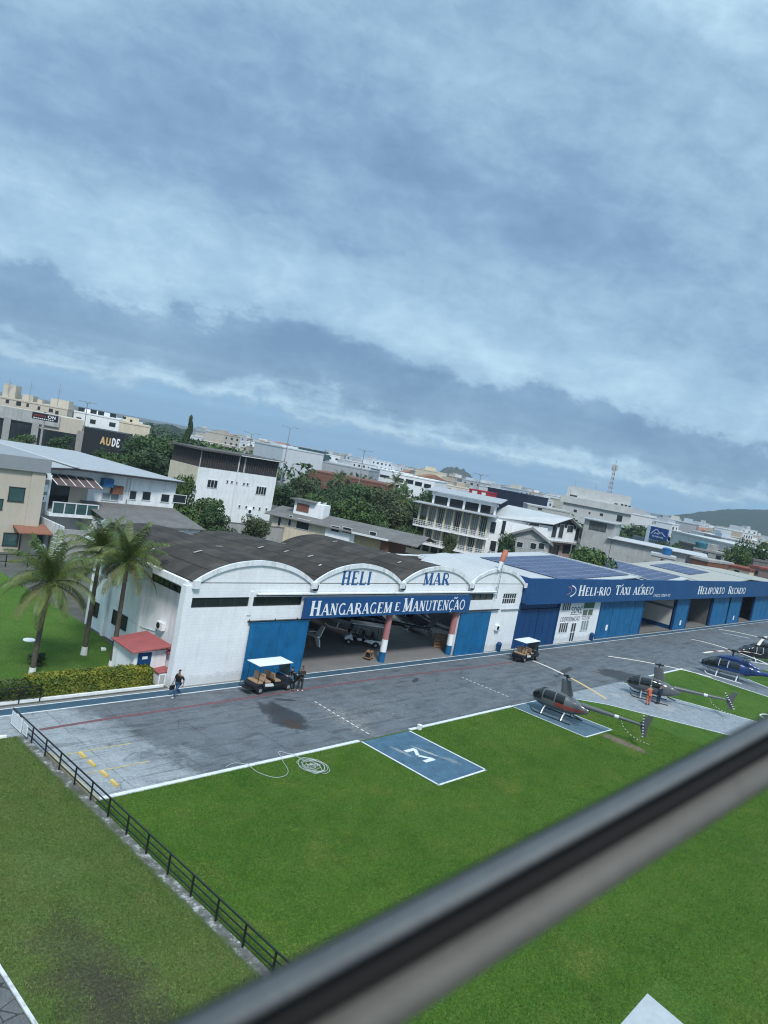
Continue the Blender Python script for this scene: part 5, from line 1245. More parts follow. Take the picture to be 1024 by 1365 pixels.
def palm(label, base, top, seed, k=1.0, nf=20):
    rng = random.Random(seed); r = thing('coconut_palm', label, 'palm tree', (base[0], base[1], .012), 0, 'coconut palms on the lawn'); T = Vector((top[0] - base[0], top[1] - base[1], top[2]))
    tr = MB(); n = 22; pts = []; rs = []
    for i in range(n + 1):
        t = i / n; bend = 1.0 * t ** 1.6; pts.append((T.x * bend, T.y * bend, T.z * t)); rs.append((.17 - .055 * t) * (1 + (.05 if i % 2 else -.02)) * (1.25 if i == 0 else 1))
    tr.tube(pts, rs, 10); tk = tr.build('trunk', M_palmbark, r, smooth=True)
    wb = MB(); wb.tube([(T.x * (.0), T.y * .0, .0), (T.x * .02, T.y * .02, .55)], [.225, .185], 12); wb.build('limewash_band', M_lime, tk, smooth=True)
    for i in range(nf):
        t = (i + .5) / nf; v = min(5, int(t * 6)); o = bpy.data.objects.new('frond', FR[v]); link(o, r)
        o.location = (T.x, T.y, T.z + .05 - .12 * t); o.rotation_euler = (radians(rng.uniform(-8, 8)), radians(rng.uniform(-7, 7)), i * 2.399 + rng.uniform(-.2, .2)); o.scale = (k * rng.uniform(.9, 1.08),) * 3
    return r
palm('front coconut palm, its limewashed foot right behind the hedge', (19.1, 42.3), (19.75, 43.2, 5.45), 4, 1.03, 30)
palm('rear coconut palm, farthest from the hedge, its crown over the roof edge', (23.7, 45.4), (24.35, 46.6, 6.6), 9, .93, 28)
palm('tallest coconut palm, beside the red roofed shed', (24.1, 42.4), (24.45, 43.1, 6.85), 14, .95, 28)
tree('bushd', 'small dark fan-leaved shrub at the foot of the front palm', (20.15, 44.2, .01), .95, 1.5, name='shrub', cat='shrub')

def hedge(name, label, x0, x1, y0, y1, h, m, n, seed):
    rng = random.Random(seed); mb = MB(); nx, nz = int((x1 - x0) * 4), 5
    mb.box(x0 + .10, x1 - .10, y0 + .10, y1 - .10, .03, h - .12)
    for _ in range(n):
        f = rng.random(); u = rng.uniform(x0, x1); b = .10 * mnoise.noise((u * 1.3, f * 3, seed)) + .05 * mnoise.noise((u * 4, f * 9, seed))
        if f < .45: q = Vector((u, rng.uniform(y0, y1), h + b + rng.uniform(-.10, .06))); nr = Vector((0, 0, 1))
        elif f < .85: q = Vector((u, y0 - b + rng.uniform(-.03, .10), rng.uniform(.05, h))); nr = Vector((0, -1, .2))
        elif f < .93: q = Vector((u, y1 + b, rng.uniform(.05, h))); nr = Vector((0, 1, .2))
        else: sd_ = rng.choice((0, 1)); q = Vector((x1 if sd_ else x0, rng.uniform(y0, y1), rng.uniform(.05, h))); nr = Vector((1 if sd_ else -1, 0, .2))
        nr = (nr + Vector((rng.gauss(0, .55), rng.gauss(0, .55), rng.gauss(0, .55)))).normalized(); a = nr.cross(Vector((rng.gauss(0, 1), rng.gauss(0, 1), rng.gauss(0, 1)))).normalized(); c = nr.cross(a); s = rng.uniform(.05, .11)
        mb.quad(q + a * s, q + c * s * .6, q - a * s, q - c * s * .6)
    return tag(mb.build(name, m, fix=False), label, 'hedge')
hedge('hedge', 'clipped golden green hedge along the walkway kerb', 17.6, 24.9, 38.75, 39.85, 1.12, L_hedge, 9500, 3)
hedge('hedge', 'dark green hedge behind the short black railing', 11.0, 18.1, 38.72, 39.6, 1.0, L_hedge2, 6500, 8)

# ================================================================ THE YARD AND APRON FURNITURE
def railing(label, pts_y, x, h, y0, y1, rails=(.8, .53, .26)):
    r = thing('railing', label, 'railing', (x, y0, .02))
    for yy in pts_y:
        b = MB(); b.box(-.028, .028, yy - y0 - .028, yy - y0 + .028, -.02, h - .021); b.build('post', M_black, r)
    for z in rails:
        b = MB(); b.box(-.02, .02, 0, y1 - y0, z - .02, z + .02) if z < h else b.box(-.028, .028, 0, y1 - y0, z - .02, z + .025); b.build('rail', M_black, r)
    return r
railing('long black railing running between the patchy lawn and the apron', [33.63 - 1.535 * k for k in range(-1, 18)], 15.66, .80, 7.2, 36.1)
fr = thing('railing', 'short black railing in front of the dark hedge', 'railing', (11, 38.52, .02))
for xx in (.2, 2.2, 4.2, 5.9, 7.0): b = MB(); b.box(xx, xx + .05, -.025, .025, 0, .82); b.build('post', M_black, fr)
for z in (.3, .58, .84): b = MB(); b.box(0, 7.1, -.02, .02, z, z + .04); b.build('rail', M_black, fr)
def board(label, y0, y1, z0, z1, seed):
    r = thing('notice_board', label, 'notice board', (15.60, y0, 0)); b = MB(); b.box(-.02, .0, 0, y1 - y0, z0, z1); b.build('panel', M_panelw, r, bevel=.004)
    rng = random.Random(seed); l_ = MB(); nz = 9
    for k in range(nz):
        z = z1 - (z1 - z0) * (k + .8) / (nz + 1); y = y1 - y0 - .08
        while y > .15:
            L_ = rng.uniform(.05, .14); l_.quad((-.024, y, z), (-.024, y - L_, z), (-.024, y - L_, z + .022), (-.024, y, z + .022)); y -= L_ + .03
    l_.build('print', mat('board_print', (.34, .36, .40), .7), r, fix=False)
board('white printed board with lines of text on the end of the long railing', 34.72, 35.98, .10, .76, 1); board('narrow white board beside the printed board on the long railing', 34.05, 34.60, .16, .72, 2)
for i, (x, y) in enumerate(((17.16, 31.46), (17.17, 30.52), (17.2, 29.34), (17.18, 28.37))):
    b = MB(); b.prism([(-.09, 0), (.09, 0), (.06, .11), (-.06, .11)], -.28, .28, 'y'); o = b.build('wheel_stop', mat('yellow_wheel_stop', (.60, .44, .14), .8, .15, 4, dirt=.5), bevel=.012); o.location = (x, y, .016)
    tag(o, ('yellow concrete wheel stop farthest from the lawn kerb', 'second yellow concrete wheel stop from the walkway end', 'third yellow concrete wheel stop from the walkway end', 'yellow concrete wheel stop nearest the lawn kerb')[i], 'wheel stop', 'yellow wheel stops in the parking bays')
# shed against the hangar, its annex and hutch
sh = thing('shed', 'white shed with a red lean-to roof and a blue door behind the hedge', 'shed', (24, 39.7, 0))
b = MB(); b.box(0, 2.2, 0, 2.7, 0, 1.98); b.build('wall', M_white2, sh)
b = MB(); b.prism([(-.35, -.30), (2.35, -.40), (2.4, 3.0), (-.2, 2.8)], 2.0, 2.07); b.v = [(x, y, z + .10 * (x + .3)) for x, y, z in b.v]; b.build('roof', M_red, sh)
b = MB(); b.box(.22, 1.12, -.05, -.003, .04, 1.90); d = b.build('door', M_blued, sh); b = MB(); b.box(.5, .85, -.062, -.051, 1.5, 1.68); b.build('door_plate', M_letter, d); b = MB(); b.box(.30, .36, -.09, -.051, .9, 1.02); b.build('handle', M_steel, d)
an = thing('shed', 'narrow white annex with its own red roof between shed and hangar corner', 'shed', (26.35, 38.85, 0))
b = MB(); b.box(0, .62, 0, 2.0, 0, 1.82); b.build('wall', M_white2, an); b = MB(); b.prism([(-.25, -.2), (.64, -.2), (.64, 2.1), (-.25, 2.1)], 1.84, 1.90); b.v = [(x, y, z + .14 * x) for x, y, z in b.v]; b.build('roof', M_red, an)
hu = thing('hutch', 'low white gas hutch with a red lid beside the hedge end', 'hutch', (25.32, 38.78, 0))
b = MB(); b.box(.04, .8, .04, .85, 0, .78); b.build('wall', M_white2, hu); b = MB(); b.prism([(-.04, 0), (.86, 0), (.86, .9), (-.04, .9)], .80, .85); b.v = [(x, y, z + .12 * x) for x, y, z in b.v]; b.build('lid', M_red, hu); b = MB(); b.box(.1, .4, .01, .038, .1, .7); b.build('door', M_greyp, hu)
def ac_unit(label, loc, rz, k=1.0, group='air conditioners'):
    r = thing('air_conditioner', label, 'air conditioner', loc, rz, group); b = MB(); b.box(-.40 * k, .40 * k, -.30 * k, 0, 0, .56 * k); b.build('casing', M_panelw, r, bevel=.015)
    b = MB(); M_ = Matrix.Translation((-.10 * k, -.302 * k, .28 * k)) @ Matrix.Rotation(pi / 2, 4, 'X'); b.lathe([(.22 * k, -.002), (.22 * k, .008), (.19 * k, .012), (.05 * k, .012)], 18, M_); b.build('fan_grille', M_black, r)
    b = MB(); b.box(-.34 * k, -.30 * k, -.32 * k, .0, -.05, -.004); b.box(.30 * k, .34 * k, -.32 * k, .0, -.05, -.004); b.build('bracket', M_steel, r); return r
ac_unit('white air conditioner on the hangar side wall above the red annex roof', (26.98, 41.9, 2.62), radians(-90), .95)
ac_unit('grey air conditioner on the white pier beside the right blue door', (61.3, FY - .01, 2.12), 0, .9)
pc = MB(); pc.tube([(26.96, 42.4, 2.6), (26.96, 42.6, 2.3), (26.96, 44.2, 2.1), (26.96, 46.2, 2.15)], .025, 6); tag(pc.build('cable', M_framew), 'pale cable sagging along the hangar side wall', 'cable')
for label, x in (('dark blue litter bin against the white pier of the arched hangar', 62.0), ('dark blue litter bin at the corner of the whitewashed office', 81.6)):
    r = thing('litter_bin', label, 'litter bin', (x, 38.02, .02), 0, 'blue litter bins'); b = MB(); b.lathe([(.19, 0), (.24, .62), (.25, .66)], 16); b.build('drum', M_blued, r, smooth=True); b = MB(); b.lathe([(.26, .665), (.26, .74), (.16, .90), (.04, .94)], 16); b.build('lid', M_blued, r, smooth=True)
# windsock on the parapet
ws = thing('windsock', 'limp orange and white windsock on a pole above the arched gable', 'windsock', (59.9, 38.05, 5.3))
b = MB(); b.tube([(0, 0, 0), (0, 0, 4.75)], [.035, .025], 8); b.box(-.05, .05, .0, .24, .3, .36); b.box(-.05, .05, .0, .24, 1.0, 1.06); b.build('pole', M_steel, ws)
b = MB(); b.tube([(-.45, 0, 4.76), (.75, 0, 4.72)], .025, 6); b.build('arm', M_steel, ws)
pts = [(-.02, -.02, 4.70), (-.10, -.05, 4.35), (-.26, -.06, 3.95), (-.30, -.02, 3.60), (-.42, 0, 3.20), (-.50, .02, 2.75)]; rs = [.24, .29, .27, .23, .17, .11]
for nm, i0, i1, m_ in (('sock', 0, 3, C_orange), ('white_band', 3, 5, M_letter)):
    b = MB(); b.tube(pts[i0:i1 + 1], rs[i0:i1 + 1], 12); b.build(nm, mat('windsock_orange', (.50, .19, .12), .8, .15, 3) if nm == 'sock' else m_, ws, smooth=True)
# hose
hz = thing('garden_hose', 'pale garden hose lying in loops over the lawn edge', 'hose', (26.86, 25.93, .03), 0)
rng = random.Random(12); b = MB(); pts = []
for k in range(150):
    a = k * .36; rr_ = .45 + .30 * sin(k * .11) + rng.uniform(-.04, .04); pts.append((rr_ * cos(a) * 1.0 + .12 * sin(k * .05), rr_ * sin(a) * 1.15 - .1 * cos(k * .07), .02 + .08 * rng.random()))
b.tube(pts, .012, 5); b.build('coil', mat('pale_hose', (.48, .52, .54), .5, .1), hz, smooth=True)
ctl = [(26.9, 26.6), (26.9, 27.04), (26.55, 27.9), (26.3, 28.05), (26.1, 27.7), (25.75, 27.0), (25.4, 26.2), (24.9, 25.75), (24.2, 25.8), (23.8, 26.6), (23.8, 27.5), (23.3, 27.9), (22.6, 27.7)]
pp = []
for i in range(len(ctl) - 1):
    p0, p1, p2, p3 = [Vector(ctl[max(0, min(len(ctl) - 1, i + o))]) for o in (-1, 0, 1, 2)]
    for s in range(6):
        t = s / 6; v = .5 * ((2 * p1) + (p2 - p0) * t + (2 * p0 - 5 * p1 + 4 * p2 - p3) * t * t + (3 * p1 - p0 - 3 * p2 + p3) * t ** 3); pp.append((v.x - 26.86, v.y - 25.93, .025 + (.06 if 27.25 < v.y < 27.6 else 0)))
b = MB(); b.tube(pp, .013, 5); b.build('tail', mat('pale_hose', (.48, .52, .54)), hz, smooth=True)
b = MB(); ph = [(76.0 + .9 * cos(a) + .1 * sin(3 * a), 15.9 + .55 * sin(a), .03 + .02 * (k % 3)) for k, a in enumerate([2 * pi * j / 16 for j in range(40)])]
pz = at(1021, 957); ph = [(x - 76 + pz.x + .35, y - 15.9 + pz.y, z) for x, y, z in ph]; b.tube(ph, .05, 6); tag(b.build('garden_hose', M_letter, smooth=True), 'white hose loops on the grass at the edge of the view near the pale lane', 'hose')
b = MB(); b.box(-.11, .11, -.11, .11, 0, .28); b.prism([(-.13, -.13), (.13, -.13), (.13, .13), (-.13, .13)], .281, .32); o = b.build('utility_post', M_white2, bevel=.01); o.location = (37.05, 27.2, .02); tag(o, 'short white concrete stub post at the corner of the M pad', 'post')
mc = MB(); mc.lathe([(.40, 0), (.40, .05), (.36, .07), (.03, .08)], 18); o = mc.build('well_cover', M_white2); o.location = (21.6, 49.0, .012); tag(o, 'round white well cover on the lawn behind the front palm', 'cover')
mc = MB(); mc.prism([(-.18, -.12), (.15, -.2), (.22, .1), (-.05, .2)], 0, .16); o = mc.build('stone', M_white2, bevel=.03); o.location = tuple(at(137, 867)[:2]) + (.012,); tag(o, 'small white painted stone on the lawn near the hangar wall', 'stone')
yf = thing('fence', 'low dark garden fence at the far end of the palm lawn', 'fence', (14, 71, 0))
for k in range(10): b = MB(); b.box(k * 2, k * 2 + .08, 0, .08, 0, 1.2); b.build('post', M_black, yf)
for z in (.5, 1.15): b = MB(); b.box(.081, 18.0, .02, .06, z, z + .06); b.build('rail', M_black, yf)
# inside the open hangar
wh = turbine_helicopter('helicopter', 'white helicopter in the open hangar with its tail towards the door', M_hwhite, M_hwhite, (40.9, 48.0, .03), radians(84), radians(40), False)
for lab, x, y, rz, m_ in (('black helicopter at the back of the hangar behind the banded pillar', 50.6, 47.2, radians(120), M_hblack), ('dark grey helicopter deep in the hangar behind the right blue door', 58.2, 46.2, radians(75), M_hgrey2)):
    turbine_helicopter('helicopter', lab, m_, M_hwhite if m_ is M_hblack else M_silver, (x, y, .03), rz, radians(20), False)
tl = thing('trolley', 'small dark tool trolley beside the banded pillar', 'trolley', (45.0, 39.45, .03), radians(25))
b = MB(); b.box(-.4, .4, -.25, .25, .14, .20); b.box(-.4, .4, -.25, .25, .62, .68)
for sx in (-.38, .38):
    for sy in (-.23, .23): b.box(sx - .02, sx + .02, sy - .02, sy + .02, .201, .619)
b.build('shelf_frame', M_wood, tl); b = MB(); b.box(-.3, .1, -.2, .2, .21, .5); b.tube([(.2, 0, .2), (.2, 0, .55)], .12, 10); b.build('compressor', M_black, tl); b = MB(); b.tube([(-.4, -.2, .68), (-.62, -.2, .98), (-.62, .2, .98), (-.4, .2, .68)], .02, 6); b.build('handle', M_black, tl)
for sx in (-.3, .3):
    for sy in (-.22, .22): b = MB(); b.lathe([(.07, -.03), (.07, .03)], 10, Matrix.Translation((sx, sy, .07)) @ Matrix.Rotation(pi / 2, 4, 'X')); b.build('wheel', M_rubber, tl)
pl = thing('pallet', 'wooden pallet leaning near the right pillar of the hangar', 'pallet', (55.6, 40.3, .03), radians(-35))
for k in range(5): b = MB(); b.box(-.6, .6, -.02, 0, .05 + k * .26, .21 + k * .26); b.v = [(x, y + .35 * z, z) for x, y, z in b.v]; b.build('slat', M_wood, pl)
for k in (-.55, 0, .55): b = MB(); b.box(k - .05, k + .05, .001, .09, 0, 1.28); b.v = [(x, y + .35 * z, z) for x, y, z in b.v]; b.build('bearer', M_wood, pl)
sl = thing('step_ladder', 'wooden step ladder standing under the tail of the white helicopter', 'ladder', (41.6, 43.2, .03), radians(10))
for sx in (-.35, .35): b = MB(); b.bar((sx, 0, 0), (sx * .85, .35, 1.5), .06); b.bar((sx, .75, 0), (sx * .85, .40, 1.5), .05); b.build('rail', M_wood, sl)
for k in range(5): b = MB(); b.box(-.33, .33, .02 + .07 * k, .16 + .07 * k, .27 * (k + 1), .27 * (k + 1) + .03); b.build('tread', M_wood, sl)
# the window frame of the aircraft the picture is taken from
def cabin_frame():
    d = (ROT @ Vector((1770 - PCX, 567 - PCY, FPX))).normalized()
    fwd = ROT @ Vector((0, 0, 1)); up = ROT @ Vector((0, -1, 0))
    p = Vector((0, 0, CAMZ)) + ray(1024, 1013) * (.60 / FPX)
    n = (up - d * d.dot(up)).normalized(); s = d.cross(n).normalized()
    if s.dot(fwd) > 0: s = -s                     # s points back towards the eye
    K = .60 / FPX
    r = thing('window_frame', 'blurred dark grey aircraft window frame crossing the near corner of the view', 'window frame', tuple(p))
    def rail(name, prof, m):
        mb = MB(); ring = [n * (a * K * .98) + s * (b * K * 1.1) for a, b in prof]; m_ = len(ring); vs = [d * t + q for t in (-1.3, 2.6) for q in ring]
        mb.add(vs, [(i, (i + 1) % m_, m_ + (i + 1) % m_, m_ + i) for i in range(m_)] + [tuple(range(m_))[::-1], tuple(range(m_, 2 * m_))]); o = mb.build(name, m)
        for f in o.data.polygons: f.use_smooth = len(f.vertices) == 4
        o.parent = r; return o
    rail('outer_lip', [(46, -16), (50, -8), (50, 3), (47, 8), (43, 9), (40, 5), (39, -2), (39, -16)], mat('pale_worn_trim', (.085, .092, .096), .5, .10, 30, .15, 200, spec=.4))
    rail('rubber_seal', [(38.5, -30), (38.5, -8), (30, -15), (16, -19), (4, -17), (-3, -9), (-3.5, -30)], mat('black_rubber_seal', (.010, .010, .010), .8, .1, 20))
    rail('inner_trim', [(-4, -28), (-4, -11), (-9, -2), (-16, 5), (-24, 8), (-31, 6), (-38, -2), (-43, -14), (-45, -28)], mat('grey_cabin_trim', (.095, .092, .082), .55, .12, 40, .1, 300))
cabin_frame()
# ================================================================ THE TOWN BEHIND
class House:
    """a building with its front along the line P0 -> P1 (left to right as seen), local x along the front, y away, z up"""
    def __init__(s, name, label, cat, P0, P1, group=None):
        s.P0 = Vector((P0[0], P0[1], 0)); d = Vector((P1[0] - P0[0], P1[1] - P0[1], 0)); s.W = d.length; s.d = d.normalized(); s.n = Vector((-s.d.y, s.d.x, 0))
        s.root = thing(name, label, cat, tuple(s.P0), math.atan2(s.d.y, s.d.x), group); s.front = None; s.k = 0
    def uv(s, px, py, off=0.0):                 # pixel -> local (x, z) on the front plane moved by off
        r = ray(px, py); o = s.P0 + s.n * off; k = (o.x * s.n.x + o.y * s.n.y) / (r.x * s.n.x + r.y * s.n.y)
        q = r * k; return (Vector((q.x, q.y, 0)) - s.P0).dot(s.d), CAMZ + q.z
    def mb(s): return MB()
    def part(s, name, mb, m, parent=None, **k): return mb.build(name, m, parent or s.root, **k)
    def box(s, name, x0, x1, y0, y1, z0, z1, m, parent=None, **k): b = MB(); b.box(x0, x1, y0, y1, z0, z1); return s.part(name, b, m, parent, **k)
    def win(s, x0, x1, z0, z1, gm=None, fm=None, n=1, y=0.0, name='window', simple=False):
        gm = gm or M_glass; fm = fm or M_framew; t = .07; f = MB()
        f.box(x0 - t, x1 + t, y - .09, y - .003, z0 - t, z0); f.box(x0 - t, x1 + t, y - .09, y - .003, z1, z1 + t)
        for k in range(n + 1): xx = x0 + (x1 - x0) * k / n; f.box(xx - t / 2, xx + t / 2, y - .085, y - .003, z0, z1)
        fr = s.part(name, f, fm); g = MB(); g.box(x0 + .01, x1 - .01, y - .045, y - .004, z0 + .005, z1 - .005); s.part('pane', g, gm, fr); return fr
    def winpx(s, px, py, wpx, hpx, **k):        # window centred on a pixel, size in pixels
        x, z = s.uv(px, py, k.get('y', 0.0)); x2, _ = s.uv(px + 1, py + .18, k.get('y', 0.0)); _, z2 = s.uv(px, py + 1, k.get('y', 0.0)); w = abs(x2 - x) * wpx / 2; h = abs(z - z2) * hpx / 2
        return s.win(x - w, x + w, z - h, z + h, **k)
def local_roof(h, pts, m, name='roof', th=.12):  # list of polygons given as local (x, y, z)
    b = MB()
    for poly in pts:
        b.add(list(poly) + [(x, y, z - th) for x, y, z in poly], [tuple(range(len(poly))), tuple(range(2 * len(poly) - 1, len(poly) - 1, -1))] + [(i, i + len(poly), (i + 1) % len(poly) + len(poly), (i + 1) % len(poly)) for i in range(len(poly))])
    return h.part(name, b, m)

# --- beige block at the left edge
A = House('apartment_building', 'beige block with a grey parapet band at the left edge', 'building', (12, 77.8), (33.3, 77.8))
ztop = 9.95; zb = 8.55
A.box('wall', 0, A.W, 0, 14, 0, zb, M_beige); A.box('parapet', -.1, A.W + .35, -.35, 14.2, zb + .002, ztop, mat('grey_parapet_band', (.27, .29, .31), .75, .06)); A.box('pilaster', A.W - 1.35, A.W + .06, -.12, -.003, 0, zb - .003, M_beige)
for (px, py, w, h) in ((22, 659, 20, 18), (-2, 672, 10, 13), (14, 719, 19, 16)): A.winpx(px, py, w, h, gm=M_glassg, fm=M_frame)
ac_unit('grey cabinet on the lawn wall of the beige block', (27.4, 77.4, .2), 0, 1.6)
# --- house with the long grey roof and a glazed balcony
B0 = 79.5
x_l = on_y(60, 632, B0).x; ap = on_y(108, 626, B0); x_r = on_y(257, 646, B0).x; zr = on_y(257, 646, B0).z
Bh = House('balcony_house', 'white house with a long grey metal roof, striped awning and glazed balcony', 'house', (x_l, B0), (x_r, B0))
wx, wz = Bh.uv(108, 626); D_ = 34
Bh.box('wall', 0, Bh.W - .2, 3.2, D_, 0, zr - .1, M_white2)
zl_ = zr - .2
local_roof(Bh, [[(-1.0, 1.2, zl_), (wx, 1.2, wz), (wx, D_, wz), (-1.0, D_, zl_)], [(wx, 1.2, wz), (Bh.W + .6, 2.6, zr), (Bh.W + .6, D_, zr), (wx, D_, wz)]], M_roofg)
b = MB(); b.bar((wx, 1.0, wz + .1), (wx, D_, wz + .1), .7, .08); Bh.part('ridge_cap', b, M_roofw)
b = MB(); b.bar((-1, 1.15, zl_ - .16), (wx, 1.15, wz - .16), .1, .2); b.bar((wx, 1.15, wz - .16), (Bh.W + .6, 2.5, zr - .16), .1, .2); Bh.part('fascia', b, M_frame)
x0, _ = Bh.uv(74, 655); x1, z1 = Bh.uv(135, 655); _, zf = Bh.uv(100, 686); _, zt = Bh.uv(80, 636); _, zrl = Bh.uv(100, 672)
Bh.box('balcony_side_wall', x0 - .25, x0, 1.3, 3.19, zf, zt, M_white2); Bh.box('balcony_slab', x0 - .3, x1 + .3, 0, 3.19, zf - .35, zf, M_white2)
Bh.box('balcony_back', x0, x0 + (x1 - x0) * .58, 3.1, 3.19, zf + .01, zt, M_glass); Bh.box('balcony_panel', x0 + (x1 - x0) * .58 + .01, x1, 3.1, 3.19, zf + .01, zt, M_beige)
b = MB()
n = 4
for k in range(n + 1): xx = x0 + (x1 - x0) * k / n; b.box(xx - .06, xx + .06, .02, .12, zf + .002, zrl)
b.box(x0 - .06, x1 + .06, .0, .14, zrl + .002, zrl + .10); gr = Bh.part('balustrade', b, M_framew)
for k in range(n): xa = x0 + (x1 - x0) * k / n + .07; xb = x0 + (x1 - x0) * (k + 1) / n - .07; Bh.box('glass_panel', xa, xb, .05, .08, zf + .05, zrl - .03, M_glassg, gr)
_, za = Bh.uv(100, 650); b = MB(); stripes = 5
M_awn = mat('brown_awning', (.12, .085, .08), .7, .15)
aw = None
for k in range(stripes):
    xa = x0 + (x1 - x0) * k / stripes; xb = x0 + (x1 - x0) * (k + 1) / stripes; b.add([(xa, 2.6, zt), (xb, 2.6, zt), (xb + .15, .1, za + .1), (xa + .15, .1, za + .1), (xa, 2.6, zt - .05), (xb, 2.6, zt - .05), (xb + .15, .1, za + .05), (xa + .15, .1, za + .05)], [(0, 1, 2, 3), (7, 6, 5, 4), (0, 3, 7, 4), (1, 5, 6, 2), (3, 2, 6, 7)])
aw = Bh.part('awning', b, M_awn); b = MB()
for k in range(stripes + 1): xa = x0 + (x1 - x0) * k / stripes; b.bar((xa, 2.62, zt + .05), (xa + .15, .08, za + .15), .10, .05)
Bh.part('awning_rib', b, M_framew, aw)
for (px, py, w, h, n_, g_) in ((147, 662, 22, 9, 2, M_glassp), (177, 660, 9, 11, 1, M_glass), (195, 661, 11, 11, 1, M_glass), (220, 664, 11, 10, 1, M_glass), (239, 665, 17, 10, 1, M_glass)): Bh.winpx(px, py, w, h, n=n_, gm=g_, y=3.2)
x, z = Bh.uv(142, 643, 2.9); Bh.box('water_box', x - .62, x + .62, 2.3, 3.1, z - .48, z + .48, mat('blue_water_tank', (.02, .11, .26), .5))
x, z = Bh.uv(156, 653, 3.0); Bh.box('vent_box', x - .7, x + .7, 2.7, 3.19, z - .5, z + .5, M_brickred)
for px in (168, 172): x, z = Bh.uv(px, 660, 3.1); b = MB(); b.tube([(x, 3.12, 3), (x, 3.12, zr - .3)], .06, 6); Bh.part('drainpipe', b, M_framew)
xa, zt2 = Bh.uv(132, 679, -1); xb, zb2 = Bh.uv(215, 700, -2)
lean = House('lean_to', 'low lean-to with a grey tiled roof under the windows of the balcony house', 'lean-to', (Bh.P0.x + xa, B0 - 4.2), (Bh.P0.x + xb + 4, B0 - 4.2))
lean.box('wall', 0, lean.W, 0, 7.1, 0, 4.1, M_white2); local_roof(lean, [[(-.4, -.5, 4.15), (lean.W + .4, -.5, 4.15), (lean.W + .4, 7.2, 5.4), (-.4, 7.2, 5.4)]], M_roofg2)
for i, (px, py) in enumerate(((67, 635), (63, 651), (62, 665), (54, 679))):
    q = on_y(px, py, B0 - .4); ac_unit(('uppermost air conditioner in the gap beside the beige block', 'second highest air conditioner in the gap beside the beige block', 'second lowest air conditioner in the gap beside the beige block', 'lowest air conditioner in the gap beside the beige block')[i], (q.x, B0 + 1.0, q.z - .5), 0, 1.3)
Bh.box('service_wall', -.6, x0 - .26, 1.31, 3.1, 0, zt - .2, M_greyp)
Pw = at(85, 702, 3.6)
yw = thing('yard_wall', 'stained white yard wall in front of the balcony house', 'wall', (Pw.x, Pw.y, 0)); b = MB(); b.box(-.12, .12, 0, 16, 0, 3.6); b.build('white_panel', mat('stained_white_wall', (.62, .66, .68), .85, .1, .8, .2, 10, dirt=.8), yw); b = MB(); b.box(.121, 17, 0, .24, 0, 3.3); b.build('grey_panel', M_conc, yw)
ks = thing('kiosk', 'small lean-to with an orange tile roof beside the beige block', 'kiosk', tuple(at(44, 742)[:2]) + (0,)); b = MB(); b.prism([(-1.7, 0), (1.7, 0), (1.7, 2.4), (-1.7, 2.4)], 2.3, 2.42); b.v = [(x, y, z + .25 * y) for x, y, z in b.v]; b.build('roof', mat('orange_tile', (.26, .12, .08), .85, .2, 4), ks); b = MB()
for x in (-1.5, 1.4): b.box(x, x + .12, .1, .22, 0, 2.3)
b.build('post', M_black, ks); b = MB(); b.box(-1.5, 1.5, 2.0, 2.2, 0, 2.6); b.build('back_wall', M_glassg, ks)
def dish(label, p, r, az=200, el=35, group='satellite dishes'):
    t = thing('satellite_dish', label, 'satellite dish', tuple(p), 0, group); b = MB(); M_ = Matrix.Rotation(radians(az - 90), 4, 'Z') @ Matrix.Rotation(radians(90 - el), 4, 'Y')
    b.lathe([(.02 * r, .0), (.35 * r, .03 * r), (.7 * r, .12 * r), (r, .26 * r), (.98 * r, .29 * r), (.68 * r, .15 * r), (.3 * r, .05 * r), (.01, .03 * r)], 18, Matrix.Translation((0, 0, .5 + r * .3)) @ M_); b.build('reflector', M_panelw, t, smooth=True); b = MB(); b.tube([(0, 0, 0), (0, 0, .5 + r * .3)], .04, 6); b.build('mast', M_steel, t)
dish('upper white satellite dish on the yard wall behind the palms', (Pw.x + 4.4, Pw.y + .1, 3.3), .75); dish('lower white satellite dish behind the rear palm crown', (Pw.x + 2.9, Pw.y - .6, 1.7), .75); dish('white satellite dish in front of the white yard wall behind the front palm', (Pw.x - 2.2, Pw.y - .3, .3), .8)

# --- tall white house with a louvred top floor
q0, q1 = on_y(267, 612, 111), on_y(371, 625, 111)
C = House('white_house', 'tall white house with a dark louvred loft under its flat roof', 'house', (q0.x, 111), (q1.x, 111))
_, ze = C.uv(300, 604); _, zl = C.uv(300, 627)
C.box('wall', 0, C.W, 0, 9.3, 0, zl, M_white2); C.box('loft', .1, C.W - .1, .12, 9.1, zl + .002, ze - .1, M_frame)
C.box('roof', -.9, C.W + 1.1, -.9, 9.8, ze - .098, ze + .22, mat('dark_roof_slab', (.10, .095, .09), .9)); b = MB(); b.box(C.W * .45, C.W + .8, -1.0, -.905, ze - .02, ze + .12); C.part('gutter', b, M_framew)
b = MB()
for k in range(34): x = .2 + (C.W - .4) * k / 33; b.box(x - .06, x + .06, .0, .115, zl + .05, ze - .12)
b.box(.1, C.W - .1, .0, .11, (zl + ze) / 2 - .05, (zl + ze) / 2 + .05); C.part('louvre', b, mat('brown_louvres', (.085, .075, .07), .8, .3, 3))
b = MB()
for k in range(30): y = .2 + 8.7 * k / 29; b.box(-.0, .095, y - .07, y + .07, zl + .05, ze - .12)
C.part('louvre', b, mat('brown_louvres', (.085, .075, .07)))
for f_ in (.0, .55, 1.0): x = C.W * f_; C.box('loft_post', x - .18 if f_ else x, x + .18 if f_ < 1 else x, -.02, -.001, zl, ze - .1, M_greyp)
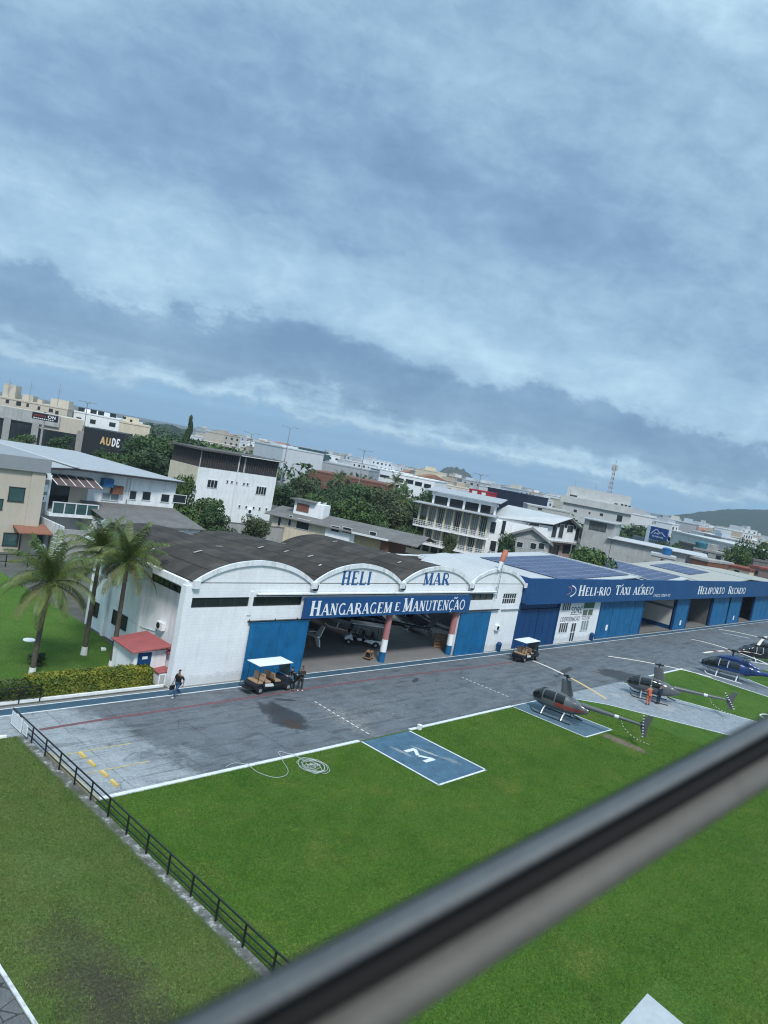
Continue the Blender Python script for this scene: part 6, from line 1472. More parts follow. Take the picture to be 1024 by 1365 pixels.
for f_, m_ in ((.01, M_cream),): C.box('cream_panel', -.03, -.004, .1, 9.2, zl - 4.2, zl - .02, m_)
for (px, py, w, h, n_) in ((283, 645, 13, 10, 3), (348, 654, 13, 10, 4)): C.winpx(px, py, w, h, n=n_, fm=M_framew)
for px, py in ((303, 642), (309, 642.6), (315, 643.5), (325, 645), (330, 645.6), (319, 675), (328, 676), (338, 677), (346, 678), (355, 679)): C.winpx(px, py, 2.4, 3.0)
x, z = C.uv(318, 620); b = MB(); b.tube([(x, -.12, 1), (x, -.12, ze - .1)], .11, 6); C.part('drainpipe', b, M_framew)
for i, (px, py) in enumerate(((332, 681), (329, 694))): x, z = C.uv(px, py); q = C.P0 + C.d * x; ac_unit(('upper', 'lower')[i] + ' air conditioner on the tall white house near its foot', (q.x, q.y - .02, z - .5), 0, 1.5)

# --- cream bungalow row behind the hangar roofs
P0, P1 = at(362, 684, 4.5), at(555, 727, 4.5)
Cc = House('bungalow_row', 'low cream bungalows with a sagging grey corrugated roof behind the arched hangar', 'house', (P0.x, P0.y), (P1.x, P1.y))
_, zE = Cc.uv(430, 700)
segs = [(362, 436, 'cream_wall', M_cream), (436, 474, 'white_wall', M_white2), (474, 512, 'ochre_wall', mat('ochre_stone', (.40, .33, .19), .85, .2, 2.5, .3, 12, dirt=.3)), (512, 522, 'brick_wall', M_brickred)]
for a_, b_, nm, m_ in segs:
    xa, _ = Cc.uv(a_, 700); xb, _ = Cc.uv(b_, 712); Cc.box(nm, xa, xb - .01, .0 if nm != 'white_wall' else -.25, 9, 0, zE - .1, m_)
xe, _ = Cc.uv(560, 722)
local_roof(Cc, [[(-.8, -.9, zE), (xe, -.9, zE), (xe, 5, zE + 1.25), (-.8, 5, zE + 1.25)], [(-.8, 5, zE + 1.25), (xe, 5, zE + 1.25), (xe, 10, zE + .2), (-.8, 10, zE + .2)]], M_roofg2)
for (px, py, w, h) in ((404, 699, 17, 13), (447, 705, 11, 7), (463, 707, 12, 7), (497, 713, 9, 8)): Cc.winpx(px, py, w, h, gm=M_glass, y=-.26 if 436 < px < 474 else 0)
for px, w, m_ in ((373, 4, M_glass), (387, 4, M_frame)): Cc.winpx(px, 694, w, 14, gm=M_glass, name='door')
b = MB(); xa, _ = Cc.uv(474, 703); xb, _ = Cc.uv(522, 712); b.box(xa, xb, -1.25, -.92, zE - .12, zE + .14); Cc.part('gutter', b, M_framew)
x, z = Cc.uv(408, 674, 3); Cc.box('loft_room', x - 1.7, x + 3.6, 2.2, 4.8, zE + .3, zE + 2.9, M_white2); Cc.box('loft_opening', x - 1.2, x + 1.0, 2.12, 2.198, zE + 1.2, zE + 2.5, M_brickred); Cc.box('loft_roof', x - 2.4, x + 2.2, 1.6, 5, zE + 2.902, zE + 3.1, M_roofg2)
for i, (px, py) in enumerate(((425, 670), (433, 671))): x, z = Cc.uv(px, py, 3); q = Cc.P0 + Cc.d * x + Cc.n * 3; dish(('left of two white dishes on the bungalow roof', 'right of two white dishes on the bungalow roof')[i], (q.x, q.y, z - 1.2), .72)
P0 = at(360, 716, 2.2); P1 = at(380, 722, 2.2)
gw = thing('garden_wall', 'dark weathered garden wall between hangar roof and white house', 'wall', (72, 92, 0), radians(-8)); b = MB(); b.box(-18, 6, 0, .25, 0, 2.6); b.build('panel', M_conc, gw); b = MB(); b.box(-18.05, 6.05, -.05, .3, 2.602, 2.72); b.build('coping', M_roofg2, gw)

# --- three storey building with white balconies
P0, P1 = at(561, 669, 9.5), at(652, 687, 9.5)
D = House('balcony_building', 'three storey building with pale railed balconies and curtained glass', 'building', (P0.x, P0.y), (P1.x, P1.y)); W_ = D.W
_, zRoof = D.uv(600, 678); _, zB1 = D.uv(600, 704); _, zB0 = D.uv(600, 725)
def zpx(px, py): return D.uv(px, py)[1]
zT = zRoof; f2 = zpx(605, 709); f1 = zpx(600, 731)
D.box('core', 0, W_, 2.0, 12, 0, zT - .1, M_cream); 
for k in range(9): x = W_ * k / 8; D.box('column', x - .18, x + .18, .6, 1.999, 0, zT - .1, M_cream)
for nm, z in (('balcony_slab', f2), ('balcony_slab', f1)):
    b = MB(); pts = [(-.7, 1.99)] + [(-.7 + (W_ + 1.4) * t / 10, -.3 - .7 * sin(pi * t / 10)) for t in range(11)] + [(W_ + .7, 1.99)]; b.prism(pts, z - .28, z, 'z'); D.part(nm, b, M_white2)
    b = MB(); ed = pts[1:-1]
    for zz in (.35, .7, 1.05): b.tube([(x, y + .08, z + zz) for x, y in ed], .045, 5)
    for i in range(31): t = i / 30 * 10; i0 = min(9, int(t)); f = t - i0; x = ed[i0][0] + (ed[i0 + 1][0] - ed[i0][0]) * f; y = ed[i0][1] + (ed[i0 + 1][1] - ed[i0][1]) * f; b.box(x - .035, x + .035, y + .05, y + .12, z + .002, z + 1.05)
    D.part('balustrade', b, M_framew)
for fz, zt_ in ((f2, zT - .3), (f1, f2 - .35)):
    for k in range(8):
        xa, xb = W_ * k / 8 + .2, W_ * (k + 1) / 8 - .2; g_ = (M_glassp, M_glassp, M_glassg, M_glassp, M_glass, M_glassp, M_glassp, M_glassg)[(k + (0 if fz == f2 else 1)) % 8]
        D.win(xa + .05, xb - .05, fz + .1, zt_ - .1, gm=g_, n=3, y=2.0)
D.box('dark_ground_floor', .3, W_ - .3, 1.9, 1.998, 0, f1 - .3, M_glass)
D.box('roof', -1.4, W_ + 1.4, -1.3, 5, zT, zT + .18, M_roofg)
zU = zpx(600, 659); D.box('upper_wall', 1.5, W_ - .5, 5.5, 16, zT - .1, zU - .3, M_glass); 
b = MB()
for k in range(5): x = 1.5 + (W_ - 1) * k / 4; b = MB(); b.box(x - .22, x + .22, 5.1, 5.49, zT + .1, zU - .91); D.part('upper_post', b, M_white2)
D.box('upper_beam', 1.0, W_ + 1, 5.05, 5.5, zU - .9, zU - .29, M_white2)
local_roof(D, [[(-.5, 3.9, zU), (W_ + 1.5, 3.9, zU), (W_ + 1.5, 18, zU + .7), (-.5, 18, zU + .7)]], M_roofg)
dish('white satellite dish at the foot of the balcony building beside the windsock', tuple(at(650, 740, 2.0)[:2]) + (1.2,), 1.1)

# --- white house with pale gable roof
eR, eL, rR, rL, gR = away(735, 698, 158), away(649, 687.5, 150), away(760, 690, 163), away(678, 673, 166), away(774, 702, 168)
E = House('gabled_house', 'white two storey house with a wide pale metal gable roof', 'house', eR, gR); We = E.W
def loc(h, p, dz=0.0): v = Vector((p.x, p.y, 0)) - h.P0; return (v.dot(h.d), v.dot(h.n), p.z + dz)
zE0 = eR.z - .2; _, zfl = E.uv(752, 722); zA = rR.z
b = MB(); pl_ = [loc(E, eR), (We, 0, 0), (We + 2, 14, 0), loc(E, rL), loc(E, eL)]; b.prism([(p[0], p[1]) for p in pl_], zfl, zE0 - .35); E.part('upper_wall', b, M_white2)
b = MB(); b.prism([(.3, 1.2), (We - .2, 1.2), (We + 1.6, 13), loc(E, rL)[:2], (loc(E, eL)[0] + .8, loc(E, eL)[1] + 1.2)], 0, zfl - .31); E.part('lower_wall', b, mat('faded_pink_wall', (.36, .24, .21), .85, .15, .8, dirt=.4))
E.box('floor_slab', -.3, We + .3, -.2, 5, zfl - .30, zfl - .002, M_conc)
mid = loc(E, rR)[0]; b = MB(); b.prism([(.0, zE0 - .34), (We, zE0 - .34), (mid, zA - .25)], .1, .3, 'y'); E.part('gable', b, M_frame)
local_roof(E, [[loc(E, eL), (-.7, -1.0, eR.z), (mid, -1.0, zA), loc(E, rL)], [(mid, -1.0, zA), (We + 1.0, -1.0, zE0 - .45), (We + 3.4, 14, zE0 - .45), loc(E, rL)]], M_roofw)
for (px, py, w, h) in ((739, 707, 6, 19), (748, 708, 6, 18), (760, 705, 8, 9), (769, 712, 5, 18)): E.winpx(px, py, w, h, gm=M_glass)
for (px, py, w, h) in ((736, 733, 6, 13), (742, 733, 5, 12), (755, 732, 9, 10), (764, 733, 4, 12)): E.winpx(px, py, w, h, gm=M_glass, y=1.2, fm=M_frame)
F = House('side_wing', 'white side wall with tall windows under the long eave of the gabled house', 'house', away(647, 690, 149.2), away(733, 700, 157.2)); Wf = F.W; _, zf0 = F.uv(690, 697)
F.box('wall', 0, Wf - .3, 0, .6, 0, zf0 - .1, M_white2)
for (px, py, w, h) in ((657, 703, 7, 15), (671, 703, 5, 18), (712, 699, 14, 4), (657, 728, 8, 14), (668, 727, 7, 9)): F.winpx(px, py, w, h, gm=M_glass)
# weathered gabled shed in front
P0, P1 = away(681, 722, 146), away(731, 733, 146)
G_ = House('weathered_house', 'weathered grey gabled house with a row of small windows beside the windsock', 'house', (P0.x, P0.y), (P1.x, P1.y)); Wg = G_.W; _, zg = G_.uv(690, 715); zp = G_.uv(707, 705)[1]
G_.box('wall', 0, Wg, 0, 9, 0, zg, M_greyp); b = MB(); b.prism([(0, zg + .002), (Wg, zg - .3), (Wg * .5, zp - .1)], 0, .3, 'y'); G_.part('gable', b, M_greyp)
local_roof(G_, [[(-.8, -.7, zg - .1), (Wg / 2, -.7, zp), (Wg / 2, 9, zp), (-.8, 9, zg - .1)], [(Wg / 2, -.7, zp), (Wg + .8, -.7, zg - .5), (Wg + .8, 9, zg - .5), (Wg / 2, 9, zp)]], M_roofg2)
for (px, py, w, h) in ((693, 726, 8, 7), (711, 728, 8, 8), (722, 728, 8, 8)): G_.winpx(px, py, w, h, gm=M_glass)
# grey block house right of it
P0, P1 = away(779, 697, 166), away(819, 703, 165)
H_ = House('grey_house', 'bare grey block house with a wide dark window behind the round tree', 'house', (P0.x, P0.y), (P1.x, P1.y)); zh = H_.uv(800, 694)[1]
H_.box('wall', 0, H_.W, 0, 10, 0, zh - .2, M_greyp); H_.box('roof', -1, H_.W + .4, -.8, 10.5, zh - .198, zh, M_roofg); H_.winpx(797, 702, 22, 10, n=4, gm=glass_mat('dusty_glass', (.10, .11, .105), .4), fm=M_frame)
# apartment block with the telecom tower
P0, P1 = away(752, 666, 330), away(842, 684, 330)
T = House('apartment_block', 'grey white apartment block with ledges under the telecom tower', 'building', (P0.x, P0.y), (P1.x, P1.y)); Wt = T.W; zt = T.uv(800, 668)[1]; _, zp1 = T.uv(800, 676)
M_apt = mat('aged_white_render', (.50, .51, .50), .85, .1, .4, dirt=.35)
T.box('wall', 0, Wt, 0, 14, 0, zt - .2, M_apt); T.box('penthouse', .5, Wt - 1, 3, 13, zt - .198, zt + 4.2, M_apt)
T.box('ledge', -1.5, Wt + .4, -.9, -.003, zt - 3.2, zt - .3, M_apt)
for (px, py, w, h, y) in ((762, 662, 5, 5, 3), (767, 663, 4, 5, 3), (821, 674, 4, 6, 3), (829, 675, 3, 6, 3), (834, 676, 3, 6, 3), (839, 677, 3, 5, 3)): T.winpx(px, py, w, h, y=y, fm=M_frame)
for (px, py, w, h) in ((767, 681, 4, 3), (786, 684, 2, 2), (802, 686, 4, 3), (826, 691, 7, 8), (832, 706, 6, 6), (820, 706, 3, 5)): T.winpx(px, py, w, h, fm=M_frame)
T.box('side_balcony', Wt * .78, Wt + .3, -1.2, -.01, zt - 9.2, zt - 7.6, mat('pale_green_balcony', (.36, .44, .38), .8))
q = away(810, 672, 336)
tw = thing('telecom_tower', 'red and white lattice telecom tower on the apartment block', 'tower', (q.x, q.y, zt + 4.0)); ztw = away(818, 618, 336).z - zt - 4.0; b = MB(); nb = 12
legs = [(1.1 * cos(a), 1.1 * sin(a)) for a in (0, 2.094, 4.189)]
for i in range(nb):
    z0, z1 = ztw * .92 * i / nb, ztw * .92 * (i + 1) / nb; k0, k1 = 1 - .6 * i / nb, 1 - .6 * (i + 1) / nb; b.cur = i % 2
    for j in range(3):
        a, c = legs[j], legs[(j + 1) % 3]; b.bar((a[0] * k0, a[1] * k0, z0), (a[0] * k1, a[1] * k1, z1), .15); b.bar((a[0] * k0, a[1] * k0, z0), (c[0] * k1, c[1] * k1, z1), .08); b.bar((a[0] * k1, a[1] * k1, z1), (c[0] * k1, c[1] * k1, z1), .08)
b.cur = 0; b.build('lattice', [mat('tower_red', (.24, .10, .09), .7), M_apt], tw)
b = MB()
for j in range(6): a = j * 1.047; b.box(1.0 * cos(a) - .2, 1.0 * cos(a) + .2, 1.0 * sin(a) - .2, 1.0 * sin(a) + .2, ztw * .78, ztw * .78 + 2.4)
b.build('antenna', M_apt, tw); b = MB(); b.tube([(0, 0, ztw * .9), (0, 0, ztw * 1.12)], .10, 5); b.build('spire', M_steel, tw)
# blue billboard
P0, P1 = away(866, 711, 235), away(889, 714, 228)
bb = House('billboard', 'blue billboard with white outlined peaks on a grey wall', 'billboard', (P0.x, P0.y), (P1.x, P1.y)); zb0 = bb.uv(875, 720)[1]; zb1 = bb.uv(875, 702.5)[1]
pn = bb.box('panel', 0, bb.W, 0, .4, zb0, zb1, M_band and mat('billboard_blue', (.015, .07, .27), .6)); bb.box('support', -1.9, 0 - .02, .02, .5, 0, zb1 + .1, M_white2); bb.box('base_wall', -9, bb.W - .4, .41, 1.2, 0, zb0 - .2, mat('blue_grey_wall', (.16, .19, .22), .8))
b = MB(); L_ = lambda q: (q[0] * bb.W, -.01, zb0 + q[1] * (zb1 - zb0))
for pts in ([(.08, .42), (.2, .62), (.32, .80), (.40, .83), (.50, .70), (.58, .55), (.64, .63), (.70, .66), (.80, .52), (.93, .40)], [(.26, .45), (.33, .55), (.40, .50), (.46, .55), (.52, .45)]): stroke(b, [(x * 1.0, y) for x, y in pts], .055, L_)
for k in range(9): stroke(b, [(.18 + .075 * k, .27), (.225 + .075 * k, .27)], .10, L_)
bb.part('emblem', b, M_letter, pn, fix=False)
# dark shopfronts, top left
P0, P1 = away(-8, 580, 235), away(106, 598, 235)
S1 = House('dark_shopfront', 'long shop building with dark glass bays and a pale parapet at the upper left', 'shop', (P0.x, P0.y), (P1.x, P1.y)); W1 = S1.W; z1_ = S1.uv(50, 550)[1]; z2_ = S1.uv(50, 565)[1]
S1.box('body', 0, W1, .3, 20, 0, z1_, M_beige); S1.box('parapet', -.2, W1 * .72, -.3, .29, z2_, z1_ + .2, M_greyp)
xs = [S1.uv(p, 575)[0] for p in (-6, 3.5, 7.5, 42, 46, 60, 103)]
for a_, b_ in ((0, 1), (2, 3), (4, 6)): S1.win(xs[a_], xs[b_], .3, (z2_ - .3) if b_ < 6 else z2_ - 1.2, gm=M_glass, fm=M_frame, n=4, y=.3, name='glass_bay')
b = MB()
for p in (5.5, 44, 106): x = S1.uv(p, 590)[0]; b = MB(); b.box(x - .9, x + .9, -.5, .28, 0, z2_ + .4 if p < 90 else z2_ + .2); S1.part('pier', b, M_conc)
P0, P1 = away(110, 588, 228), away(164, 598, 226)
S2 = House('dark_showroom', 'black fronted showroom with large yellow and white letters', 'shop', (P0.x, P0.y), (P1.x, P1.y)); z3 = S2.uv(130, 572)[1]
S2.box('wall', 0, S2.W, 0, 14, 0, z3, mat('black_cladding', (.018, .02, .024), .5, .2)); l_ = MB(); xa, za_ = S2.uv(133, 592); xb, zc_ = S2.uv(145, 593); zc2 = S2.uv(134, 582)[1]; xm, _ = S2.uv(148, 594); xn, _ = S2.uv(159.5, 596)
lettering(l_, 'AU', xa, xb + .6, za_ + .1, zc2 - za_, -.02, 1, serif=False, bold=1.7); S2.part('lettering', l_, M_bladey, fix=False)
l_ = MB(); lettering(l_, 'DE', xm, xn, za_ + .1, zc2 - za_, -.02, 1, serif=False, bold=1.7); S2.part('lettering', l_, M_letter, fix=False)
sg_ = thing('shop_sign', 'dark pole sign with pale lettering among the round clipped trees', 'sign', tuple(away(55, 584, 212)[:2]) + (0,), radians(-42)); qz0, qz1 = away(62, 561, 212).z, away(62, 552, 212).z
b = MB(); b.box(-3.0, 3.4, -.2, .2, qz0, qz1); pn = b.build('panel', mat('sign_black', (.012, .014, .02), .5), sg_); b = MB(); b.box(-.25, .25, -.15, .15, 0, qz0 - .01); b.build('pole', M_conc, sg_)
b = MB(); hh = qz1 - qz0; lettering(b, 'ON', .9, 3.0, qz0 + hh * .42, hh * .42, -.21, 1, serif=False, bold=1.3)
for k in range(10): stroke(b, [(-2.6 + .52 * k, qz0 + hh * .20), (-2.25 + .52 * k, qz0 + hh * .20)], hh * .13, lambda q: (q[0], -.21, q[1]))
b.build('lettering', M_letter, pn, fix=False)
b = MB()
for k in range(7): stroke(b, [(-2.6 + .45 * k, qz0 + hh * .60), (-2.3 + .45 * k, qz0 + hh * .60)], hh * .26, lambda q: (q[0], -.21, q[1]))
b.build('lettering', M_hred, pn, fix=False)
# beige and white blocks on the left skyline
def block(name, label, pl, pr, dl, dr, depth, m, wins=(), steps=(), wm=None, pm=None, roofm=None):
    P0, P1 = away(pl[0], pl[1], dl), away(pr[0], pr[1], dr); h = House(name, label, 'building', P0, P1); z = (P0.z + P1.z) / 2
    h.box('wall', 0, h.W, 0, depth, 0, z, m); h.box('parapet', -.15, h.W + .15, -.15, depth + .15, z + .002, z + .5, pm or m)
    for (a, c, y0, y1, dz) in steps: h.box('roof_block', h.W * a, h.W * c, depth * y0, depth * y1, z + .502, z + dz, m)
    for (px, py, w_, hh_) in wins: h.winpx(px, py, w_, hh_, gm=wm or M_glass, fm=M_frame)
    h.z = z; return h
block('beige_block', 'large beige block with roof tanks on the upper left skyline', (-12, 526), (90, 548), 262, 258, 22, M_beige, ((25, 538, 6, 5), (37, 540, 3, 4), (68, 547, 5, 4), (10, 535, 4, 4), (52, 544, 3, 4), (76, 550, 4, 4), (60, 551, 3, 3)), ((.12, .28, .1, .5, 4.6), (.36, .50, .2, .6, 2.4), (.56, .62, .2, .5, 1.6), (.70, .95, .4, .9, 2.8)))
block('white_block', 'white three storey block with dark windows left of the round trees', (99, 549), (160, 560), 270, 262, 16, M_white2, ((109, 546, 8, 5), (125, 549, 8, 5), (135, 551, 8, 5), (151, 554, 8, 5), (105, 559, 6, 5), (124, 562, 7, 5), (150, 566, 8, 5)), ((.05, .55, .2, .7, 1.6),))
block('cream_block', 'stepped cream block beside the white three storey block', (160, 561), (200, 572), 262, 262, 16, M_cream, ((166, 557, 4, 3), (175, 561, 3, 3)), ((.1, .6, .2, .7, 2.2),))
block('low_cream_wall_house', 'low cream house with a tiled edge between shopfront and white block', (64, 563), (104, 572), 245, 243, 10, M_cream, ((82, 571, 7, 5),))
# warehouse row in the middle distance
block('long_warehouse', 'long pale warehouse wall above the brick hall', (378, 598), (432, 606), 300, 310, 25, mat('pale_blue_render', (.56, .60, .63), .8, .06, .3, dirt=.2), (), ((.1, .5, .2, .6, 1.2),))
block('grey_warehouse', 'pale grey warehouse with a dark band above the red brick hall', (430, 616), (492, 628), 330, 325, 25, M_roofg, ())
bk = block('brick_hall', 'low red brick hall behind the palm garden', (412, 627), (518, 648), 285, 275, 22, M_brickred, ())
block('green_glass_block', 'dark green glazed block on the skyline behind the street lamp', (378, 597), (427, 606), 460, 450, 25, mat('dark_green_cladding', (.025, .075, .085), .6, .1), (), ((.2, .9, .1, .9, 2.2),))
block('beige_stepped_block', 'beige block with dark openings in front of the green glazed block', (364, 598), (412, 606), 380, 375, 16, M_cream, ((372, 602, 8, 3), (398, 606, 4, 2), (405, 607, 4, 2)))
L2 = block('white_office', 'white office with dark window bays and a flat white roof behind the palm garden', (527, 631), (580, 643), 290, 285, 18, M_white2, ((533, 640, 10, 5), (546, 642, 10, 5), (558, 645, 9, 5), (570, 648, 9, 5)))
block('white_terrace_block', 'white terraced block with thin balconies left of the white office', (492, 622), (524, 630), 360, 352, 18, M_white2, ((500, 632, 12, 3), (513, 635, 12, 3), (500, 627, 12, 3)))
block('buff_block', 'buff block on the skyline left of the round rock hill', (556, 624), (583, 631), 420, 415, 14, M_cream, (), ((.3, .6, .2, .7, 2.5),))
rs_ = block('red_store', 'store front with a red painted fascia behind the balcony building', (626, 652), (652, 658), 300, 296, 14, mat('bright_red_fascia', (.42, .035, .05), .6, .08))
rs_.winpx(633, 656, 7, 4, gm=M_letter, fm=M_hred); rs_.winpx(645, 658, 6, 4, gm=M_letter, fm=M_hred)
block('navy_store', 'navy clad store behind the long pale roof', (651, 649), (704, 663), 305, 295, 16, mat('navy_cladding', (.014, .022, .05), .6, .1))
block('grey_low_store', 'long low grey building behind the wide pale roof', (704, 674), (760, 684), 260, 262, 16, M_greyp, ((720, 678, 5, 3),))
# right hand side: sheds, warehouse and brick houses behind the blue hangars
block('long_white_warehouse', 'long stained white warehouse below the big hill', (896, 708), (1012, 737), 255, 215, 18, mat('stained_white_block', (.52, .54, .53), .85, .12, .3, .2, 6, dirt=.6), (), ())
block('grey_roof_shed', 'low grey shed under the stained white warehouse', (905, 724), (1005, 746), 225, 200, 12, M_roofg2)
wr = block('whitewashed_shed', 'whitewashed block shed with a white sheet roof behind the solar roof', (816, 721), (915, 741), 165, 165, 8, M_greyp, ((884, 752, 5, 5),))
local_roof(wr, [[(-1, -.8, wr.z + .55), (wr.W + 4, -.8, wr.z + .55), (wr.W + 4, 5, wr.z + 1.0), (-1, 5, wr.z + 1.0)]], M_roofw)
sb_ = block('tank_shed', 'small grey shed carrying a blue water tank behind the solar roof', (868, 740), (900, 746), 158, 158, 5, M_greyp, ((884, 748, 6, 4),), (), None, M_roofw)
q = away(888.5, 738, 160); tk = thing('water_tank', 'blue plastic water tank on the small grey shed behind the solar roof', 'water tank', (q.x, q.y, sb_.z + .5)); b = MB(); b.lathe([(.7, 0), (.85, .1), (.95, 1.2)], 16); b.build('drum', mat('tank_blue', (.02, .13, .32), .5), tk, smooth=True); b = MB(); b.lathe([(1.0, 1.202), (1.0, 1.3), (.3, 1.5), (.05, 1.52)], 16); b.build('lid', mat('tank_blue', (.02, .13, .32)), tk, smooth=True)
block('brick_house', 'bare red brick house beside the bushes behind the solar roof', (921, 744), (944, 749), 178, 176, 9, M_brickred, ((930, 756, 5, 5),), (), None, M_conc)
block('cream_flat', 'cream house with two dark windows and a red tiled parapet', (958, 752), (1000, 762), 186, 182, 9, M_cream, ((966, 759, 6, 5), (982, 763, 6, 5)), (), None, M_roofr)
block('ruddy_house', 'reddish house with a tiled edge at the right edge of the view', (1000, 755), (1030, 763), 184, 182, 9, mat('ruddy_render', (.25, .19, .17), .85, .2), ((1008, 763, 5, 5),), (), None, M_roofr)
block('grey_annexe', 'small grey annexe between the brick house and the cream house', (943, 747), (958, 752), 182, 181, 8, M_greyp, ((950, 756, 5, 6),))
block('cluttered_terrace', 'cluttered roof terrace of bare concrete above the brick houses', (925, 732), (990, 745), 205, 202, 12, M_conc, ((940, 739, 6, 4), (958, 743, 6, 4), (973, 746, 6, 4)), ((.2, .35, .1, .5, 2.0), (.6, .75, .2, .7, 1.8)))
q = away(935, 729, 206); o = MB(); o.lathe([(1.2, 0), (1.5, .2), (1.55, 1.5), (1.2, 1.8), (.1, 2.0)], 14); tkk = o.build('water_tank', mat('teal_tank', (.03, .13, .17), .6), smooth=True); tkk.location = (q.x, q.y, q.z - .5); tag(tkk, 'teal water tank on the cluttered roof terrace', 'water tank')

# --- the far town: blocks out to the hills
FAR = []; WM = None
rng = random.Random(77)
M_far = [mat('far_white', (.66, .68, .70), .8, .05, .1), mat('far_cream', (.52, .48, .41), .8, .08, .1), mat('far_grey', (.36, .38, .40), .8, .08, .1), mat('far_tan', (.40, .33, .27), .8, .1, .1), mat('far_bluegrey', (.42, .48, .53), .8, .06, .1), mat('far_terracotta', (.30, .15, .10), .85, .15, .3)]
names = ['white', 'cream', 'grey', 'tan', 'pale blue', 'terracotta roofed']
def zone(px):
    for p, t in ((330, 'behind the louvred house'), (440, 'by the green glazed block'), (540, 'behind the long warehouse'), (600, 'behind the white office'), (660, 'by the round hill'), (750, 'behind the navy store'), (850, 'by the telecom tower'), (915, 'behind the blue billboard'), (970, 'left of the wooded hill'), (1100, 'under the wooded hill')):
        if px < p: return t
n_far = 0
for i in range(250):
    px = rng.uniform(268, 1035); t = rng.random(); dist = 340 + 950 * t ** 1.3
    if px < 540 and dist < 420: dist += 120
    el = rng.choice((.5, .7, .85, 1.0)); top = 7 + 8.5 * el * rng.random() + (2.5 if rng.random() < .10 else 0)
    top = min(top, 17.2); c = rng.choices(range(6), (9, 4, 3, 2, 2, 2))[0]; w = rng.uniform(7, 20) * (.8 + dist / 1400); dp = rng.uniform(8, 16)
    q = away(px, 640 + .186 * (px - 512), dist); az = rng.choice((0, 0, -.65, .25)); ca = math.atan2(.67, .74)
    FAR.append([px, dist, c, w, dp, top, (q.x, q.y), az])
ords = {}
for f in FAR:
    size = 'tall' if f[5] > 13.2 else ('low' if f[5] < 9.5 else 'mid-height'); wd = 'long' if f[3] > 26 else ('narrow' if f[3] < 15 else 'broad'); dd = 'near' if f[1] < 560 else ('farther' if f[1] < 850 else 'farthest')
    f.append((size, wd, names[f[2]], dd, zone(f[0]))); ords.setdefault(f[-1], []).append(f)
ORD = ['first', 'second', 'third', 'fourth', 'fifth', 'sixth', 'seventh', 'eighth']
for key, fl in ords.items():
    fl.sort(key=lambda f: f[0])
    for i, f in enumerate(fl):
        size, wd, cn, dd, zn = key
        lab = f'{size} {wd} {cn} block {zn}, in the {dd} rows'
        if len(fl) > 1: lab = f'{ORD[i]} from left of {size} {wd} {cn} blocks {zn}, {dd} row'
        r = thing('town_building', lab, 'building', f[6] + (0,), f[7], 'town blocks on the skyline')
        w, dp, top, c = f[3], f[4], f[5], f[2]; b = MB(); b.box(-w / 2, w / 2, 0, dp, 0, top); b.build('wall', M_far[c if c < 5 else 1], r)
        b = MB(); b.box(-w / 2 - .2, w / 2 + .2, -.2, dp + .2, top + .002, top + .45)
        if c == 5: b = MB(); b.prism([(-w / 2 - .5, top + .01), (w / 2 + .5, top + .01), (0, top + 2.2)], -.5, dp + .5, 'y')
        b.build('roof', M_far[5] if c == 5 else M_far[c], r)
        if c != 5 and f[1] < 900:
            b = MB(); k = (hash(lab) if False else int(f[0] * 7)) % 3; x0 = -w * (.35 - .2 * k); b.box(x0, x0 + w * .22, dp * .3, dp * .7, top + .452, top + 2.0 + .4 * k); b.build('roof_room', M_far[(c + 2) % 5], r)
        if f[1] < 760:
            nf = max(1, int(top / 3.3)); nw = min(6, max(2, int(w / 4)))
            if WM is None: b = MB(); b.box(-.5, .5, -.12, -.004, -.5, .5); o = b.build('window', M_glass); WM = o.data; bpy.data.objects.remove(o)
            for fl_ in range(min(nf, 4)):
                for k in range(nw):
                    o = bpy.data.objects.new('window', WM); link(o, r); o.location = (-w / 2 + w * (k + .5) / nw, 0, top - 1.7 - 3.1 * fl_); o.scale = (1.7 if (i + k) % 3 else 1.2, 1, 1.25)

# --- hills
def hill(name, label, cpx, dist, wpx, hpx_top, seed, m, depth=.5, prof=None):
    q = away(cpx, 650, dist); d = Vector((q.x, q.y, 0)).normalized(); s = Vector((d.y, -d.x, 0)); Wd = wpx * dist / FPX; b = MB(); nx, ny = 70, 26; vs = []
    for j in range(ny + 1):
        for i in range(nx + 1):
            u = -1 + 2 * i / nx; v = -1 + 2 * j / ny; h = prof(u) * max(0, 1 - v * v) ** .8
            p = Vector((q.x, q.y, 0)) + s * (u * Wd / 2) + d * (v * Wd * depth / 2); nn = mnoise.fractal(Vector((u * 6, v * 4, seed)), 1.0, 2.0, 5)
            h = h * hpx_top * (1 + .16 * nn) + (1.2 * mnoise.noise(Vector((u * 40, v * 40, seed))) if h > .05 else 0); vs.append((p.x, p.y, max(-.5, h - .5)))
    b.add(vs, [(j * (nx + 1) + i, j * (nx + 1) + i + 1, (j + 1) * (nx + 1) + i + 1, (j + 1) * (nx + 1) + i) for j in range(ny) for i in range(nx)])
    return tag(b.build(name, m, smooth=True, fix=False), label, None, None, 'structure')
def hill_mat(name, a, b_, c):
    t = NT(name); n = t.noise(.02, 8, .7); f = t.noise(.10, 6, .75); t.color(t.mix(t.ramp(n, [(.5, 0), (.62, .6)]), t.ramp(f, [(.3, a), (.7, b_)]), c)); t.bump(f, 1.0, 4.0); return t.m
HM = hill_mat('forested_hill', (.012, .024, .014), (.028, .046, .022), (.040, .052, .028))
ztop = away(1000, 674, 2300).z
hill('hill', 'big wooded hill on the right of the skyline', 1075, 2300, 300, ztop, 3, HM, .6, lambda u: max(0, (1 - abs(u) ** 2.3)) * (.55 + .45 * (1 - abs(u))) ** .6 * 1.06)
zt_ = away(606, 623, 1500).z
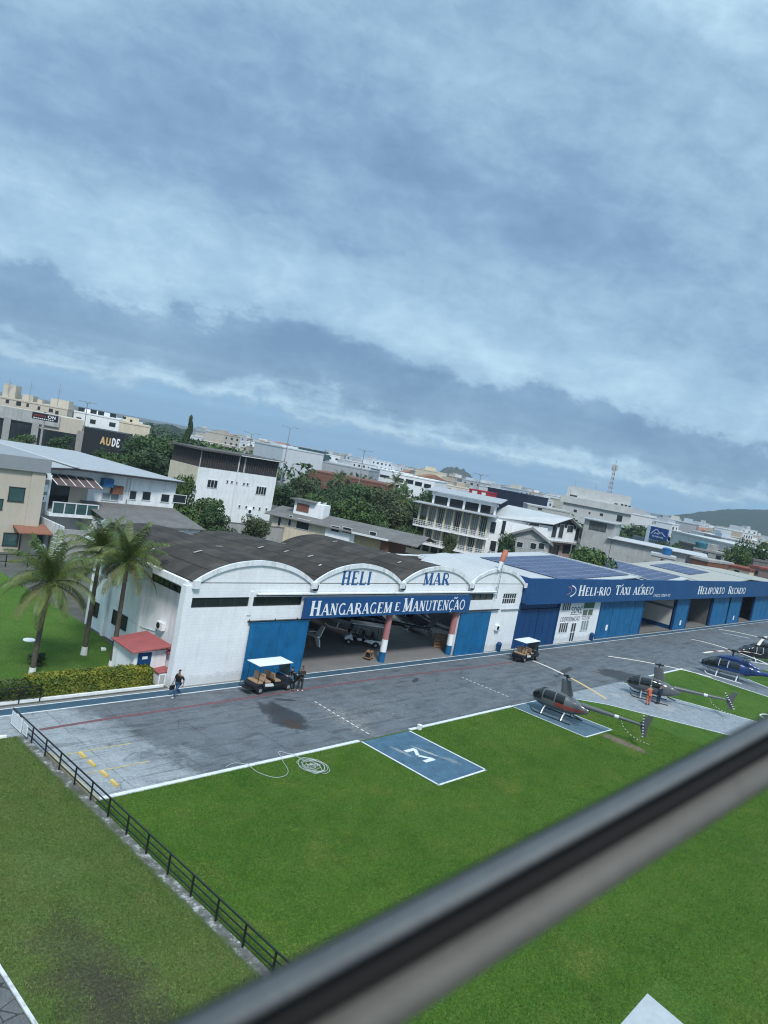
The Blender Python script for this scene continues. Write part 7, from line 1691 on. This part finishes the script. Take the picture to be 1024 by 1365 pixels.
hill('hill', 'round rocky hill at the middle of the skyline', 606, 1500, 58, zt_, 9, hill_mat('rocky_hill', (.045, .055, .045), (.09, .095, .08), (.05, .065, .04)), 1.0, lambda u: max(0, 1 - abs(u) ** 3.2) * (1.0 if u < .1 else 1 - .35 * (u - .1)))
zt_ = away(205, 563, 900).z
hill('hill', 'dark wooded rise behind the cream block', 212, 900, 60, zt_ + 1, 5, HM, .8, lambda u: max(0, 1 - u * u))

# --- trees among the houses
tree_px('a', 'broad dark tree just right of the showroom letters', 188, 570, 215, 42, .4); tree_px('d', 'wide green tree between the showroom and the pine', 214, 573, 200, 52, 1.4); tree_px('a', 'dark tree at the foot of the tall pine', 250, 571, 205, 56, 2.2)
tree_px('b', 'rounded green tree behind the louvred loft', 292, 581, 190, 74, .9); tree_px('d', 'green tree behind the right half of the louvred loft', 322, 590, 205, 46, 2.1); tree_px('b', 'light green tree under the pine beside the louvred loft', 232, 574, 185, 50, 1.1); tree_px('a', 'dark tree standing right behind the long grey metal roof', 204, 588, 160, 66, .2); tree_px('b', 'rounded light tree right behind the long grey metal roof', 163, 596, 165, 44, 1.6); tree_px('pine', 'tall narrow pine rising over the white house', 256, 551, 230, 26, 0)
tree_px('bush', 'round clipped tree left of the dark pole sign', 31, 570, 208, 33, .5); tree_px('bushd', 'round clipped tree right of the dark pole sign', 82, 573, 206, 40, 1.0); tree_px('bushd', 'round clipped tree below the showroom letters', 136, 593, 205, 26, 2.0); tree_px('b', 'tree in front of the white three storey block', 118, 561, 250, 26, .3)
tree_px('bush', 'big climbing bush against the left side of the white house', 272, 647, 104, 64, .2); tree_px('b', 'sparse creeper tree above the big climbing bush', 250, 618, 107, 30, 1.9); tree_px('bushd', 'dark lower mass of the climbing bush by the hangar roof', 290, 668, 100, 44, 2.9, name='shrub', cat='shrub')
tree_px('c', 'light green shrub at the foot of the tall white house', 344, 686, 108, 40, .2, name='shrub', cat='shrub'); tree_px('bush', 'bright low shrub in front of the garden wall', 305, 696, 101, 26, 1.1, name='shrub', cat='shrub')
garden = [('a', 382, 640, 165, 42, 'dark round tree just right of the tall white house'), ('c', 408, 632, 175, 34, 'olive feathery tree behind the white dishes'), ('a', 438, 642, 160, 40, 'dense dark tree behind the bungalow loft room'), ('d', 470, 654, 142, 52, 'large dense tree behind the white bungalow wall'), ('b', 492, 640, 190, 44, 'green tree in front of the brick hall'),
          ('c', 515, 648, 175, 40, 'olive tree left of the white office'), ('a', 548, 650, 180, 36, 'dark tree below the white office'), ('b', 500, 675, 138, 40, 'light tree over the ochre bungalow'), ('c', 530, 668, 150, 46, 'feathery tree in the middle of the palm garden'), ('d', 556, 676, 150, 32, 'green tree against the end of the balconies'),
          ('a', 580, 642, 215, 30, 'dark tree right of the white office'), ('b', 604, 650, 220, 26, 'small tree behind the upper roof of the balcony building'), ('d', 540, 700, 136, 34, 'low bush beside the balcony building'), ('a', 460, 634, 210, 34, 'tree against the grey warehouse wall'), ('b', 425, 652, 150, 30, 'light green tree over the white dishes')]
for k, (ky, px, top, dist, w, lab) in enumerate(garden): tree_px(ky, lab, px, top - 1, dist, w * 1.12, k * 1.3)
tree_px('b', 'round leafy tree behind the solar roof beside the gabled house', 793, 716, 112, 56, .7); tree_px('a', 'dark creeper tree beside the windsock', 680, 700, 140, 22, .4); tree_px('d', 'bushes at the foot of the weathered house', 664, 735, 138, 26, 1.2, name='shrub', cat='shrub'); tree_px('c', 'small tree in front of the balconies', 603, 708, 132, 18, 1.6)
tree_px('a', 'dark tree right of the blue billboard', 896, 712, 205, 28, .8); tree_px('bush', 'left rounded bush behind the third solar roof', 884, 748, 152, 36, .1, name='shrub', cat='shrub'); tree_px('bush', 'right rounded bush behind the third solar roof', 912, 741, 156, 40, 1.1, name='shrub', cat='shrub')
tree_px('a', 'tall dark tree at the right edge of the view', 1010, 706, 205, 34, .6); tree_px('d', 'broad tree left of the right edge below the hill', 990, 716, 195, 30, 2.6); tree_px('a', 'dark tree at the corner of the apartment block', 852, 692, 300, 22, 1.8)
def small_palm(label, px, top, dist, s):
    q = away(px, top, dist); z = q.z; r = thing('fan_palm', label, 'palm tree', (q.x, q.y, 0), px, 'garden palms among the houses'); b = MB(); b.tube([(0, 0, 0), (.1, 0, z * .5), (0, .1, z - s * .6)], [.22, .17, .13], 7); b.build('trunk', M_palmbark, r)
    for i in range(13): v = min(5, int(i / 13 * 6)); o = bpy.data.objects.new('frond', FR[v]); link(o, r); o.location = (0, .1, z - s * .6); o.rotation_euler = (0, 0, i * 2.399); o.scale = (s,) * 3
small_palm('small palm in front of the brick hall', 452, 636, 200, 1.0); small_palm('palm left of the white office over the garden', 528, 640, 195, 1.1); small_palm('palm in the garden near the balcony building', 540, 664, 165, 1.0)
# vegetation seen only as one mass between the far roofs
b = MB(); rng = random.Random(5)
for k in range(640):
    px = rng.uniform(180, 1040); dist = 260 + 900 * rng.random() ** 1.2; q = away(px, 640 + .186 * (px - 512), dist); h = rng.uniform(4, 9.5); rr_ = rng.uniform(3, 8)
    leaf_quads(b, (q.x, q.y, h * .6), (rr_, rr_, h * .5), 46, .9 + dist / 700, rng)
tag(b.build('distant_foliage', L_dark, fix=False), 'dark tree crowns massed between the far roofs', 'foliage', None, 'stuff')

# --- street lamps and masts
def lamp(label, px, base_py, top_py, dist, arms=2):
    q = away(px, top_py, dist); r = thing('street_lamp', label, 'street lamp', (q.x, q.y, 0), radians(-40), 'street lamps over the roofs'); z = q.z; k = dist / 200
    b = MB(); b.tube([(0, 0, 0), (0, 0, z)], [.16 * k, .09 * k], 6); b.build('pole', M_steel, r)
    for a in range(arms):
        an_ = 2 * pi * a / arms; c, s = cos(an_), sin(an_); b = MB(); b.tube([(0, 0, z - .1), (.9 * c * k, .9 * s * k, z + .35 * k), (1.5 * c * k, 1.5 * s * k, z + .35 * k)], .06 * k, 5); b.build('arm', M_steel, r)
        b = MB(); b.box(1.4 * k, 2.2 * k, -.16 * k, .16 * k, z + .28 * k, z + .42 * k); R2 = Matrix.Rotation(an_, 4, 'Z'); b.v = [tuple(R2 @ Vector(p)) for p in b.v]; b.build('lamp_head', M_steel, r)
lamp('tall twin street lamp in front of the green glazed block', 387, 632, 571, 200); lamp('twin street lamp behind the louvred loft', 336, 600, 579, 240, 2); lamp('many headed street lamp beside the white three storey block', 117, 600, 538, 235, 4); lamp('street lamp above the grey warehouse', 486, 640, 602, 255, 4); lamp('short lamp right of the round rock hill', 641, 660, 634, 300, 4)
def mast(label, px, base, top, dist):
    q = away(px, top, dist); z0 = away(px, base, dist).z; r = MB(); r.tube([(0, 0, 0), (0, 0, q.z - z0 + 1)], [.12, .05], 5)
    for k in range(3): r.bar((-.8, 0, (q.z - z0) * (.7 + .1 * k)), (.8, 0, (q.z - z0) * (.7 + .1 * k)), .06)
    o = r.build('antenna_mast', M_steel); o.location = (q.x, q.y, z0 - 1); tag(o, label, 'mast', 'thin roof antennas')
mast('thin roof antenna at the far left of the skyline', 14, 522, 503, 262); mast('thin roof antenna over the beige block tanks', 43, 534, 507, 262); mast('thin roof antenna over the right end of the beige block', 81, 540, 512, 262); mast('thin antenna left of the telecom tower', 768, 660, 640, 420); mast('thin antenna just left of the telecom tower base', 796, 662, 644, 430); mast('thin antenna near the round rock hill', 631, 645, 630, 600)
# overhead cable posts near the palms
q = on_y(157, 740, 60); up_ = MB(); up_.tube([(0, 0, 0), (0, 0, q.z + 5)], .06, 6); o = up_.build('utility_pole', M_steel); o.location = (q.x, 60, 0); tag(o, 'slender steel pole rising behind the tallest palm', 'pole')

# ================================================================ AIR
hb_ = MB(); hb_.box(-6100, 6100, -6100, 6100, -1.0, 130); hz_ = hb_.build('haze', [], fix=True) if False else None
hm = bpy.data.materials.new('haze_air'); hm.use_nodes = True; N_ = hm.node_tree.nodes; L_ = hm.node_tree.links; N_.clear()
o_ = N_.new('ShaderNodeOutputMaterial'); v_ = N_.new('ShaderNodeVolumePrincipled'); v_.inputs['Color'].default_value = (.62, .76, .90, 1); v_.inputs['Density'].default_value = .00018; v_.inputs['Anisotropy'].default_value = .1
L_.new(v_.outputs[0], o_.inputs['Volume'])
tag(hb_.build('haze', hm), 'thin bluish haze over the town', None, None, 'stuff')

# ================================================================ GRASS BLADES NEAR THE VIEWPOINT
def blades(name, label, n, area, skip, cols, hgt, seed, bald=()):
    import numpy as np
    rg = np.random.default_rng(seed); x0, x1, y0, y1 = area; px = rg.uniform(x0, x1, n); py = rg.uniform(y0, y1, n); keep = np.ones(n, bool)
    for a, b, c, d in skip: keep &= ~((px > a) & (px < b) & (py > c) & (py < d))
    for bx, by, rx, ry in bald: keep &= rg.uniform(0, 1, n) < np.clip(np.hypot((px - bx) / rx, (py - by) / ry) + .35 * np.sin(px * 3.1 + py) * np.cos(py * 2.3) - .15, .04, 1)
    px, py = px[keep], py[keep]; n = len(px); th = rg.uniform(0, 2 * np.pi, n); h = hgt * rg.uniform(.5, 1.35, n); wd = rg.uniform(.012, .026, n); ln_ = rg.uniform(.2, .9, n) * h; la = rg.uniform(0, 2 * np.pi, n)
    V = np.zeros((n, 3, 3)); V[:, 0] = np.stack([px - wd * np.cos(th), py - wd * np.sin(th), np.full(n, .006)], 1); V[:, 1] = np.stack([px + wd * np.cos(th), py + wd * np.sin(th), np.full(n, .006)], 1)
    V[:, 2] = np.stack([px + ln_ * np.cos(la), py + ln_ * np.sin(la), .012 + h], 1)
    me = bpy.data.meshes.new(name); me.vertices.add(3 * n); me.vertices.foreach_set('co', V.ravel()); me.loops.add(3 * n); me.loops.foreach_set('vertex_index', np.arange(3 * n, dtype=np.int32)); me.polygons.add(n); me.polygons.foreach_set('loop_start', np.arange(0, 3 * n, 3, dtype=np.int32)); me.update(calc_edges=True)
    me.materials.append(cols); o = bpy.data.objects.new(name, me); link(o); return tag(o, label, None, None, 'stuff')
def blade_mat(name, a, b, c):
    t = NT(name); n = t.noise(.33, 6, .7); f = t.noise(28, 2, .7); col = t.ramp(n, [(.34, a), (.52, b), (.68, c)])
    t.color(t.mix(1.0, col, t.ramp(f, [(.25, .55), (.55, 1.05), (.8, 1.7)]), 'MULTIPLY')); t.b.inputs['Roughness'].default_value = .7; t.b.inputs['Specular IOR Level'].default_value = .15; return t.m
blades('grass_blades', 'short blades of the bright lawn', 290000, (15.77, 57, -1, 27.36), [(31.7, 36.3, 21.4, 27.4), (48.3, 52.4, 21.35, 27.7), (54, 58, 24.2, 27.6), (23.4, 27.3, 2, 7.6)], blade_mat('lawn_blades', (.062, .130, .016), (.098, .176, .022), (.160, .200, .042)), .055, 1, ((50.5, 19.7, .95, 2.6),))
blades('grass_blades', 'short blades of the patchy lawn', 60000, (9.36, 15.32, 13, 34.55), [], blade_mat('patchy_blades', (.082, .136, .030), (.115, .168, .042), (.165, .185, .068)), .05, 2, ((11.2, 17.2, 1.9, 5.0), (12.4, 23.5, 1.2, 2.6)))
